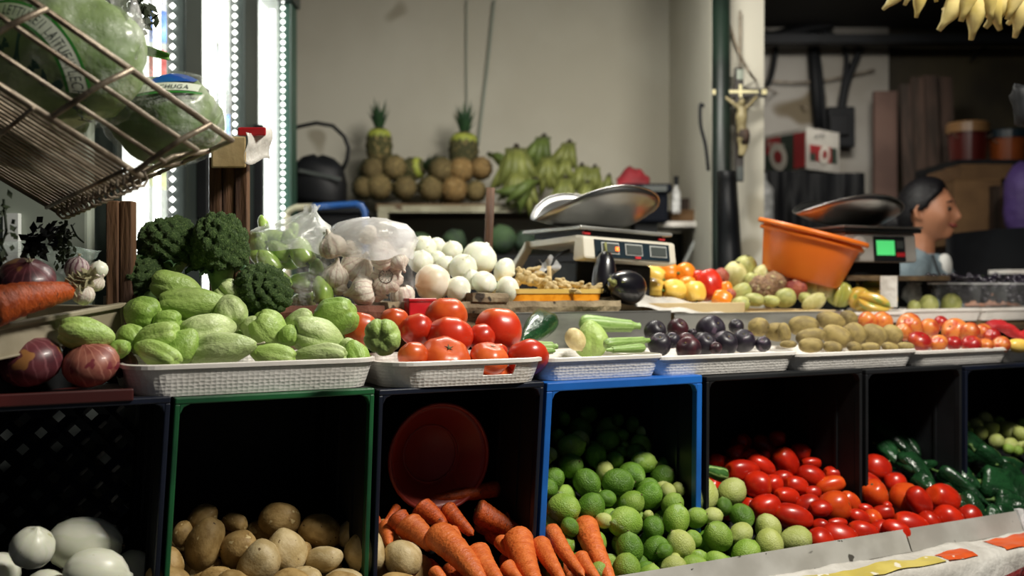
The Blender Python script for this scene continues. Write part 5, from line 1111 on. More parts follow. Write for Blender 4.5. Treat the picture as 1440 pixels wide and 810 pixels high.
for n, (x, y, w_, hh, an, ti, lb) in enumerate([(655, 330, 190, 165, -100, 20, 'high up next to the chilies'), (830, 465, 220, 205, -50, 30, 'with its dry neck pointing out'), (1010, 550, 212, 205, 100, -80, 'showing its round root end'), (842, 632, 205, 140, 170, 0, 'lying at the bottom'), (1110, 672, 145, 180, 80, -10, 'low in front beside the onions'), (685, 520, 140, 200, -80, 10, 'upright at the chili side'), (1000, 405, 200, 105, 0, 10, 'lying flat below the loose film'), (900, 275, 130, 110, 30, 10, 'blurred behind the milky film'), (720, 610, 110, 110, 20, 0, 'hidden low by the chilies'), (1090, 450, 130, 120, 60, 20, 'behind the film at the onion side'), (780, 370, 130, 120, 10, 10, 'half hidden in the middle'), (960, 650, 110, 100, 20, 0, 'hidden at the bottom')]):
    x, y = full((320, 270), 4.5, x, y); its.append(I('garlic%d' % (n % 2), x, y, max(w_, hh)/4.5*1.05, max(w_, hh*.9)/4.5, an, tilt=ti, fixY=1.955+.05*((n*5) % 3)/2, label='garlic bulb in the clear bag, '+lb))
pile(its, (.3, 1.2, .5, 1.3), 'garlic', 'garlic bulbs in the clear bag', k=.6, lim=.03)

# ------------------------------------------------------------ broccoli
for k, (x, y, w_, hh, an, tl, Y, lb) in enumerate([(241, 348, 93, 84, -80, 0, 1.80, 'large round broccoli head with leaves beside the wooden post'), (309, 352, 80, 106, -90, 10, 1.78, 'tall broccoli head at the chili bag'), (369, 411, 82, 76, -60, 25, 1.74, 'broccoli head lying low behind the chayotes'), (196, 391, 76, 64, -110, 20, 1.76, 'shaded broccoli head below the large round one')]):
    s = Y/F; spawn('broccoli%d' % (k % 2), pt(x, y, Y), aim(an, tl, 40*k), (w_*s, w_*s, hh*s*1.02), lb, 'broccoli', 'broccoli heads')
lone('broccoli_crate', G().hexa([st(x, y, z) for x in (S(160), S(400)) for y in (.30, .44) for z in (1.118, 1.155)]), MT['old_wood'], 'dark low wooden box under the broccoli', 'box')

# ------------------------------------------------------------ left end: red onions, tray with onions and carrot
a, b = s_of(-80, 0), s_of(187, 0)
t = thing('red_tray', 'thin dark red tray under the red onions on the navy crate', 'tray', st((a+b)/2, .09, ztop(a)), TH)
defmat('tray_red', h('4e1512'), h('3c0f0d'), .5, ns=6, var=0)
part('tray_base', G().hexa([st(x, y, z) for x in (a, b) for y in (.0, .20) for z in (1.006, 1.012)]), MT['tray_red'], t)
part('front_rim', G().hexa([st(x, y, z) for x in (a, b) for y in (-.008, .0) for z in (1.004, 1.022)]), MT['tray_red'], t, bevel=.002)
its = [I('red_onion0', 43, 508, 72, 88, -100, tilt=15, D=84, m='onion_red', label='big brownish-purple red onion in front on the dark red tray'), I('red_onion1', 128, 512, 66, 77, -100, tilt=20, m='onion_pink', label='pink-skinned red onion beside the white chayote tray'),
       I('red_onion2', 66, 478, 40, 52, -60, tilt=10, m='onion_red', label='red onion peeping up behind the two front ones'), I('red_onion0', 5, 474, 38, 44, -70, tilt=10, m='onion_dark', label='dusky purple red onion at the frame edge'), I('red_onion1', 172, 512, 40, 44, -80, m='onion_dark', fixY=1.56, label='dark red onion tucked behind the chayote tray corner')]
pile(its, (.05, 1.05, .2, 1.11), 'red onion', 'red onions on the dark red tray', k=.8)
A, B = pt(-40, 468, 1.36), pt(172, 430, 1.64); d = (B-A); yw = math.atan2(d.y, d.x)
t = thing('enamel_tray', 'stained cream tray holding a red onion, a carrot and garlic', 'tray', (A+B)/2, yw); t.rotation_euler = (0, -math.asin(d.z/d.length), yw)
defmat('cream_enamel', h('a39a84'), h('8c836c'), .5, ns=10, var=0, spots=[(h('4a4030'), 16, .68)])
L_ = d.length
for n_, c, dd in (('front_wall', (0, .006, -.022), (L_, .006, .046)), ('front_rim', (0, .002, .001), (L_+.01, .016, .008)), ('end_wall', (L_/2, .1, -.022), (.006, .2, .046)), ('end_wall', (-L_/2, .1, -.022), (.006, .2, .046)), ('back_wall', (0, .2, -.022), (L_, .006, .046)), ('tray_base', (0, .1, -.044), (L_, .2, .004))):
    part(n_, G().box(c, dd), MT['cream_enamel'], t, world=False, bevel=.002)
lone('support_box', G().box((0, .11, -.09), (L_*.9, .14, .085), Matrix.Translation((A+B)/2) @ Matrix.Rotation(yw, 4, 'Z')), MT['black_plastic'], 'black box hidden under the stained cream tray', 'box')
Yb_ = 1.52
its = [I('red_onion2', 38, 390, 48, 76, -70, tilt=25, fixY=1.45, m='onion_red', label='large glossy red onion on the stained cream tray'), I('red_onion0', -6, 404, 50, 60, -60, tilt=15, fixY=1.44, m='onion_dark', label='dark red onion at the frame edge on the cream tray')]
pile(its, PT(.1, .1), 'red onion', 'red onions on the cream tray', k=.7)
o = I('red_onion1', 108, 378, 36, 34, -80, tilt=0, fixY=1.58, m='onion_stripe', label='purple-striped onion behind the carrot'); pile([o], PT(.1, .1), 'onion')
o = I('white_onion1', 139, 379, 26, 25, -85, fixY=1.60, label='small white onion beside the wooden post'); pile([o], PT(.1, .1), 'onion')
its = [I('garlic1', 118, 411, 40, 32, -60, tilt=20, fixY=1.50, label='pale garlic bulb with shrivelled leaves at the carrot crown'), I('garlic0', 136, 396, 30, 26, -40, tilt=10, fixY=1.54, label='small garlic bulb with dry leaves by the post')]
pile(its, PT(.1, .1), 'garlic', 'loose garlic on the cream tray')
lv = G()
for k in range(26):
    a = k*2.4; p = pt(104+30*((k*37) % 10)/10, 388+14*((k*53) % 10)/10, 1.475); dd = Vector((math.cos(a), -.4, math.sin(a)*.9)); sd = dd.orthogonal().normalized()*.0035
    lv.add([p-sd, p+sd, p+dd*.010+sd*1.6, p+dd*.010-sd*1.2, p+dd*.021], [(0, 1, 2, 3), (3, 2, 4)])
lone('dry_leaves', lv, MT['dry_leaf'], 'shrivelled pale garlic leaves lying over the bulbs', 'leaves', solid=.0008)
A, B = pt(-20, 442, 1.37), pt(107, 402, 1.47)
spawn('carrot1', (A+B)/2, (A-B).to_track_quat('Z', 'Y') @ Quaternion((0, 0, 1), 2), (.058, .058, (A-B).length), 'single fat orange carrot lying on the cream tray', 'carrot', None, 'carrot_deep')
defmat('film_grey', h('8fa096'), h('a9b8ae'), .25, ns=5, patchy=(.25, .7, 22), bump=.7, bs=40, var=0)
lone('clear_bag', G().grid(lambda u, v: pt(8+125*u, 398-72*v*(1-.5*abs(u-.35))+5*math.sin(u*9), 1.66)+Vector((0, .03*math.sin(u*8+v*6)+.02*noise.noise(Vector((u*6, v*6, 0))), 0)), 22, 16), MT['film_grey'], 'crumpled greyish clear bag standing behind the red onion', 'plastic bag', smooth=True)

# ------------------------------------------------------------ wooden posts that carry the basket
def post(x0, x1, ytop, Y, n, label, low=1.008):
    s = Y/F; t = thing('wooden_post', label, 'post', pt((x0+x1)/2, CY, Y)-Vector((0, 0, H-low))); w_ = (x1-x0)/n
    for k in range(n):
        x = x0+w_*k; p = pt(x+w_/2, ytop, Y); zt = p.z
        part('slat', G().box((p.x, Y+.004*(k % 2), (zt+low)/2), (w_*s*.94, .024, zt-low)), MT['post_wood'], t, bevel=.002)
    return t
post(152, 188, 283, 1.72, 2, 'dark brown wooden post under the wire basket by the shaded broccoli')
t = post(296, 350, 222, 1.93, 3, 'wooden post of three slats with a block on top behind the broccoli', low=1.138)
b0 = pt(318, 212, 1.75)
part('block', G().hexa([pt(x, y, Y) for x in (297, 346) for Y in (1.84, 1.97) for y in (y0 for y0 in (236, 192))]), MT['tray_wood'], t, bevel=.003, label='pale wooden block')
lone('paper_flap', G().grid(lambda u, v: pt(346+35*u+3*math.sin(v*6), 186+44*v-6*u+3*math.sin(u*6), 1.84+.10*u), 8, 8), MT['cover_white'], 'torn pale paper flap hanging from the wooden block', 'paper', smooth=True, solid=.001)
lone('red_pack', G().hexa([pt(x, y, Y) for x in (334, 374) for Y in (1.86, 1.93) for y in (191, 179)]), MT['red_plastic'], 'flat red pack lying on the wooden block', 'pack', bevel=.003)

# ------------------------------------------------------------ wire basket with bagged lettuce
A0 = Vector((-.38, 1.35, 1.37)); e1 = Vector((-.6875, -.521, .507)).normalized(); e2 = Vector((-.653, .755, -.057)); e2 = (e2-e1*e2.dot(e1)).normalized(); e3 = e1.cross(e2).normalized()
if e3.z > 0: e3 = -e3
L1, L2, D3 = .52, .44, .10
Q = lambda a, b, c: A0+e1*a+e2*b+e3*c
t = thing('wire_basket', 'tilted rusty wire basket overhead holding bagged lettuce', 'basket', Q(.2, .2, D3))
def rect(a0, a1, b0, b1, c): return [Q(a0, b0, c), Q(a1, b0, c), Q(a1, b1, c), Q(a0, b1, c)]
part('rim_wire', G().tube(rect(0, L1, 0, L2, 0), .0045, 8, closed=True), MT['wire'], t, smooth=True)
part('side_wire', G().tube(rect(.03, L1, .012, L2-.01, .035), .0036, 7, closed=True), MT['wire'], t, smooth=True)
part('side_wire', G().tube(rect(.055, L1, .025, L2-.02, .07), .003, 7, closed=True), MT['wire'], t, smooth=True)
part('bottom_frame', G().tube(rect(.07, L1, .035, L2-.03, D3), .004, 7, closed=True), MT['wire'], t, smooth=True)
for k in range(5):
    a = .035+k*.118
    part('upright_wire', G().tube([Q(a, -.004, -.002), Q(a+.02, .010, .035), Q(a+.045, .03, D3)], .004, 7), MT['wire'], t, smooth=True)
    part('upright_wire', G().tube([Q(a, L2, 0), Q(a+.03, L2-.03, D3)], .003, 6), MT['wire'], t, smooth=True)
for k in range(4):
    b = .07+k*.10
    part('upright_wire', G().tube([Q(-.002, b, 0), Q(.04, b, .04), Q(.07, b, D3)], .0035, 7), MT['wire'], t, smooth=True)
for k in range(24):
    b = .045+k*.0155
    part('bottom_wire', G().tube([Q(.07, b, D3), Q(L1, b, D3)], .0021, 5), MT['wire'], t, smooth=True)
for k in range(4): part('cross_wire', G().tube([Q(.09+k*.13, .03, D3+.004), Q(.09+k*.13, L2-.03, D3+.004)], .0032, 6), MT['wire'], t, smooth=True)
cl = G()
for k in range(14): 
    c = Q(.068, .05+k*.026, D3); cl.tube([c+e1*.012*math.cos(q*.9)+e3*.012*math.sin(q*.9) for q in range(7)], .0022, 5, closed=True)
part('end_coil', cl, MT['wire'], t, smooth=True, kind='stuff', label='twisted wire loops along the low edge')
defmat('print_white', h('d5dbc9'), h('c9d0bc'), .4, ns=9, var=0); defmat('print_green', h('2f7a2c'), h('2a6d28'), .4, var=0); defmat('print_grey', h('3a4340'), h('3a4340'), .5, var=0)
defmat('print_teal', h('2c4f44'), h('23423a'), .5, var=0); defmat('print_blue', h('1d3f9a'), h('1a6a8e'), .35, ns=9, var=0)
def text_geo(s, size):
    cu = bpy.data.curves.new('t', 'FONT'); cu.body = s; cu.size = size; cu.space_character = 1.1; o = bpy.data.objects.new('t', cu); COL.objects.link(o)
    bpy.context.view_layer.update(); me = o.evaluated_get(bpy.context.evaluated_depsgraph_get()).to_mesh()
    vs = [v.co.copy() for v in me.vertices]; fs = [tuple(p.vertices) for p in me.polygons]
    bpy.data.objects.remove(o); return vs, fs
def lettuce(label, c, r, seed, prints=None, zaxis=e3):
    """bagged head: c centre, r three radii along right, depth, up of the picture side"""
    t = thing('bagged_lettuce', label, 'lettuce', c-Vector((0, 0, r[2])), 0, 'bagged lettuce heads in the wire basket')
    def fn(k, amp):
        def f_(a, tt, p):
            q = 1+amp*noise.noise(Vector((p.x*3+seed, p.y*3, p.z*3)))+amp*.5*noise.noise(Vector((p.x*8, p.y*8+seed, p.z*8)))
            return Vector((p.x*r[0]*2*k*q, p.y*r[1]*2*k*q, p.z*r[2]*2*k*q+r[2]))
        return f_
    part('lettuce_head', G().lathe(sph(.85, 20), 32, fn(.90, .16)), MT['lettuce'], t, smooth=True, world=False, label='pale green crinkled leaves')
    part('clear_wrap', G().lathe(sph(.8, 22), 36, fn(1.0, .14)), MT['film_lettuce'], t, smooth=True, world=False)
    if prints:
        def lift(x, z, up=.004):   # picture-side surface of the wrap: x, z in metres from the centre
            k = max(.02, 1-(x/r[0])**2-(z/r[2])**2); return Vector((x, -r[1]*math.sqrt(k)*1.04-up, z+r[2]))
        prints(t, lift)
    return t
def print_one(t, lift):
    cx, cz, R0 = -.052, -.058, .092
    arc = lambda u, rr: lift(cx+rr*math.cos(u), cz+rr*math.sin(u))
    band = lambda r0, r1, m, up, lb=None: part('printed_band', G().grid(lambda u, v: lift(cx+(r0+(r1-r0)*v)*math.cos(2.3-2.35*u), cz+(r0+(r1-r0)*v)*math.sin(2.3-2.35*u), up), 40, 2), MT[m], t, smooth=True, world=False, label=lb)
    band(R0, R0+.022, 'print_white', .002, 'pale printed band'); band(R0+.022, R0+.0255, 'print_green', .0022); band(R0-.004, R0, 'print_green', .0022)
    vs, fs = text_geo('1 LETTUCE/1 LAITUE/1 LECHUGA', .0205); g_ = G()
    for v in vs: rr = R0+.0045+v.y*.95; an = 1.60-v.x*.60/(R0+.008); g_.v.append(tuple(lift(cx+rr*math.cos(an), cz+rr*math.sin(an), .0035)))
    g_.f = fs; part('lettering', g_, MT['print_grey'], t, world=False, label='dark capital lettering')
    def ribbon(pts, w0):
        fine = []
        for i in range(len(pts)-1):
            p0, p1, p2, p3 = [pts[max(0, min(len(pts)-1, i+k))] for k in (-1, 0, 1, 2)]
            for q in range(8):
                t_ = q/8; fine.append([.5*((2*b)+(-a+c)*t_+(2*a-5*b+4*c-d)*t_*t_+(-a+3*b-3*c+d)*t_**3) for a, b, c, d in zip(p0, p1, p2, p3)])
        g_ = G(); n = len(fine)
        for i, p in enumerate(fine):
            a, b = fine[max(0, i-1)], fine[min(n-1, i+1)]; dx, dz = b[0]-a[0], b[1]-a[1]; w_ = w0*(.45+.55*abs(math.sin(math.atan2(dz, dx)+.6)))
            g_.v += [tuple(lift(p[0]-.4*w_, p[1]+w_, .003)), tuple(lift(p[0]+.4*w_, p[1]-w_, .003))]
        g_.f = [(2*i, 2*i+1, 2*i+3, 2*i+2) for i in range(n-1)]
        part('script_print', g_, MT['print_teal'], t, world=False, label='dark teal script flourish')
    d_ = lambda L: [(-.100+x*.0115, .030+z*.0125-x*.0082) for x, z in L]
    ribbon(d_([(0, 0), (1.2, 1.2), (2, 2.4), (2.3, .6), (2.2, -1), (3, .2), (3.8, 2.6), (4.2, 3.6), (3.8, 3.4), (3.7, .5), (4.4, -.6), (5.2, .6)]), .0036)
    ribbon(d_([(5.2, .6), (6, 1.2), (5.6, 1.5), (5.3, .2), (6, -.7), (6.8, .4), (7.3, 3.2), (7.6, 3.8), (7.2, 2.4), (7.2, 0), (7.8, -.6), (8.6, .6)]), .0036)
    ribbon(d_([(8.6, .6), (9.4, 1.2), (8.9, 1.3), (8.7, 0), (9.4, -.6), (9.9, 1), (10.1, -.5), (10.9, .4), (11.6, 1.1), (11.1, 0), (12, -.9), (13, .2)]), .0036)
def print_two(t, lift):
    part('printed_band', G().grid(lambda u, v: lift(-.07+.13*u, .016+.022*u+.013*v-.02*(u-.5)**2, .002), 24, 2), MT['print_white'], t, smooth=True, world=False)
    part('printed_line', G().grid(lambda u, v: lift(-.07+.135*u, .012+.022*u+.003*v-.02*(u-.5)**2, .0022), 24, 1), MT['print_green'], t, smooth=True, world=False)
    part('printed_patch', G().grid(lambda u, v: lift(-.004+.055*u, .040+.010*u+.018*v*math.sin(.4+u*2.4), .002), 14, 3), MT['print_blue'], t, smooth=True, world=False, label='blue printed patch')
    vs, fs = text_geo('1 LAITUE / 1 LECHUGA', .010); g_ = G()
    for v in vs: u = v.x/.13+.06; g_.v.append(tuple(lift(-.07+.13*u, .0185+.022*u-.02*(u-.5)**2+v.y, .0035)))
    g_.f = fs; part('lettering', g_, MT['print_grey'], t, world=False)
lettuce('large bagged lettuce printed with an arched band of lettering', pt(88, 80, 1.385), (.122, .085, .108), 1, print_one)
lettuce('bagged lettuce with blue print at the low end of the basket', pt(236, 168, 1.50), (.088, .075, .070), 5, print_two)
lettuce('bagged lettuce at the back of the basket seen through the bottom wires', Q(.20, .30, .02), (.10, .08, .07), 8)
lettuce('bagged lettuce cut by the frame edge', Q(.40, .12, .0), (.09, .08, .09), 12)
lone('film_end', G().grid(lambda u, v: pt(292+34*u, 135+62*v+8*math.sin(u*6), 1.50+.04*math.sin(v*6+u*3)), 12, 14), MT['film_milky'], 'gathered clear film end hanging at the low corner of the basket', 'plastic film', smooth=True)
lone('film_tail', G().grid(lambda u, v: pt(150+38*u+14*math.sin(v*3), -10+100*v, 1.42+.06*math.sin(u*5+v*7)), 10, 16), MT['film_edge'], 'twisted white tail of plastic film behind the lettuce', 'plastic film', smooth=True)
lone('green_leaf', G().grid(lambda u, v: pt(188+50*u, 66+14*u+(v-.5)*16*(1-u*.45), 1.50+.01*math.sin(v*3)), 12, 4), MT['leaf_green'], 'single bright green leaf sticking out behind the basket', 'leaf', smooth=True, solid=.002)
def leafy(name, label, pts, n, size, m, seed, cat):
    q = random.Random(seed); g_ = G()
    for k in range(n):
        u = q.random(); i = min(len(pts)-2, int(u*(len(pts)-1))); p = pts[i].lerp(pts[i+1], u*(len(pts)-1)-i)+Vector([q.gauss(0, size*.45) for _ in range(3)])
        d = Vector((q.gauss(0, 1), q.gauss(0, 1), q.gauss(-.8, .8))).normalized(); sd = d.orthogonal().normalized()*size*.28; l = size*q.uniform(.6, 1.2)
        g_.add([p, p+d*l*.5+sd, p+d*l, p+d*l*.5-sd], [(0, 1, 2, 3)])
    t = thing(name, label, cat, pts[-1])
    part('leaves', g_, MT[m], t, kind='stuff', solid=.001); part('stem', G().tube(pts, .002, 5), MT[m], t, smooth=True)
leafy('herb_bunch', 'dark dried herb bunch hanging above the lettuce', [pt(192, -14, 1.6), pt(196, 10, 1.6), pt(201, 40, 1.6)], 70, .020, 'herb', 2, 'herbs')
leafy('herb_bunch', 'dark herb sprigs at the top above the basket', [pt(150, -16, 1.62), pt(165, -6, 1.62), pt(178, 4, 1.62)], 50, .016, 'herb', 3, 'herbs')
leafy('dried_stems', 'dried seed stems hanging down from the basket by the striped onion', [pt(92, 312, 1.58), pt(90, 340, 1.58), pt(88, 372, 1.58)], 80, .012, 'herb', 5, 'stems')
leafy('dried_stems', 'thin dried twig hanging from the basket at the frame edge', [pt(5, 280, 1.4), pt(9, 325, 1.4), pt(2, 345, 1.4), pt(10, 360, 1.4)], 26, .014, 'herb', 6, 'stems')
leafy('wilted_leaf', 'black wilted leaf hanging under the basket', [pt(75, 318, 1.6), pt(58, 335, 1.6), pt(42, 352, 1.6)], 90, .022, 'black_sheet', 8, 'leaf')
cable([pt(100, 316, 1.58), pt(108, 332, 1.58), pt(118, 341, 1.58)], .0016, 'short thin twig hanging from the basket beside the dried stems', 'twig', 'herb', 'twig')
# ------------------------------------------------------------ rack against the back wall: pineapples and green bananas
RY0, RY1 = 4.42, 4.98
xa, xb = pt(532, 0, 4.42).x, pt(885, 0, 4.42).x; zr = 1.545
t = thing('storage_rack', 'old white-painted rack against the wall carrying pineapples and bananas', 'rack', ((xa+xb)/2, 4.7, 0))
defmat('rack_paint', h('a8a48c'), h('8b866e'), .6, ns=8, var=0, spots=[(h('5a4632'), 10, .62)])
part('rack_top', G().box(((xa+xb)/2, 4.7, zr-.015), (xb-xa+.02, .56, .03)), MT['old_wood'], t)
part('front_rail', G().box(((xa+xb)/2, 4.425, zr-.025), (xb-xa, .02, .03)), MT['rack_paint'], t)
for x in (xa+.02, xb-.02):
    for y in (4.44, 4.96): part('leg', G().box((x, y, (zr-.03)/2), (.045, .045, zr-.03)), MT['rack_paint'], t)
part('lower_shelf', G().box(((xa+xb)/2, 4.7, .95), (xb-xa, .54, .03)), MT['old_wood'], t)
for k, (x, w_, hh, c, lb) in enumerate([(-.42, .34, .40, 'black_plastic', 'black crate on the lower rack shelf behind the garlic bag'), (.02, .38, .34, 'black_sheet', 'black crate on the lower rack shelf behind the white onions'), (.42, .32, .36, 'black_plastic', 'black crate on the lower rack shelf behind the first scale')]):
    t = thing('storage_crate', lb, 'crate', (x, 4.68, .966), 0, 'dark crates inside the rack')
    for n_, cc, dd in (('crate_front', (0, -.19, hh/2), (w_, .012, hh)), ('crate_back', (0, .19, hh/2), (w_, .012, hh)), ('crate_side', (-w_/2+.006, 0, hh/2), (.012, .368, hh)), ('crate_side', (w_/2-.006, 0, hh/2), (.012, .368, hh)), ('crate_base', (0, 0, .006), (w_-.03, .36, .012)), ('crate_rim', (0, -.2, hh-.012), (w_+.01, .012, .024))):
        part(n_, G().box(cc, dd), MT[c], t, world=False, bevel=.003)
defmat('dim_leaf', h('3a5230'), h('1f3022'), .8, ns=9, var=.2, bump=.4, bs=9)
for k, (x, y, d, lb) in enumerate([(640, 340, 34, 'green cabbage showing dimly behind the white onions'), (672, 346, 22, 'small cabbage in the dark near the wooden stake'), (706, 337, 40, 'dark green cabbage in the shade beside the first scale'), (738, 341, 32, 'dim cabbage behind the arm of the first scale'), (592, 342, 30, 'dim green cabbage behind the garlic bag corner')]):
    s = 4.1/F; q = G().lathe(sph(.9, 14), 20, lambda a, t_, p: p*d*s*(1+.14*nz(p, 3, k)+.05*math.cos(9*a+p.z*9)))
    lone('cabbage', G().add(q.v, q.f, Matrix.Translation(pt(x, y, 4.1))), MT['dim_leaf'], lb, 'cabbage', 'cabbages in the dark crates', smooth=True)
t = thing('produce_bin', 'dark low bin of cabbages in front of the rack', 'bin', (.0, 4.1, 0))
part('bin_wall', G().box((-.05, 3.93, .65), (1.0, .02, 1.28)), MT['black_sheet'], t); part('bin_top', G().box((-.05, 4.12, 1.29), (1.0, .36, .02)), MT['black_plastic'], t)
part('bin_wall', G().box((-.05, 4.31, .65), (1.0, .02, 1.28)), MT['black_sheet'], t)
PA = [(533, 205, 34, 44, 1, 'banded pineapple standing tallest at the rack end', -90, 0), (512, 264, 30, 26, 0, 'dark pineapple at the wall end of the bottom row', 0, 75), (532, 262, 36, 32, 0, 'pineapple end-on in the bottom row under the standing one', 20, 72), (569, 264, 32, 32, 0, 'pineapple end-on in the bottom row, second from the white leg', 10, 75), (606, 265, 34, 36, 0, 'pineapple end-on in the middle of the bottom row', 30, 76), (638, 267, 36, 34, 1, 'golden pineapple end-on in the bottom row', -20, 76), (669, 269, 28, 30, 0, 'pineapple end-on in the bottom row beside the bananas', 0, 78),
      (524, 239, 32, 28, 0, 'dark pineapple lying under the standing banded one', 10, 72), (553, 236, 34, 30, 0, 'pineapple in the second row with a green leaf across', 10, 72), (579, 238, 30, 34, 1, 'banded pineapple lying in the second row with its crown to the side', -10, 20), (620, 239, 34, 32, 0, 'grey-green pineapple end-on in the second row', 20, 76), (648, 240, 34, 34, 1, 'orange-brown pineapple end-on in the second row', 0, 78), (676, 237, 30, 30, 1, 'pineapple end-on in the second row beside the bananas', 0, 78), (652, 212, 38, 46, 1, 'banded pineapple with a tall crown standing on the second row', -88, 0)]
for k, (x, y, w_, hh, gold, lb, an, tl) in enumerate(PA):
    Y = 4.62 if tl > 30 else 4.72; s = Y/F; band = 'band' in lb; up = tl < 30
    L = (hh*1.15 if up else w_*1.3)*s
    spawn(('banded_pineapple%d' if band else 'pineapple%d') % (gold if not band else k % 2), pt(x, y, Y), aim(180+an if tl > 30 else an, -tl if tl > 30 else tl, 30*k), (w_*s*1.08, w_*s*1.08, L), lb, 'pineapple', 'pineapples on the rack', 'pineapple_gold' if gold and not band else None)
def hand(px, py, Y, n, lenpx, spread, mk, label, ang=90, group=None, tilt=0, fan=.5, fat=1.0, org=.18):
    """banana hand: stub at the pixel, fingers running along image angle ang"""
    s = Y/F; L = lenpx*s; t = thing('banana_hand', label, 'bananas', pt(px, py, Y), 0, group); t.rotation_euler = (R(tilt), 0, 0)
    a0 = -(R(ang)-R(90))
    props(obj('stalk_stub', STUB, t, None, (0, a0, 0), (L*.6, L*.6, L*.5)), 'dark cut stub')
    for k in range(n):
        u = (k-(n-1)/2)/max(1, (n-1)/2) if n > 1 else 0; row = k % 2
        o = obj('banana', BAN[mk], t, (spread*s*u*org, -.02*L*row-.03*L, 0), None, (L*.95*fat, L*.95*fat, L*(1-.12*u*u-.1*row)))
        o.rotation_euler = Quaternion((0, 1, 0), a0-fan*u).to_euler() if True else None
        q = Quaternion((0, 1, 0), a0+(-fan*u)) @ Quaternion((1, 0, 0), R(-12-10*row)) @ Quaternion((0, 0, 1), -.5*u)
        o.rotation_euler = q.to_euler()
GB = 'green banana hands on the rack'
for x, y, n, ln, sp, mk, lb, an, Y in [(726, 214, 8, 62, 70, 'green', 'big green banana hand fanned out at the pineapple end of the rack', 90, 4.55), (726, 246, 8, 42, 46, 'green', 'green banana hand with dark stub in front, straight fingers down', 90, 4.45), (690, 222, 3, 46, 20, 'deep', 'green banana hand bending away over the pineapples', 150, 4.6), (764, 198, 6, 52, 46, 'deep', 'deep green banana hand at the top of the heap', 70, 4.66), (800, 206, 6, 48, 44, 'green', 'brownish green banana hand on top at the slope', 70, 4.64), (770, 226, 6, 48, 44, 'green', 'yellow-green banana hand in the middle of the heap', 85, 4.55), (796, 228, 4, 40, 30, 'green', 'pale green banana hand beside the middle one', 75, 4.54), (818, 238, 5, 44, 40, 'green', 'green banana hand with short fingers towards the bin', 85, 4.54), (836, 240, 5, 40, 34, 'green', 'green banana hand at the slope end of the heap', 75, 4.53), (752, 258, 3, 52, 24, 'deep', 'bright green bananas curving out above the first scale pan', 40, 4.42), (795, 256, 6, 44, 40, 'green', 'yellow-green banana hand just above the scale pan', 80, 4.43), (826, 262, 5, 40, 34, 'green', 'green banana hand low behind the scale pan', 80, 4.43), (856, 252, 3, 34, 16, 'green', 'last few green bananas at the end next to the dark bin', 75, 4.46), (745, 262, 4, 40, 30, 'green', 'green banana hand tucked beside the straight one', 80, 4.44)]:
    hand(x, y-4, Y, n, ln*1.25, sp*1.1, mk, lb, an, GB, fan=.42, fat=.92)
for x, y, n, ln, sp, lb, an in [(1282, -14, 4, 46, 40, 'yellow banana hand hanging overhead above the planks', 78), (1302, -14, 3, 30, 16, 'small yellow banana hand tucked between the hanging ones', 70), (1345, -16, 5, 66, 44, 'yellow banana hand hanging in the middle overhead', 92), (1388, -14, 4, 58, 34, 'yellow banana hand hanging behind the middle ones', 60), (1413, -16, 5, 64, 40, 'yellow banana hand hanging lowest near the corner', 88), (1442, -14, 4, 60, 30, 'yellow banana hand cut by the frame edge', 85)]:
    hand(x, y-30, 2.3, n, ln*1.75, sp*1.7, 'yellow', lb, an, 'yellow banana hands hanging overhead', fan=.2, fat=1.02, org=.36)
lone('hanging_rod', G().tube([pt(1240, -58, 2.3), pt(1500, -58, 2.3)], .008, 8), MT['wire'], 'metal rod overhead that the yellow bananas hang from', 'rod', smooth=True)
# dark thing at the right edge
lone('black_net_bag', G().lathe(sph(.8, 12), 14, lambda a, t_, p: Vector((p.x*.09*(1-.9*p.z), p.y*.06, p.z*.11))*(1+.35*nz(p, 5, 2)), M=Matrix.Translation(pt(1448, 146, 2.4)) @ Matrix.Rotation(R(-40), 4, 'Y')), MT['black_plastic'], 'black net bag hanging at the frame edge below the bananas', 'net bag', smooth=True)

# ------------------------------------------------------------ left back: black bag with hose, blue cart handle
t = thing('dark_cabinet', 'dark cabinet behind the garlic bag under the black bag', 'cabinet', (-.84, 4.35, 0))
part('body', G().box((-.84, 4.35, .74), (.42, .5, 1.48)), MT['black_plastic'], t, bevel=.01); part('top', G().box((-.84, 4.35, 1.49), (.46, .54, .02)), MT['black_plastic'], t)
s = 4.25/F
t = thing('black_bag', 'black bag with a tall looping hose handle against the wall', 'bag', pt(447, 288, 4.25))
part('sack', G().lathe([(0, 0), (40*s, .0), (44*s, 8*s), (44*s, 28*s), (38*s, 52*s), (24*s, 64*s), (8*s, 68*s), (0, 68*s)], 24, lambda a, t_, p: Vector((p.x*(1+.10*nz(p, 9, 1)), p.y*.6, p.z+.01*math.sin(2*a)))), MT['black_sheet'], t, smooth=True, world=False)
part('flap', G().box((0, -25*s*1.02, 40*s), (60*s, .01, 5*s), Matrix.Rotation(R(12), 4, 'Y')), MT['lcd_grey'], t, world=False, label='pale edge of the flap')
part('hose_handle', G().tube([pt(x, y, 4.25) for x, y in ((405, 186), (420, 178), (445, 173), (468, 177), (484, 192), (490, 208), (488, 224), (482, 238))], .0085, 8), MT['black_plastic'], t, smooth=True, label='black hose-like loop handle')
t = thing('hand_cart', 'hand cart with a blue tubular handle behind the bagged chilies', 'cart', pt(455, 405, 3.7)-Vector((0, 0, 1.17)))
part('handle', G().tube([pt(x, y, 3.7) for x, y in ((440, 291), (470, 289), (500, 287), (508, 289), (513, 297), (514, 330), (514, 600))], .0125, 10), MT['blue_tube'], t, smooth=True, label='bright blue tube')
part('handle_end', G().tube([pt(x, y, 3.7) for x, y in ((404, 302), (408, 296), (416, 292), (440, 291))], .0125, 10), MT['rack_paint'], t, smooth=True, label='pale grey tube')
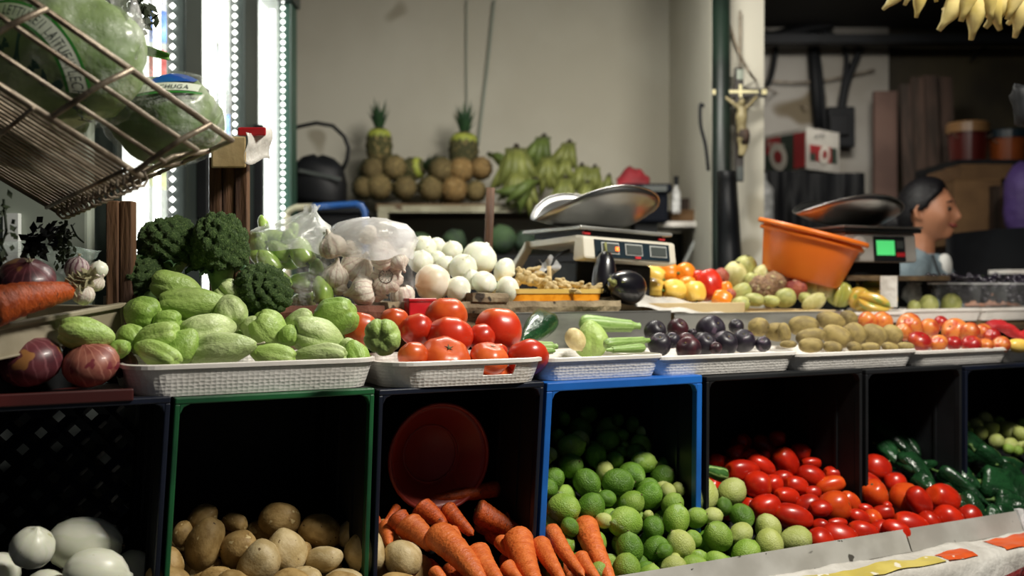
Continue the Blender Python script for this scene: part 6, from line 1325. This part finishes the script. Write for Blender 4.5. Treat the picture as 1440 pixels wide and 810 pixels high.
part('cart_leg', G().tube([pt(404, 302, 3.7), pt(404, 600, 3.7)], .0125, 8), MT['rack_paint'], t, smooth=True)
part('cart_plate', G().box((pt(455, 0, 3.7).x, 3.74, .25), (.36, .25, .02)), MT['black_plastic'], t)

# ------------------------------------------------------------ between rack and post: bin with red cloth, bottle, boxes, white table
xa, xb = pt(905, 0, 4.3).x, pt(992, 0, 4.3).x; zt = pt(0, 312, 4.3).z
t = thing('white_table', 'small white table with cardboard boxes beside the green post', 'table', ((.60+.76)/2, 4.45, 0))
part('table_top', G().box(((xa+xb)/2, 4.45, zt-.012), (xb-xa, .36, .024)), MT['white_plastic'], t, bevel=.003)
for x in (xa+.02, xb-.02):
    for y in (4.30, 4.60): part('leg', G().box((x, y, (zt-.024)/2), (.03, .03, zt-.024)), MT['white_plastic'], t)
part('brace', G().tube([Vector((xa+.05, 4.32, 1.0)), Vector((xb-.03, 4.32, zt-.06))], .009, 6), MT['lcd_frame'], t)
part('back_sheet', G().box(((xa+xb)/2, 4.62, zt/2), (xb-xa-.06, .01, zt-.06)), MT['lcd_grey'], t)
bx_ = lambda x0, y0, x1, y1, Y, d: G().hexa([Vector((pt(x, y, Y).x, Y+k*d, pt(x, y, Y).z)) for x in (x0, x1) for k in (0, 1) for y in (y1, y0)])
def carton(x0, y0, x1, y1, Y, d, label, m='cardboard', name='cardboard_box', cat='box'):
    t = thing(name, label, cat, Vector((pt((x0+x1)/2, 0, Y).x, Y+d/2, pt(0, y1, Y).z)))
    bd_ = part('box_body', bx_(x0, y0, x1, y1, Y, d), MT[m], t, bevel=.002)
    part('box_flap', bx_(x0, y0-1, x1, y0+1.2, Y-.004, d*.48), MT[m], bd_)
    return t
carton(944, 296, 986, 311, 4.32, .2, 'low open cardboard box on the small white table')
carton(958, 280, 974, 296, 4.44, .12, 'small dark brown box standing in the cardboard box', 'brown_plank', 'small_box')
lone('leaning_board', G().hexa([pt(*q) for q in ((974, 293, 4.42), (988, 260, 4.46), (974, 293, 4.44), (988, 260, 4.48), (979, 296, 4.42), (993, 262, 4.46), (979, 296, 4.44), (993, 262, 4.48))]), MT['black_plastic'], 'thin black board leaning beside the green post', 'board')
t = thing('dark_bin', 'dark blue-black bin with red cloth at the end of the banana rack', 'bin', pt(907, 312, 4.25))
defmat('bin_blue', h('0e121c'), h('0b0e17'), .75, ns=4, var=0, spec=.15)
part('bin_body', bx_(876, 268, 940, 313, 4.22, .28), MT['bin_blue'], t, bevel=.012); part('bin_rim', bx_(874, 258, 946, 270, 4.20, .31), MT['bin_blue'], t, bevel=.008)
part('label_patch', bx_(904, 261, 938, 269, 4.196, .004), MT['lcd_grey'], t, label='pale worn patch')
lone('support_stand', bx_(893, 313, 925, 800, 4.25, .25), MT['black_plastic'], 'dark stand under the bin behind the scale pan', 'stand')
defmat('cloth_dark', h('8a1f28'), h('6e181f'), .7, ns=9, var=0)
lone('red_cloth', G().grid(lambda u, v: pt(868+44*u, 262-24*math.sin(v*3.0)*(.35+.65*math.sin(u*3.1))*(1+.5*noise.noise(Vector((u*4, v*3, 7)))), 4.30+.12*v)+Vector((0, 0, .012*noise.noise(Vector((u*7, v*5, 1))))), 18, 10), MT['cloth_dark'], 'crumpled dark red cloth lying in the dark bin', 'cloth', smooth=True, solid=.02)
t = thing('glass_bottle', 'dark-capped clear bottle beside the dark bin', 'bottle', pt(951, 300, 4.26)); s = 4.26/F
part('bottle_body', G().lathe([(0, 0), (6*s, 0), (6.5*s, 3*s), (6.5*s, 28*s), (3*s, 36*s), (2.6*s, 40*s), (0, 40*s)], 14), MT['film_edge'], t, smooth=True, world=False); part('cap', G().lathe([(0, 40*s), (3.6*s, 40*s), (3.6*s, 52*s), (0, 52*s)], 12), MT['black_plastic'], t, world=False)

# ------------------------------------------------------------ crucifix on the white column
Yc = 3.86; s = Yc/F
t = thing('crucifix', 'dark wooden crucifix with a pale figure and inlaid arms on the white column', 'crucifix', pt(1040, 256, Yc))
Z = lambda x, y, dy=0: Vector((pt(x, y, Yc).x, Yc+dy, pt(x, y, Yc).z))
defmat('cross_wood', h('241c16'), h('1a1410'), .5, ns=6, var=0); defmat('ivory', h('968a64'), h('776b4a'), .5, ns=9, var=0); defmat('inlay', h('d8cf9f'), h('c4ba88'), .4, var=0)
bxw = lambda x0, y0, x1, y1, dy, d: G().hexa([Z(x, y, dy+k*d) for x in (x0, x1) for k in (0, 1) for y in (y1, y0)])
part('upright', bxw(1034, 95, 1046, 255, 0, .02), MT['cross_wood'], t, bevel=.002); part('crossbar', bxw(1003, 124, 1079, 136, -.001, .022), MT['cross_wood'], t, bevel=.002)
part('inlay', bxw(1016, 127, 1066, 131, -.004, .004), MT['inlay'], t); part('inlay', bxw(1039, 119, 1043, 137, -.005, .004), MT['inlay'], t)
for x in (1005, 1074): part('end_cap', bxw(x-3, 126, x+4, 133, -.004, .004), MT['inlay'], t)
part('plaque', bxw(1036, 98, 1045, 112, -.005, .005), MT['fridge_grey'], t); part('bottom_plate', bxw(1036, 234, 1045, 254, -.003, .004), MT['lcd_grey'], t)
fg = G(); D_ = lambda x, y, dy=-.02: Z(x, y, dy)
fg.tube([D_(1042, 150), D_(1042, 156), D_(1041, 166), D_(1041, 178), D_(1042, 190), D_(1043, 198)], [.010, .018, .024, .019, .020, .022], 10)
fg.tube([D_(1041, 157), D_(1030, 147), D_(1018, 136, -.008)], [.010, .008, .006], 7); fg.tube([D_(1043, 157), D_(1054, 147), D_(1064, 136, -.008)], [.010, .008, .006], 7)
fg.tube([D_(1040, 196), D_(1041, 208), D_(1040, 220)], [.016, .012, .008], 8); fg.tube([D_(1045, 196), D_(1046, 208), D_(1042, 220)], [.016, .012, .008], 8)
fg.lathe([(0, -.018), (.010, -.012), (.014, 0), (.011, .012), (0, .017)], 10, M=Matrix.Translation(D_(1041, 146, -.026)))
fo = part('figure', fg, MT['ivory'], t, smooth=True, label='pale carved figure'); x = fo.modifiers.new('remesh', 'REMESH'); x.mode = 'VOXEL'; x.voxel_size = .004; x.use_smooth_shade = True
part('loincloth', G().tube([D_(1043, 184), D_(1044, 192), D_(1045, 204)], [.022, .026, .018], 10), MT['brown_plank'], t, smooth=True)

# ------------------------------------------------------------ recess: wrapped stack, apple carton, planks, buckets, boxes
t = thing('wrapped_stack', 'tall stack wrapped in shiny black plastic under the apple carton', 'wrapped goods', (pt(1145, 0, 5.2).x, 5.5, 0))
def wr(x0, x1, y0, Y, d, seed):
    a, b = pt(x0, 0, Y), pt(x1, 0, Y); zt = pt(0, y0, Y).z
    return G().grid(lambda u, v: Vector((a.x+(b.x-a.x)*u, Y+.02*noise.noise(Vector((u*5+seed, v*6, 1)))+.01*noise.noise(Vector((u*14, v*10, seed))), zt*v)), 24, 24).add([(a.x, Y+.02, zt), (b.x, Y+.02, zt), (b.x, Y+d, zt), (a.x, Y+d, zt), (a.x, Y+.02, 0), (a.x, Y+d, 0), (b.x, Y+.02, 0), (b.x, Y+d, 0)], [(0, 1, 2, 3), (0, 3, 5, 4), (1, 6, 7, 2), (3, 2, 7, 5)])
part('wrapping', wr(1073, 1136, 240, 5.15, .6, 2), MT['black_sheet'], t, smooth=True); part('wrapping', wr(1134, 1216, 243, 5.2, .6, 7), MT['black_sheet'], t, smooth=True)
defmat('carton_dark', h('3a3430'), h('2d2926'), .8, ns=6, var=0); defmat('carton_white', h('aaa69c'), h('96928a'), .8, ns=6, var=0); defmat('print_red', h('8e2022'), h('7a1a1c'), .7, ns=6, var=0); defmat('print_dark_green', h('28352a'), h('1f2a20'), .7, var=0); defmat('print_pale', h('b9b4a8'), h('a9a498'), .7, var=0)
Y1, Y2 = 5.35, 5.30; pL, pM, pR = pt(1075, 0, 5.55), pt(1134, 0, 5.25), pt(1180, 0, 5.45)
zt, zb = pt(0, 181, 5.3).z, pt(0, 239, 5.3).z
t = thing('apple_carton', 'printed apple carton with red pictures on the black wrapped stack', 'box', (pM.x, 5.5, zb))
cor = lambda p, z, o=0: Vector((p.x, p.y, z))
pB = pL+pR-pM
g_ = G(); g_.v = [tuple(cor(p, z)) for z in (zb, zt) for p in (pL, pM, pR, pB)]; g_.f = [(0, 1, 5, 4), (1, 2, 6, 5), (2, 3, 7, 6), (3, 0, 4, 7), (0, 3, 2, 1), (4, 5, 6, 7)]
cb = part('carton_body', g_, MT['carton_white'], t)
def face(a, b, u0, u1, v0, v1, m, off, name='printed_panel', **k):
    n = (b-a).cross(Vector((0, 0, 1))).normalized(); n = n if n.y < 0 else -n
    P = lambda u, v: Vector((a.x+(b.x-a.x)*u, a.y+(b.y-a.y)*u, zb+(zt-zb)*v))+n*off
    return part(name, G().hexa([P(u, v)-n*q for u in (u0, u1) for q in (0, .002) for v in (v0, v1)]), MT[m], cb, **k)
def disc(a, b, u, v, r, m, off, name='printed_disc', **k):
    n = (b-a).cross(Vector((0, 0, 1))).normalized(); n = n if n.y < 0 else -n; ax = (b-a).normalized()
    c = Vector((a.x+(b.x-a.x)*u, a.y+(b.y-a.y)*u, zb+(zt-zb)*v))+n*off
    part(name, G().add([c+ax*r*math.cos(q*.314)+Vector((0, 0, r*math.sin(q*.314))) for q in range(20)], [tuple(range(20))]), MT[m], cb, **k)
def txt(a, b, u, v, s_, size, m, off):
    n = (b-a).cross(Vector((0, 0, 1))).normalized(); n = n if n.y < 0 else -n; ax = (b-a).normalized(); c = Vector((a.x+(b.x-a.x)*u, a.y+(b.y-a.y)*u, zb+(zt-zb)*v))+n*off
    vs, fs = text_geo(s_, size); g_ = G(); g_.v = [tuple(c+ax*p.x+Vector((0, 0, p.y))) for p in vs]; g_.f = fs; part('lettering', g_, MT[m], cb)
face(pL, pM, .02, .98, .02, .90, 'print_dark_green', .002); face(pL, pM, .72, .98, .05, .90, 'print_red', .004); face(pL, pM, .05, .40, .50, .90, 'print_red', .0035)
txt(pL, pM, .10, .68, 'ROVE', .055, 'print_pale', .007); disc(pL, pM, .36, .40, .075, 'print_pale', .006); disc(pL, pM, .36, .40, .035, 'print_red', .008)
face(pM, pR, .10, .92, .22, .60, 'print_red', .002); face(pM, pR, .10, .26, .22, .40, 'print_dark_green', .003); face(pM, pR, .74, .92, .22, .60, 'print_dark_green', .003)
disc(pM, pR, .52, .40, .050, 'print_pale', .005); disc(pM, pR, .52, .40, .024, 'print_red', .007); txt(pM, pR, .22, .74, 'APPLES', .030, 'lcd_grey', .003)
lone('clear_bottle', G().lathe([(0, 0), (.045, 0), (.05, .02), (.05, .20), (.02, .24), (.018, .27), (0, .27)], 14, M=Matrix.Translation(pt(1072, 330, 4.4))), MT['film_edge'], 'pale plastic bottle with cap behind the orange basin', 'bottle', smooth=True)
lone('green_label', G().lathe([(.0515, .06), (.0515, .18)], 14, M=Matrix.Translation(pt(1072, 330, 4.4))), MT['leaf_green'], 'green and white label strip round the pale plastic bottle', 'label') if False else None
lone('dark_coat', G().grid(lambda u, v: pt(1014+(16+10*v)*u, 240+150*v, 3.84-.05*math.sin(u*3.1)+.01*math.sin(v*12)), 8, 14), MT['black_sheet'], 'black coat hanging on the green steel post', 'coat', smooth=True, solid=.03)
carton(1044, 328, 1088, 830, 4.36, .3, 'brown cardboard box at the foot of the white column')
for k, (x0, y0, x1, y1, Y, lb) in enumerate([(1266, 118, 1282, 345, 5.6, 'narrow brown plank leaning on the recess wall, next to the pale wall'), (1282, 108, 1300, 345, 5.62, 'brown plank leaning in the recess, taller than its neighbours'), (1300, 106, 1318, 345, 5.6, 'broad brown plank in the middle of the leaning planks'), (1319, 108, 1340, 345, 5.64, 'dark brown plank nearest the red bucket')]):
    lone('wood_plank', G().hexa([Vector((pt(x, 0, Y).x+dx, Y+k_*.03-(.0 if y == y0 else .25), pt(0, y, Y).z if y == y0 else .0)) for x, dx in ((x0, 0), (x1-1, 0)) for k_ in (0, 1) for y in (y1, y0)]), MT['brown_plank'], lb, 'plank', 'planks leaning in the recess')
defmat('pink_board', h('6e564c'), h('5c473f'), .9, ns=3, var=0)
lone('pink_board', G().hexa([Vector((pt(x, 0, 5.8).x, 5.8+k_*.04, z)) for x in (1230, 1262) for k_ in (0, 1) for z in (0, pt(0, 128, 5.8).z)]), MT['pink_board'], 'dim pinkish board standing beside the leaning planks', 'board')
zs = pt(0, 226, 5.0).z; xs0, xs1 = pt(1338, 0, 5.0).x, 3.4
t = thing('wall_shelf', 'dark shelf carrying buckets over the cardboard boxes', 'shelf', ((xs0+xs1)/2, 5.2, zs-.03))
part('shelf_board', G().box(((xs0+xs1)/2, 5.2, zs-.02), (xs1-xs0, .5, .04)), MT['black_plastic'], t)
part('lower_board', G().box(((xs0+xs1)/2, 5.2, 1.42), (xs1-xs0, .5, .03)), MT['old_wood'], t)
for x in (xs0+.03, xs1-.03): part('upright', G().box((x, 5.42, zs/2), (.05, .05, zs)), MT['black_plastic'], t)
for x, w_, y0, y1, mb, ml, cb, cl_, lb in [(1372, 54, 165, 224, 'bucket_red', 'bucket_tan', h('4e1610'), h('7a5a38'), 'dark red bucket with a tan lid on the recess shelf'), (1428, 52, 168, 216, 'bucket_orange', 'bucket_teal', h('8a441c'), h('1a2a32'), 'orange bucket with a dark teal lid on the recess shelf')]:
    defmat(mb, cb, None, .3, var=0); defmat(ml, cl_, None, .35, var=0); s = 5.05/F; t = thing('bucket', lb, 'bucket', (pt(x, 0, 5.05).x, 5.14, zs)); hh = (y1-y0)*s
    bk = part('bucket_body', G().lathe([(0, .002), (w_*.44*s, .002), (w_*.5*s, hh*.78), (0, hh*.78)], 28), MT[mb], t, smooth=False, world=False); part('lid', G().lathe([(0, hh*.74), (w_*.54*s, hh*.74), (w_*.54*s, hh*.96), (w_*.48*s, hh), (0, hh)], 28), MT[ml], t, world=False)
    part('bail', G().tube([(w_*.52*s*math.cos(q), -w_*.3*s, hh*.7-.03*math.sin(q)) for q in (0, .5, 1, 1.57, 2.1, 2.6, 3.14)], .003, 5), MT['wire'], bk, world=False)
carton(1342, 252, 1408, 345, 4.75, .4, 'brown cardboard box behind the woman'); carton(1352, 232, 1424, 251, 4.8, .4, 'flat cardboard box lying on the bigger box'); carton(1398, 262, 1446, 345, 4.7, .4, 'shaded cardboard box at the frame edge', 'brown_plank')
defmat('purple', h('584280'), h('4a366c'), .6, ns=5, var=0, bump=.4)
lone('purple_bag', G().lathe(sph(.7, 12), 18, lambda a, t_, p: Vector((p.x*.24, p.y*.2, p.z*.34))*(1+.2*nz(p, 3, 4)), M=Matrix.Translation(pt(1452, 285, 4.3))), MT['purple'], 'purple plastic bag at the frame edge behind the woman', 'plastic bag', smooth=True)
lone('bag_stand', bx_(1425, 325, 1490, 700, 4.2, .3), MT['black_plastic'], 'black stand under the purple bag', 'stand')
lone('black_tarp', G().grid(lambda u, v: Vector((pt(1338, 0, 4.0).x+.7*u, 4.0+.3*v+.03*math.sin(u*9)*(1-v), pt(0, 330-10*math.sin(u*3), 4.0).z*(1 if v > .02 else 0)) if v > .02 else (pt(1338, 0, 4.0).x+.7*u, 4.0+.03*math.sin(u*9), .0)), 20, 6), MT['black_sheet'], 'black tarp draped over goods beside the woman', 'tarp', smooth=True, solid=.01)
lone('paper_stack', bx_(1416, 379, 1470, 385, 3.36, .13), MT['white_plastic'], 'white sheets of paper lying behind the grape boxes', 'paper')
lone('paper_rest', G().hexa([Vector((pt(x, 0, 3.36).x, 3.36+k*.13, z)) for x in (1415, 1475) for k in (0, 1) for z in (1.081, pt(0, 385, 3.36).z)]), MT['black_plastic'], 'black box under the white papers behind the grapes', 'box')
# clutter beneath the shelf board of the steel scale
lone('label_card', bx_(1238, 388, 1262, 432, 2.74, .003), MT['cover_white'], 'pale printed card under the steel scale', 'card')
lone('clutter_bag', G().lathe(sph(.8, 10), 16, lambda a, t_, p: Vector((p.x*.09, p.y*.06, p.z*.07))*(1+.25*nz(p, 4, 3)), M=Matrix.Translation(pt(1290, 413, 2.95))), MT['film_edge'], 'pinkish white plastic bag below the woman beside the grapes', 'plastic bag', smooth=True)
# ------------------------------------------------------------ the woman behind the counter, seen from her side, face to the right
defmat('skin', h('b07a5c'), h('a56e50'), .5, ns=3, var=0, sss=.1); defmat('hair', h('100e12'), h('0a090c'), .5, ns=30, var=0, stretch=(1, 6, 1), bump=.2, bs=40, spec=.3)
defmat('denim', h('7d8d94'), h('66767e'), .8, ns=20, var=0, bump=.2, bs=60); defmat('shirt_white', h('d5d5d0'), h('c4c4c0'), .7, ns=9, var=0); defmat('lips', h('8d3f3c'), h('7d3432'), .4, var=0)
defmat('apron', h('1d2328'), h('15191d'), .7, var=0); defmat('eye', h('1b1512'), rough=.15, var=0); defmat('trousers', h('232838'), h('1b2030'), .8, var=0)
wx = pt(1311, 0, 3.6).x-.02; HZ = pt(0, 299, 3.6).z      # head centre height
t = thing('woman', 'smiling dark-haired woman in a grey-blue jacket behind the counter, in profile', 'person', (wx, 3.6, 0), R(-36))
def head(p):     # unit direction -> local point; face towards +x, y is her left
    d = p.normalized(); x, y, z = d
    q = Vector((x*.095, y*.074, z*.112))
    if z < 0: q.y *= 1-.30*sm(0, -1, z)*(.6+.4*max(0, x)); q.x *= 1-.05*sm(0, -1, z)
    ga = lambda cx, cy, cz, s: math.exp(-((x-cx)**2+(y-cy)**2+(z-cz)**2)/(s*s))
    o = .019*ga(.98, 0, -.14, .14)+.011*ga(.99, 0, .05, .11)+.010*ga(.97, 0, -.20, .12)      # nose
    o += .008*ga(.90, 0, -.45, .16)+.022*ga(.80, 0, -.74, .24)                                # lips, chin
    o += .006*ga(.92, .30, .22, .2)+.006*ga(.92, -.30, .22, .2)                               # brow
    o -= .010*(ga(.90, .36, .06, .14)+ga(.90, -.36, .06, .14))                                # eye sockets
    o += .007*(ga(.72, .62, -.22, .26)+ga(.72, -.62, -.22, .26))                              # cheeks
    return q+d*o
bm = bmesh.new(); bmesh.ops.create_icosphere(bm, subdivisions=5, radius=1); gb = G(); gb.v = [tuple(head(v.co)+Vector((0, 0, HZ))) for v in bm.verts]; gb.f = [tuple(v.index for v in f.verts) for f in bm.faces]; bm.free()
z0 = HZ
for sy in (-1, 1):   # ears
    gb.tube([(-.004, sy*.070, z0-.03), (-.014, sy*.080, z0-.018), (-.018, sy*.084, z0+.004), (-.008, sy*.082, z0+.022), (.006, sy*.076, z0+.016)], [.007, .009, .008, .008, .006], 8)
gb.tube([(-.02, 0, z0-.05), (-.022, 0, z0-.11), (-.03, 0, z0-.17)], [.052, .050, .058], 14)
gb.tube([(-.03, 0, z0-.16), (-.03, 0, z0-.24), (-.03, 0, z0-.42), (-.02, 0, z0-.56), (-.02, 0, z0-.66)], [.07, .115, .125, .125, .14], 16)
SH_, EL, WR = z0-.215, z0-.46, z0-.62
hands = []
for sy in (-1, 1):
    gb.tube([(-.03, sy*.08, SH_+.02), (-.03, sy*.165, SH_-.02), (-.04, sy*.205, SH_-.14), (-.03, sy*.215, EL), (.06, sy*.195, EL+.03), (.20, sy*.14, EL+.13)], [.055, .055, .046, .038, .036, .026], 10)
    hc = Vector((.235, sy*.13, EL+.135)); gb.tube([(.20, sy*.14, EL+.13), hc, (.275, sy*.125, EL+.13)], [.026, .036, .034], 10)
    for k in range(4):
        y = sy*.13+(k-1.5)*.018; l = (.062, .072, .068, .052)[k]
        gb.tube([(.27, y, EL+.135), (.27+l*.5, y, EL+.132), (.27+l*.8, y, EL+.122), (.27+l*.95, y, EL+.112)], [.0095, .009, .0085, .007], 7)
    gb.tube([(.225, sy*.13-sy*.03, EL+.13), (.255, sy*.13-sy*.055, EL+.122), (.285, sy*.13-sy*.062, EL+.116)], [.013, .011, .008], 7)
    gb.tube([(-.02, sy*.07, z0-.64), (-.01, sy*.085, z0-.80), (0, sy*.09, z0-1.02), (-.02, sy*.09, z0-1.20), (-.03, sy*.09, .07)], [.10, .085, .058, .055, .038], 12)
    gb.tube([(-.06, sy*.09, .035), (.02, sy*.095, .04), (.13, sy*.10, .028)], [.034, .038, .026], 10)
body = part('body', gb, MT['skin'], t, smooth=True, world=False)
x = body.modifiers.new('union', 'REMESH'); x.mode = 'VOXEL'; x.voxel_size = .0055; x.use_smooth_shade = True
x = body.modifiers.new('soft', 'SMOOTH'); x.factor = .5; x.iterations = 2
# hair: swept back over the skull into a low knot
bm = bmesh.new(); bmesh.ops.create_icosphere(bm, subdivisions=5, radius=1); gh = G()
keep = {}
for v in bm.verts:
    d = v.co; line = .42+.25*min(1, abs(d.y)*1.0)-.0      # hairline: forward at the crown, back at the temples
    edge = d.x - (.66-.90*max(0, .58-d.z)) 
    if edge < 0 and d.z > -.62:
        if abs(d.y) > .66 and d.z < -.02 and d.x > -.28: continue
        keep[v.index] = len(gh.v); q = head(d)*1.0; n_ = d.normalized(); gh.v.append(tuple(q+n_*(.011*sm(0, -.22, edge)+.001)+Vector((0, 0, HZ+.004))))
gh.f = [tuple(keep[v.index] for v in f.verts) for f in bm.faces if all(v.index in keep for v in f.verts)]; bm.free()
hr = part('hair', gh, MT['hair'], t, smooth=True, world=False, solid=.006)
part('hair_knot', G().lathe(sph(.8, 10), 16, lambda a, t_, p: p*.095*(1+.06*math.sin(9*a+p.z*9)), M=Matrix.Translation((-.115, 0, HZ-.035))), MT['hair'], hr, smooth=True, world=False)
for sy in (-1, 1):
    part('eye', G().lathe(sph(1, 8), 10, lambda a, t_, p: p*.017, M=Matrix.Translation((.083, sy*.030, HZ+.008))), MT['eye'], t, smooth=True, world=False)
    part('eyebrow', G().tube([(.090, sy*.014, HZ+.030), (.089, sy*.030, HZ+.036), (.078, sy*.047, HZ+.030)], [.003, .0035, .002], 6), MT['hair'], t, smooth=True, world=False)
part('lips', G().tube([(.082, -.026, HZ-.046), (.094, -.014, HZ-.050), (.0985, 0, HZ-.051), (.094, .014, HZ-.050), (.082, .026, HZ-.046)], [.003, .0055, .006, .0055, .003], 7), MT['lips'], t, smooth=True, world=False)
gj = G()
gj.tube([(-.03, 0, z0-.15), (-.03, 0, z0-.20), (-.03, 0, z0-.26), (-.028, 0, z0-.42), (-.02, 0, z0-.58), (-.02, 0, z0-.70)], [.085, .115, .142, .145, .145, .155], 20)
for sy in (-1, 1): gj.tube([(-.03, sy*.07, SH_+.025), (-.03, sy*.165, SH_-.012), (-.04, sy*.210, SH_-.14), (-.03, sy*.218, EL), (.06, sy*.195, EL+.03), (.17, sy*.152, EL+.11)], [.072, .072, .062, .054, .050, .040], 14)
jk = part('jacket', gj, MT['denim'], t, smooth=True, world=False, label='grey-blue denim jacket')
x = jk.modifiers.new('union', 'REMESH'); x.mode = 'VOXEL'; x.voxel_size = .009; x.use_smooth_shade = True
x = jk.modifiers.new('soft', 'SMOOTH'); x.factor = .6; x.iterations = 4
for sy in (-1, 1):
    part('collar', G().grid(lambda u, v: Vector((-.095+.16*u, sy*(.055+.028*v+.01*math.sin(u*3)), z0-.125-.035*v-.06*u*u)), 8, 3), MT['denim'], jk, smooth=True, world=False, solid=.006)
part('apron_strap', G().grid(lambda u, v: Vector((.035+.085*u, -.075-.035*math.sin(u*2.2)+.016*v, z0-.155-.20*u)), 12, 2), MT['apron'], t, smooth=True, world=False, solid=.006, label='dark apron strap')
part('shirt', G().lathe(sph(.8, 8), 12, lambda a, t_, p: Vector((p.x*.05, p.y*.07, p.z*.09)), M=Matrix.Translation((.068, -.03, z0-.195))), MT['shirt_white'], t, smooth=True, world=False, label='bit of white shirt at the collar')
gt = G(); 
for sy in (-1, 1): gt.tube([(-.02, sy*.065, z0-.66), (-.01, sy*.085, z0-.80), (0, sy*.09, z0-1.02), (-.02, sy*.09, z0-1.22), (-.03, sy*.09, .09)], [.125, .105, .078, .070, .062], 14)
tr = part('trousers', gt, MT['trousers'], t, smooth=True, world=False)
for sy in (-1, 1): part('shoe', G().tube([(-.085, sy*.09, .035), (-.05, sy*.09, .045), (.04, sy*.095, .045), (.15, sy*.10, .032)], [.028, .044, .046, .028], 12), MT['black_plastic'], t, smooth=True, world=False)
bpy.context.view_layer.update()
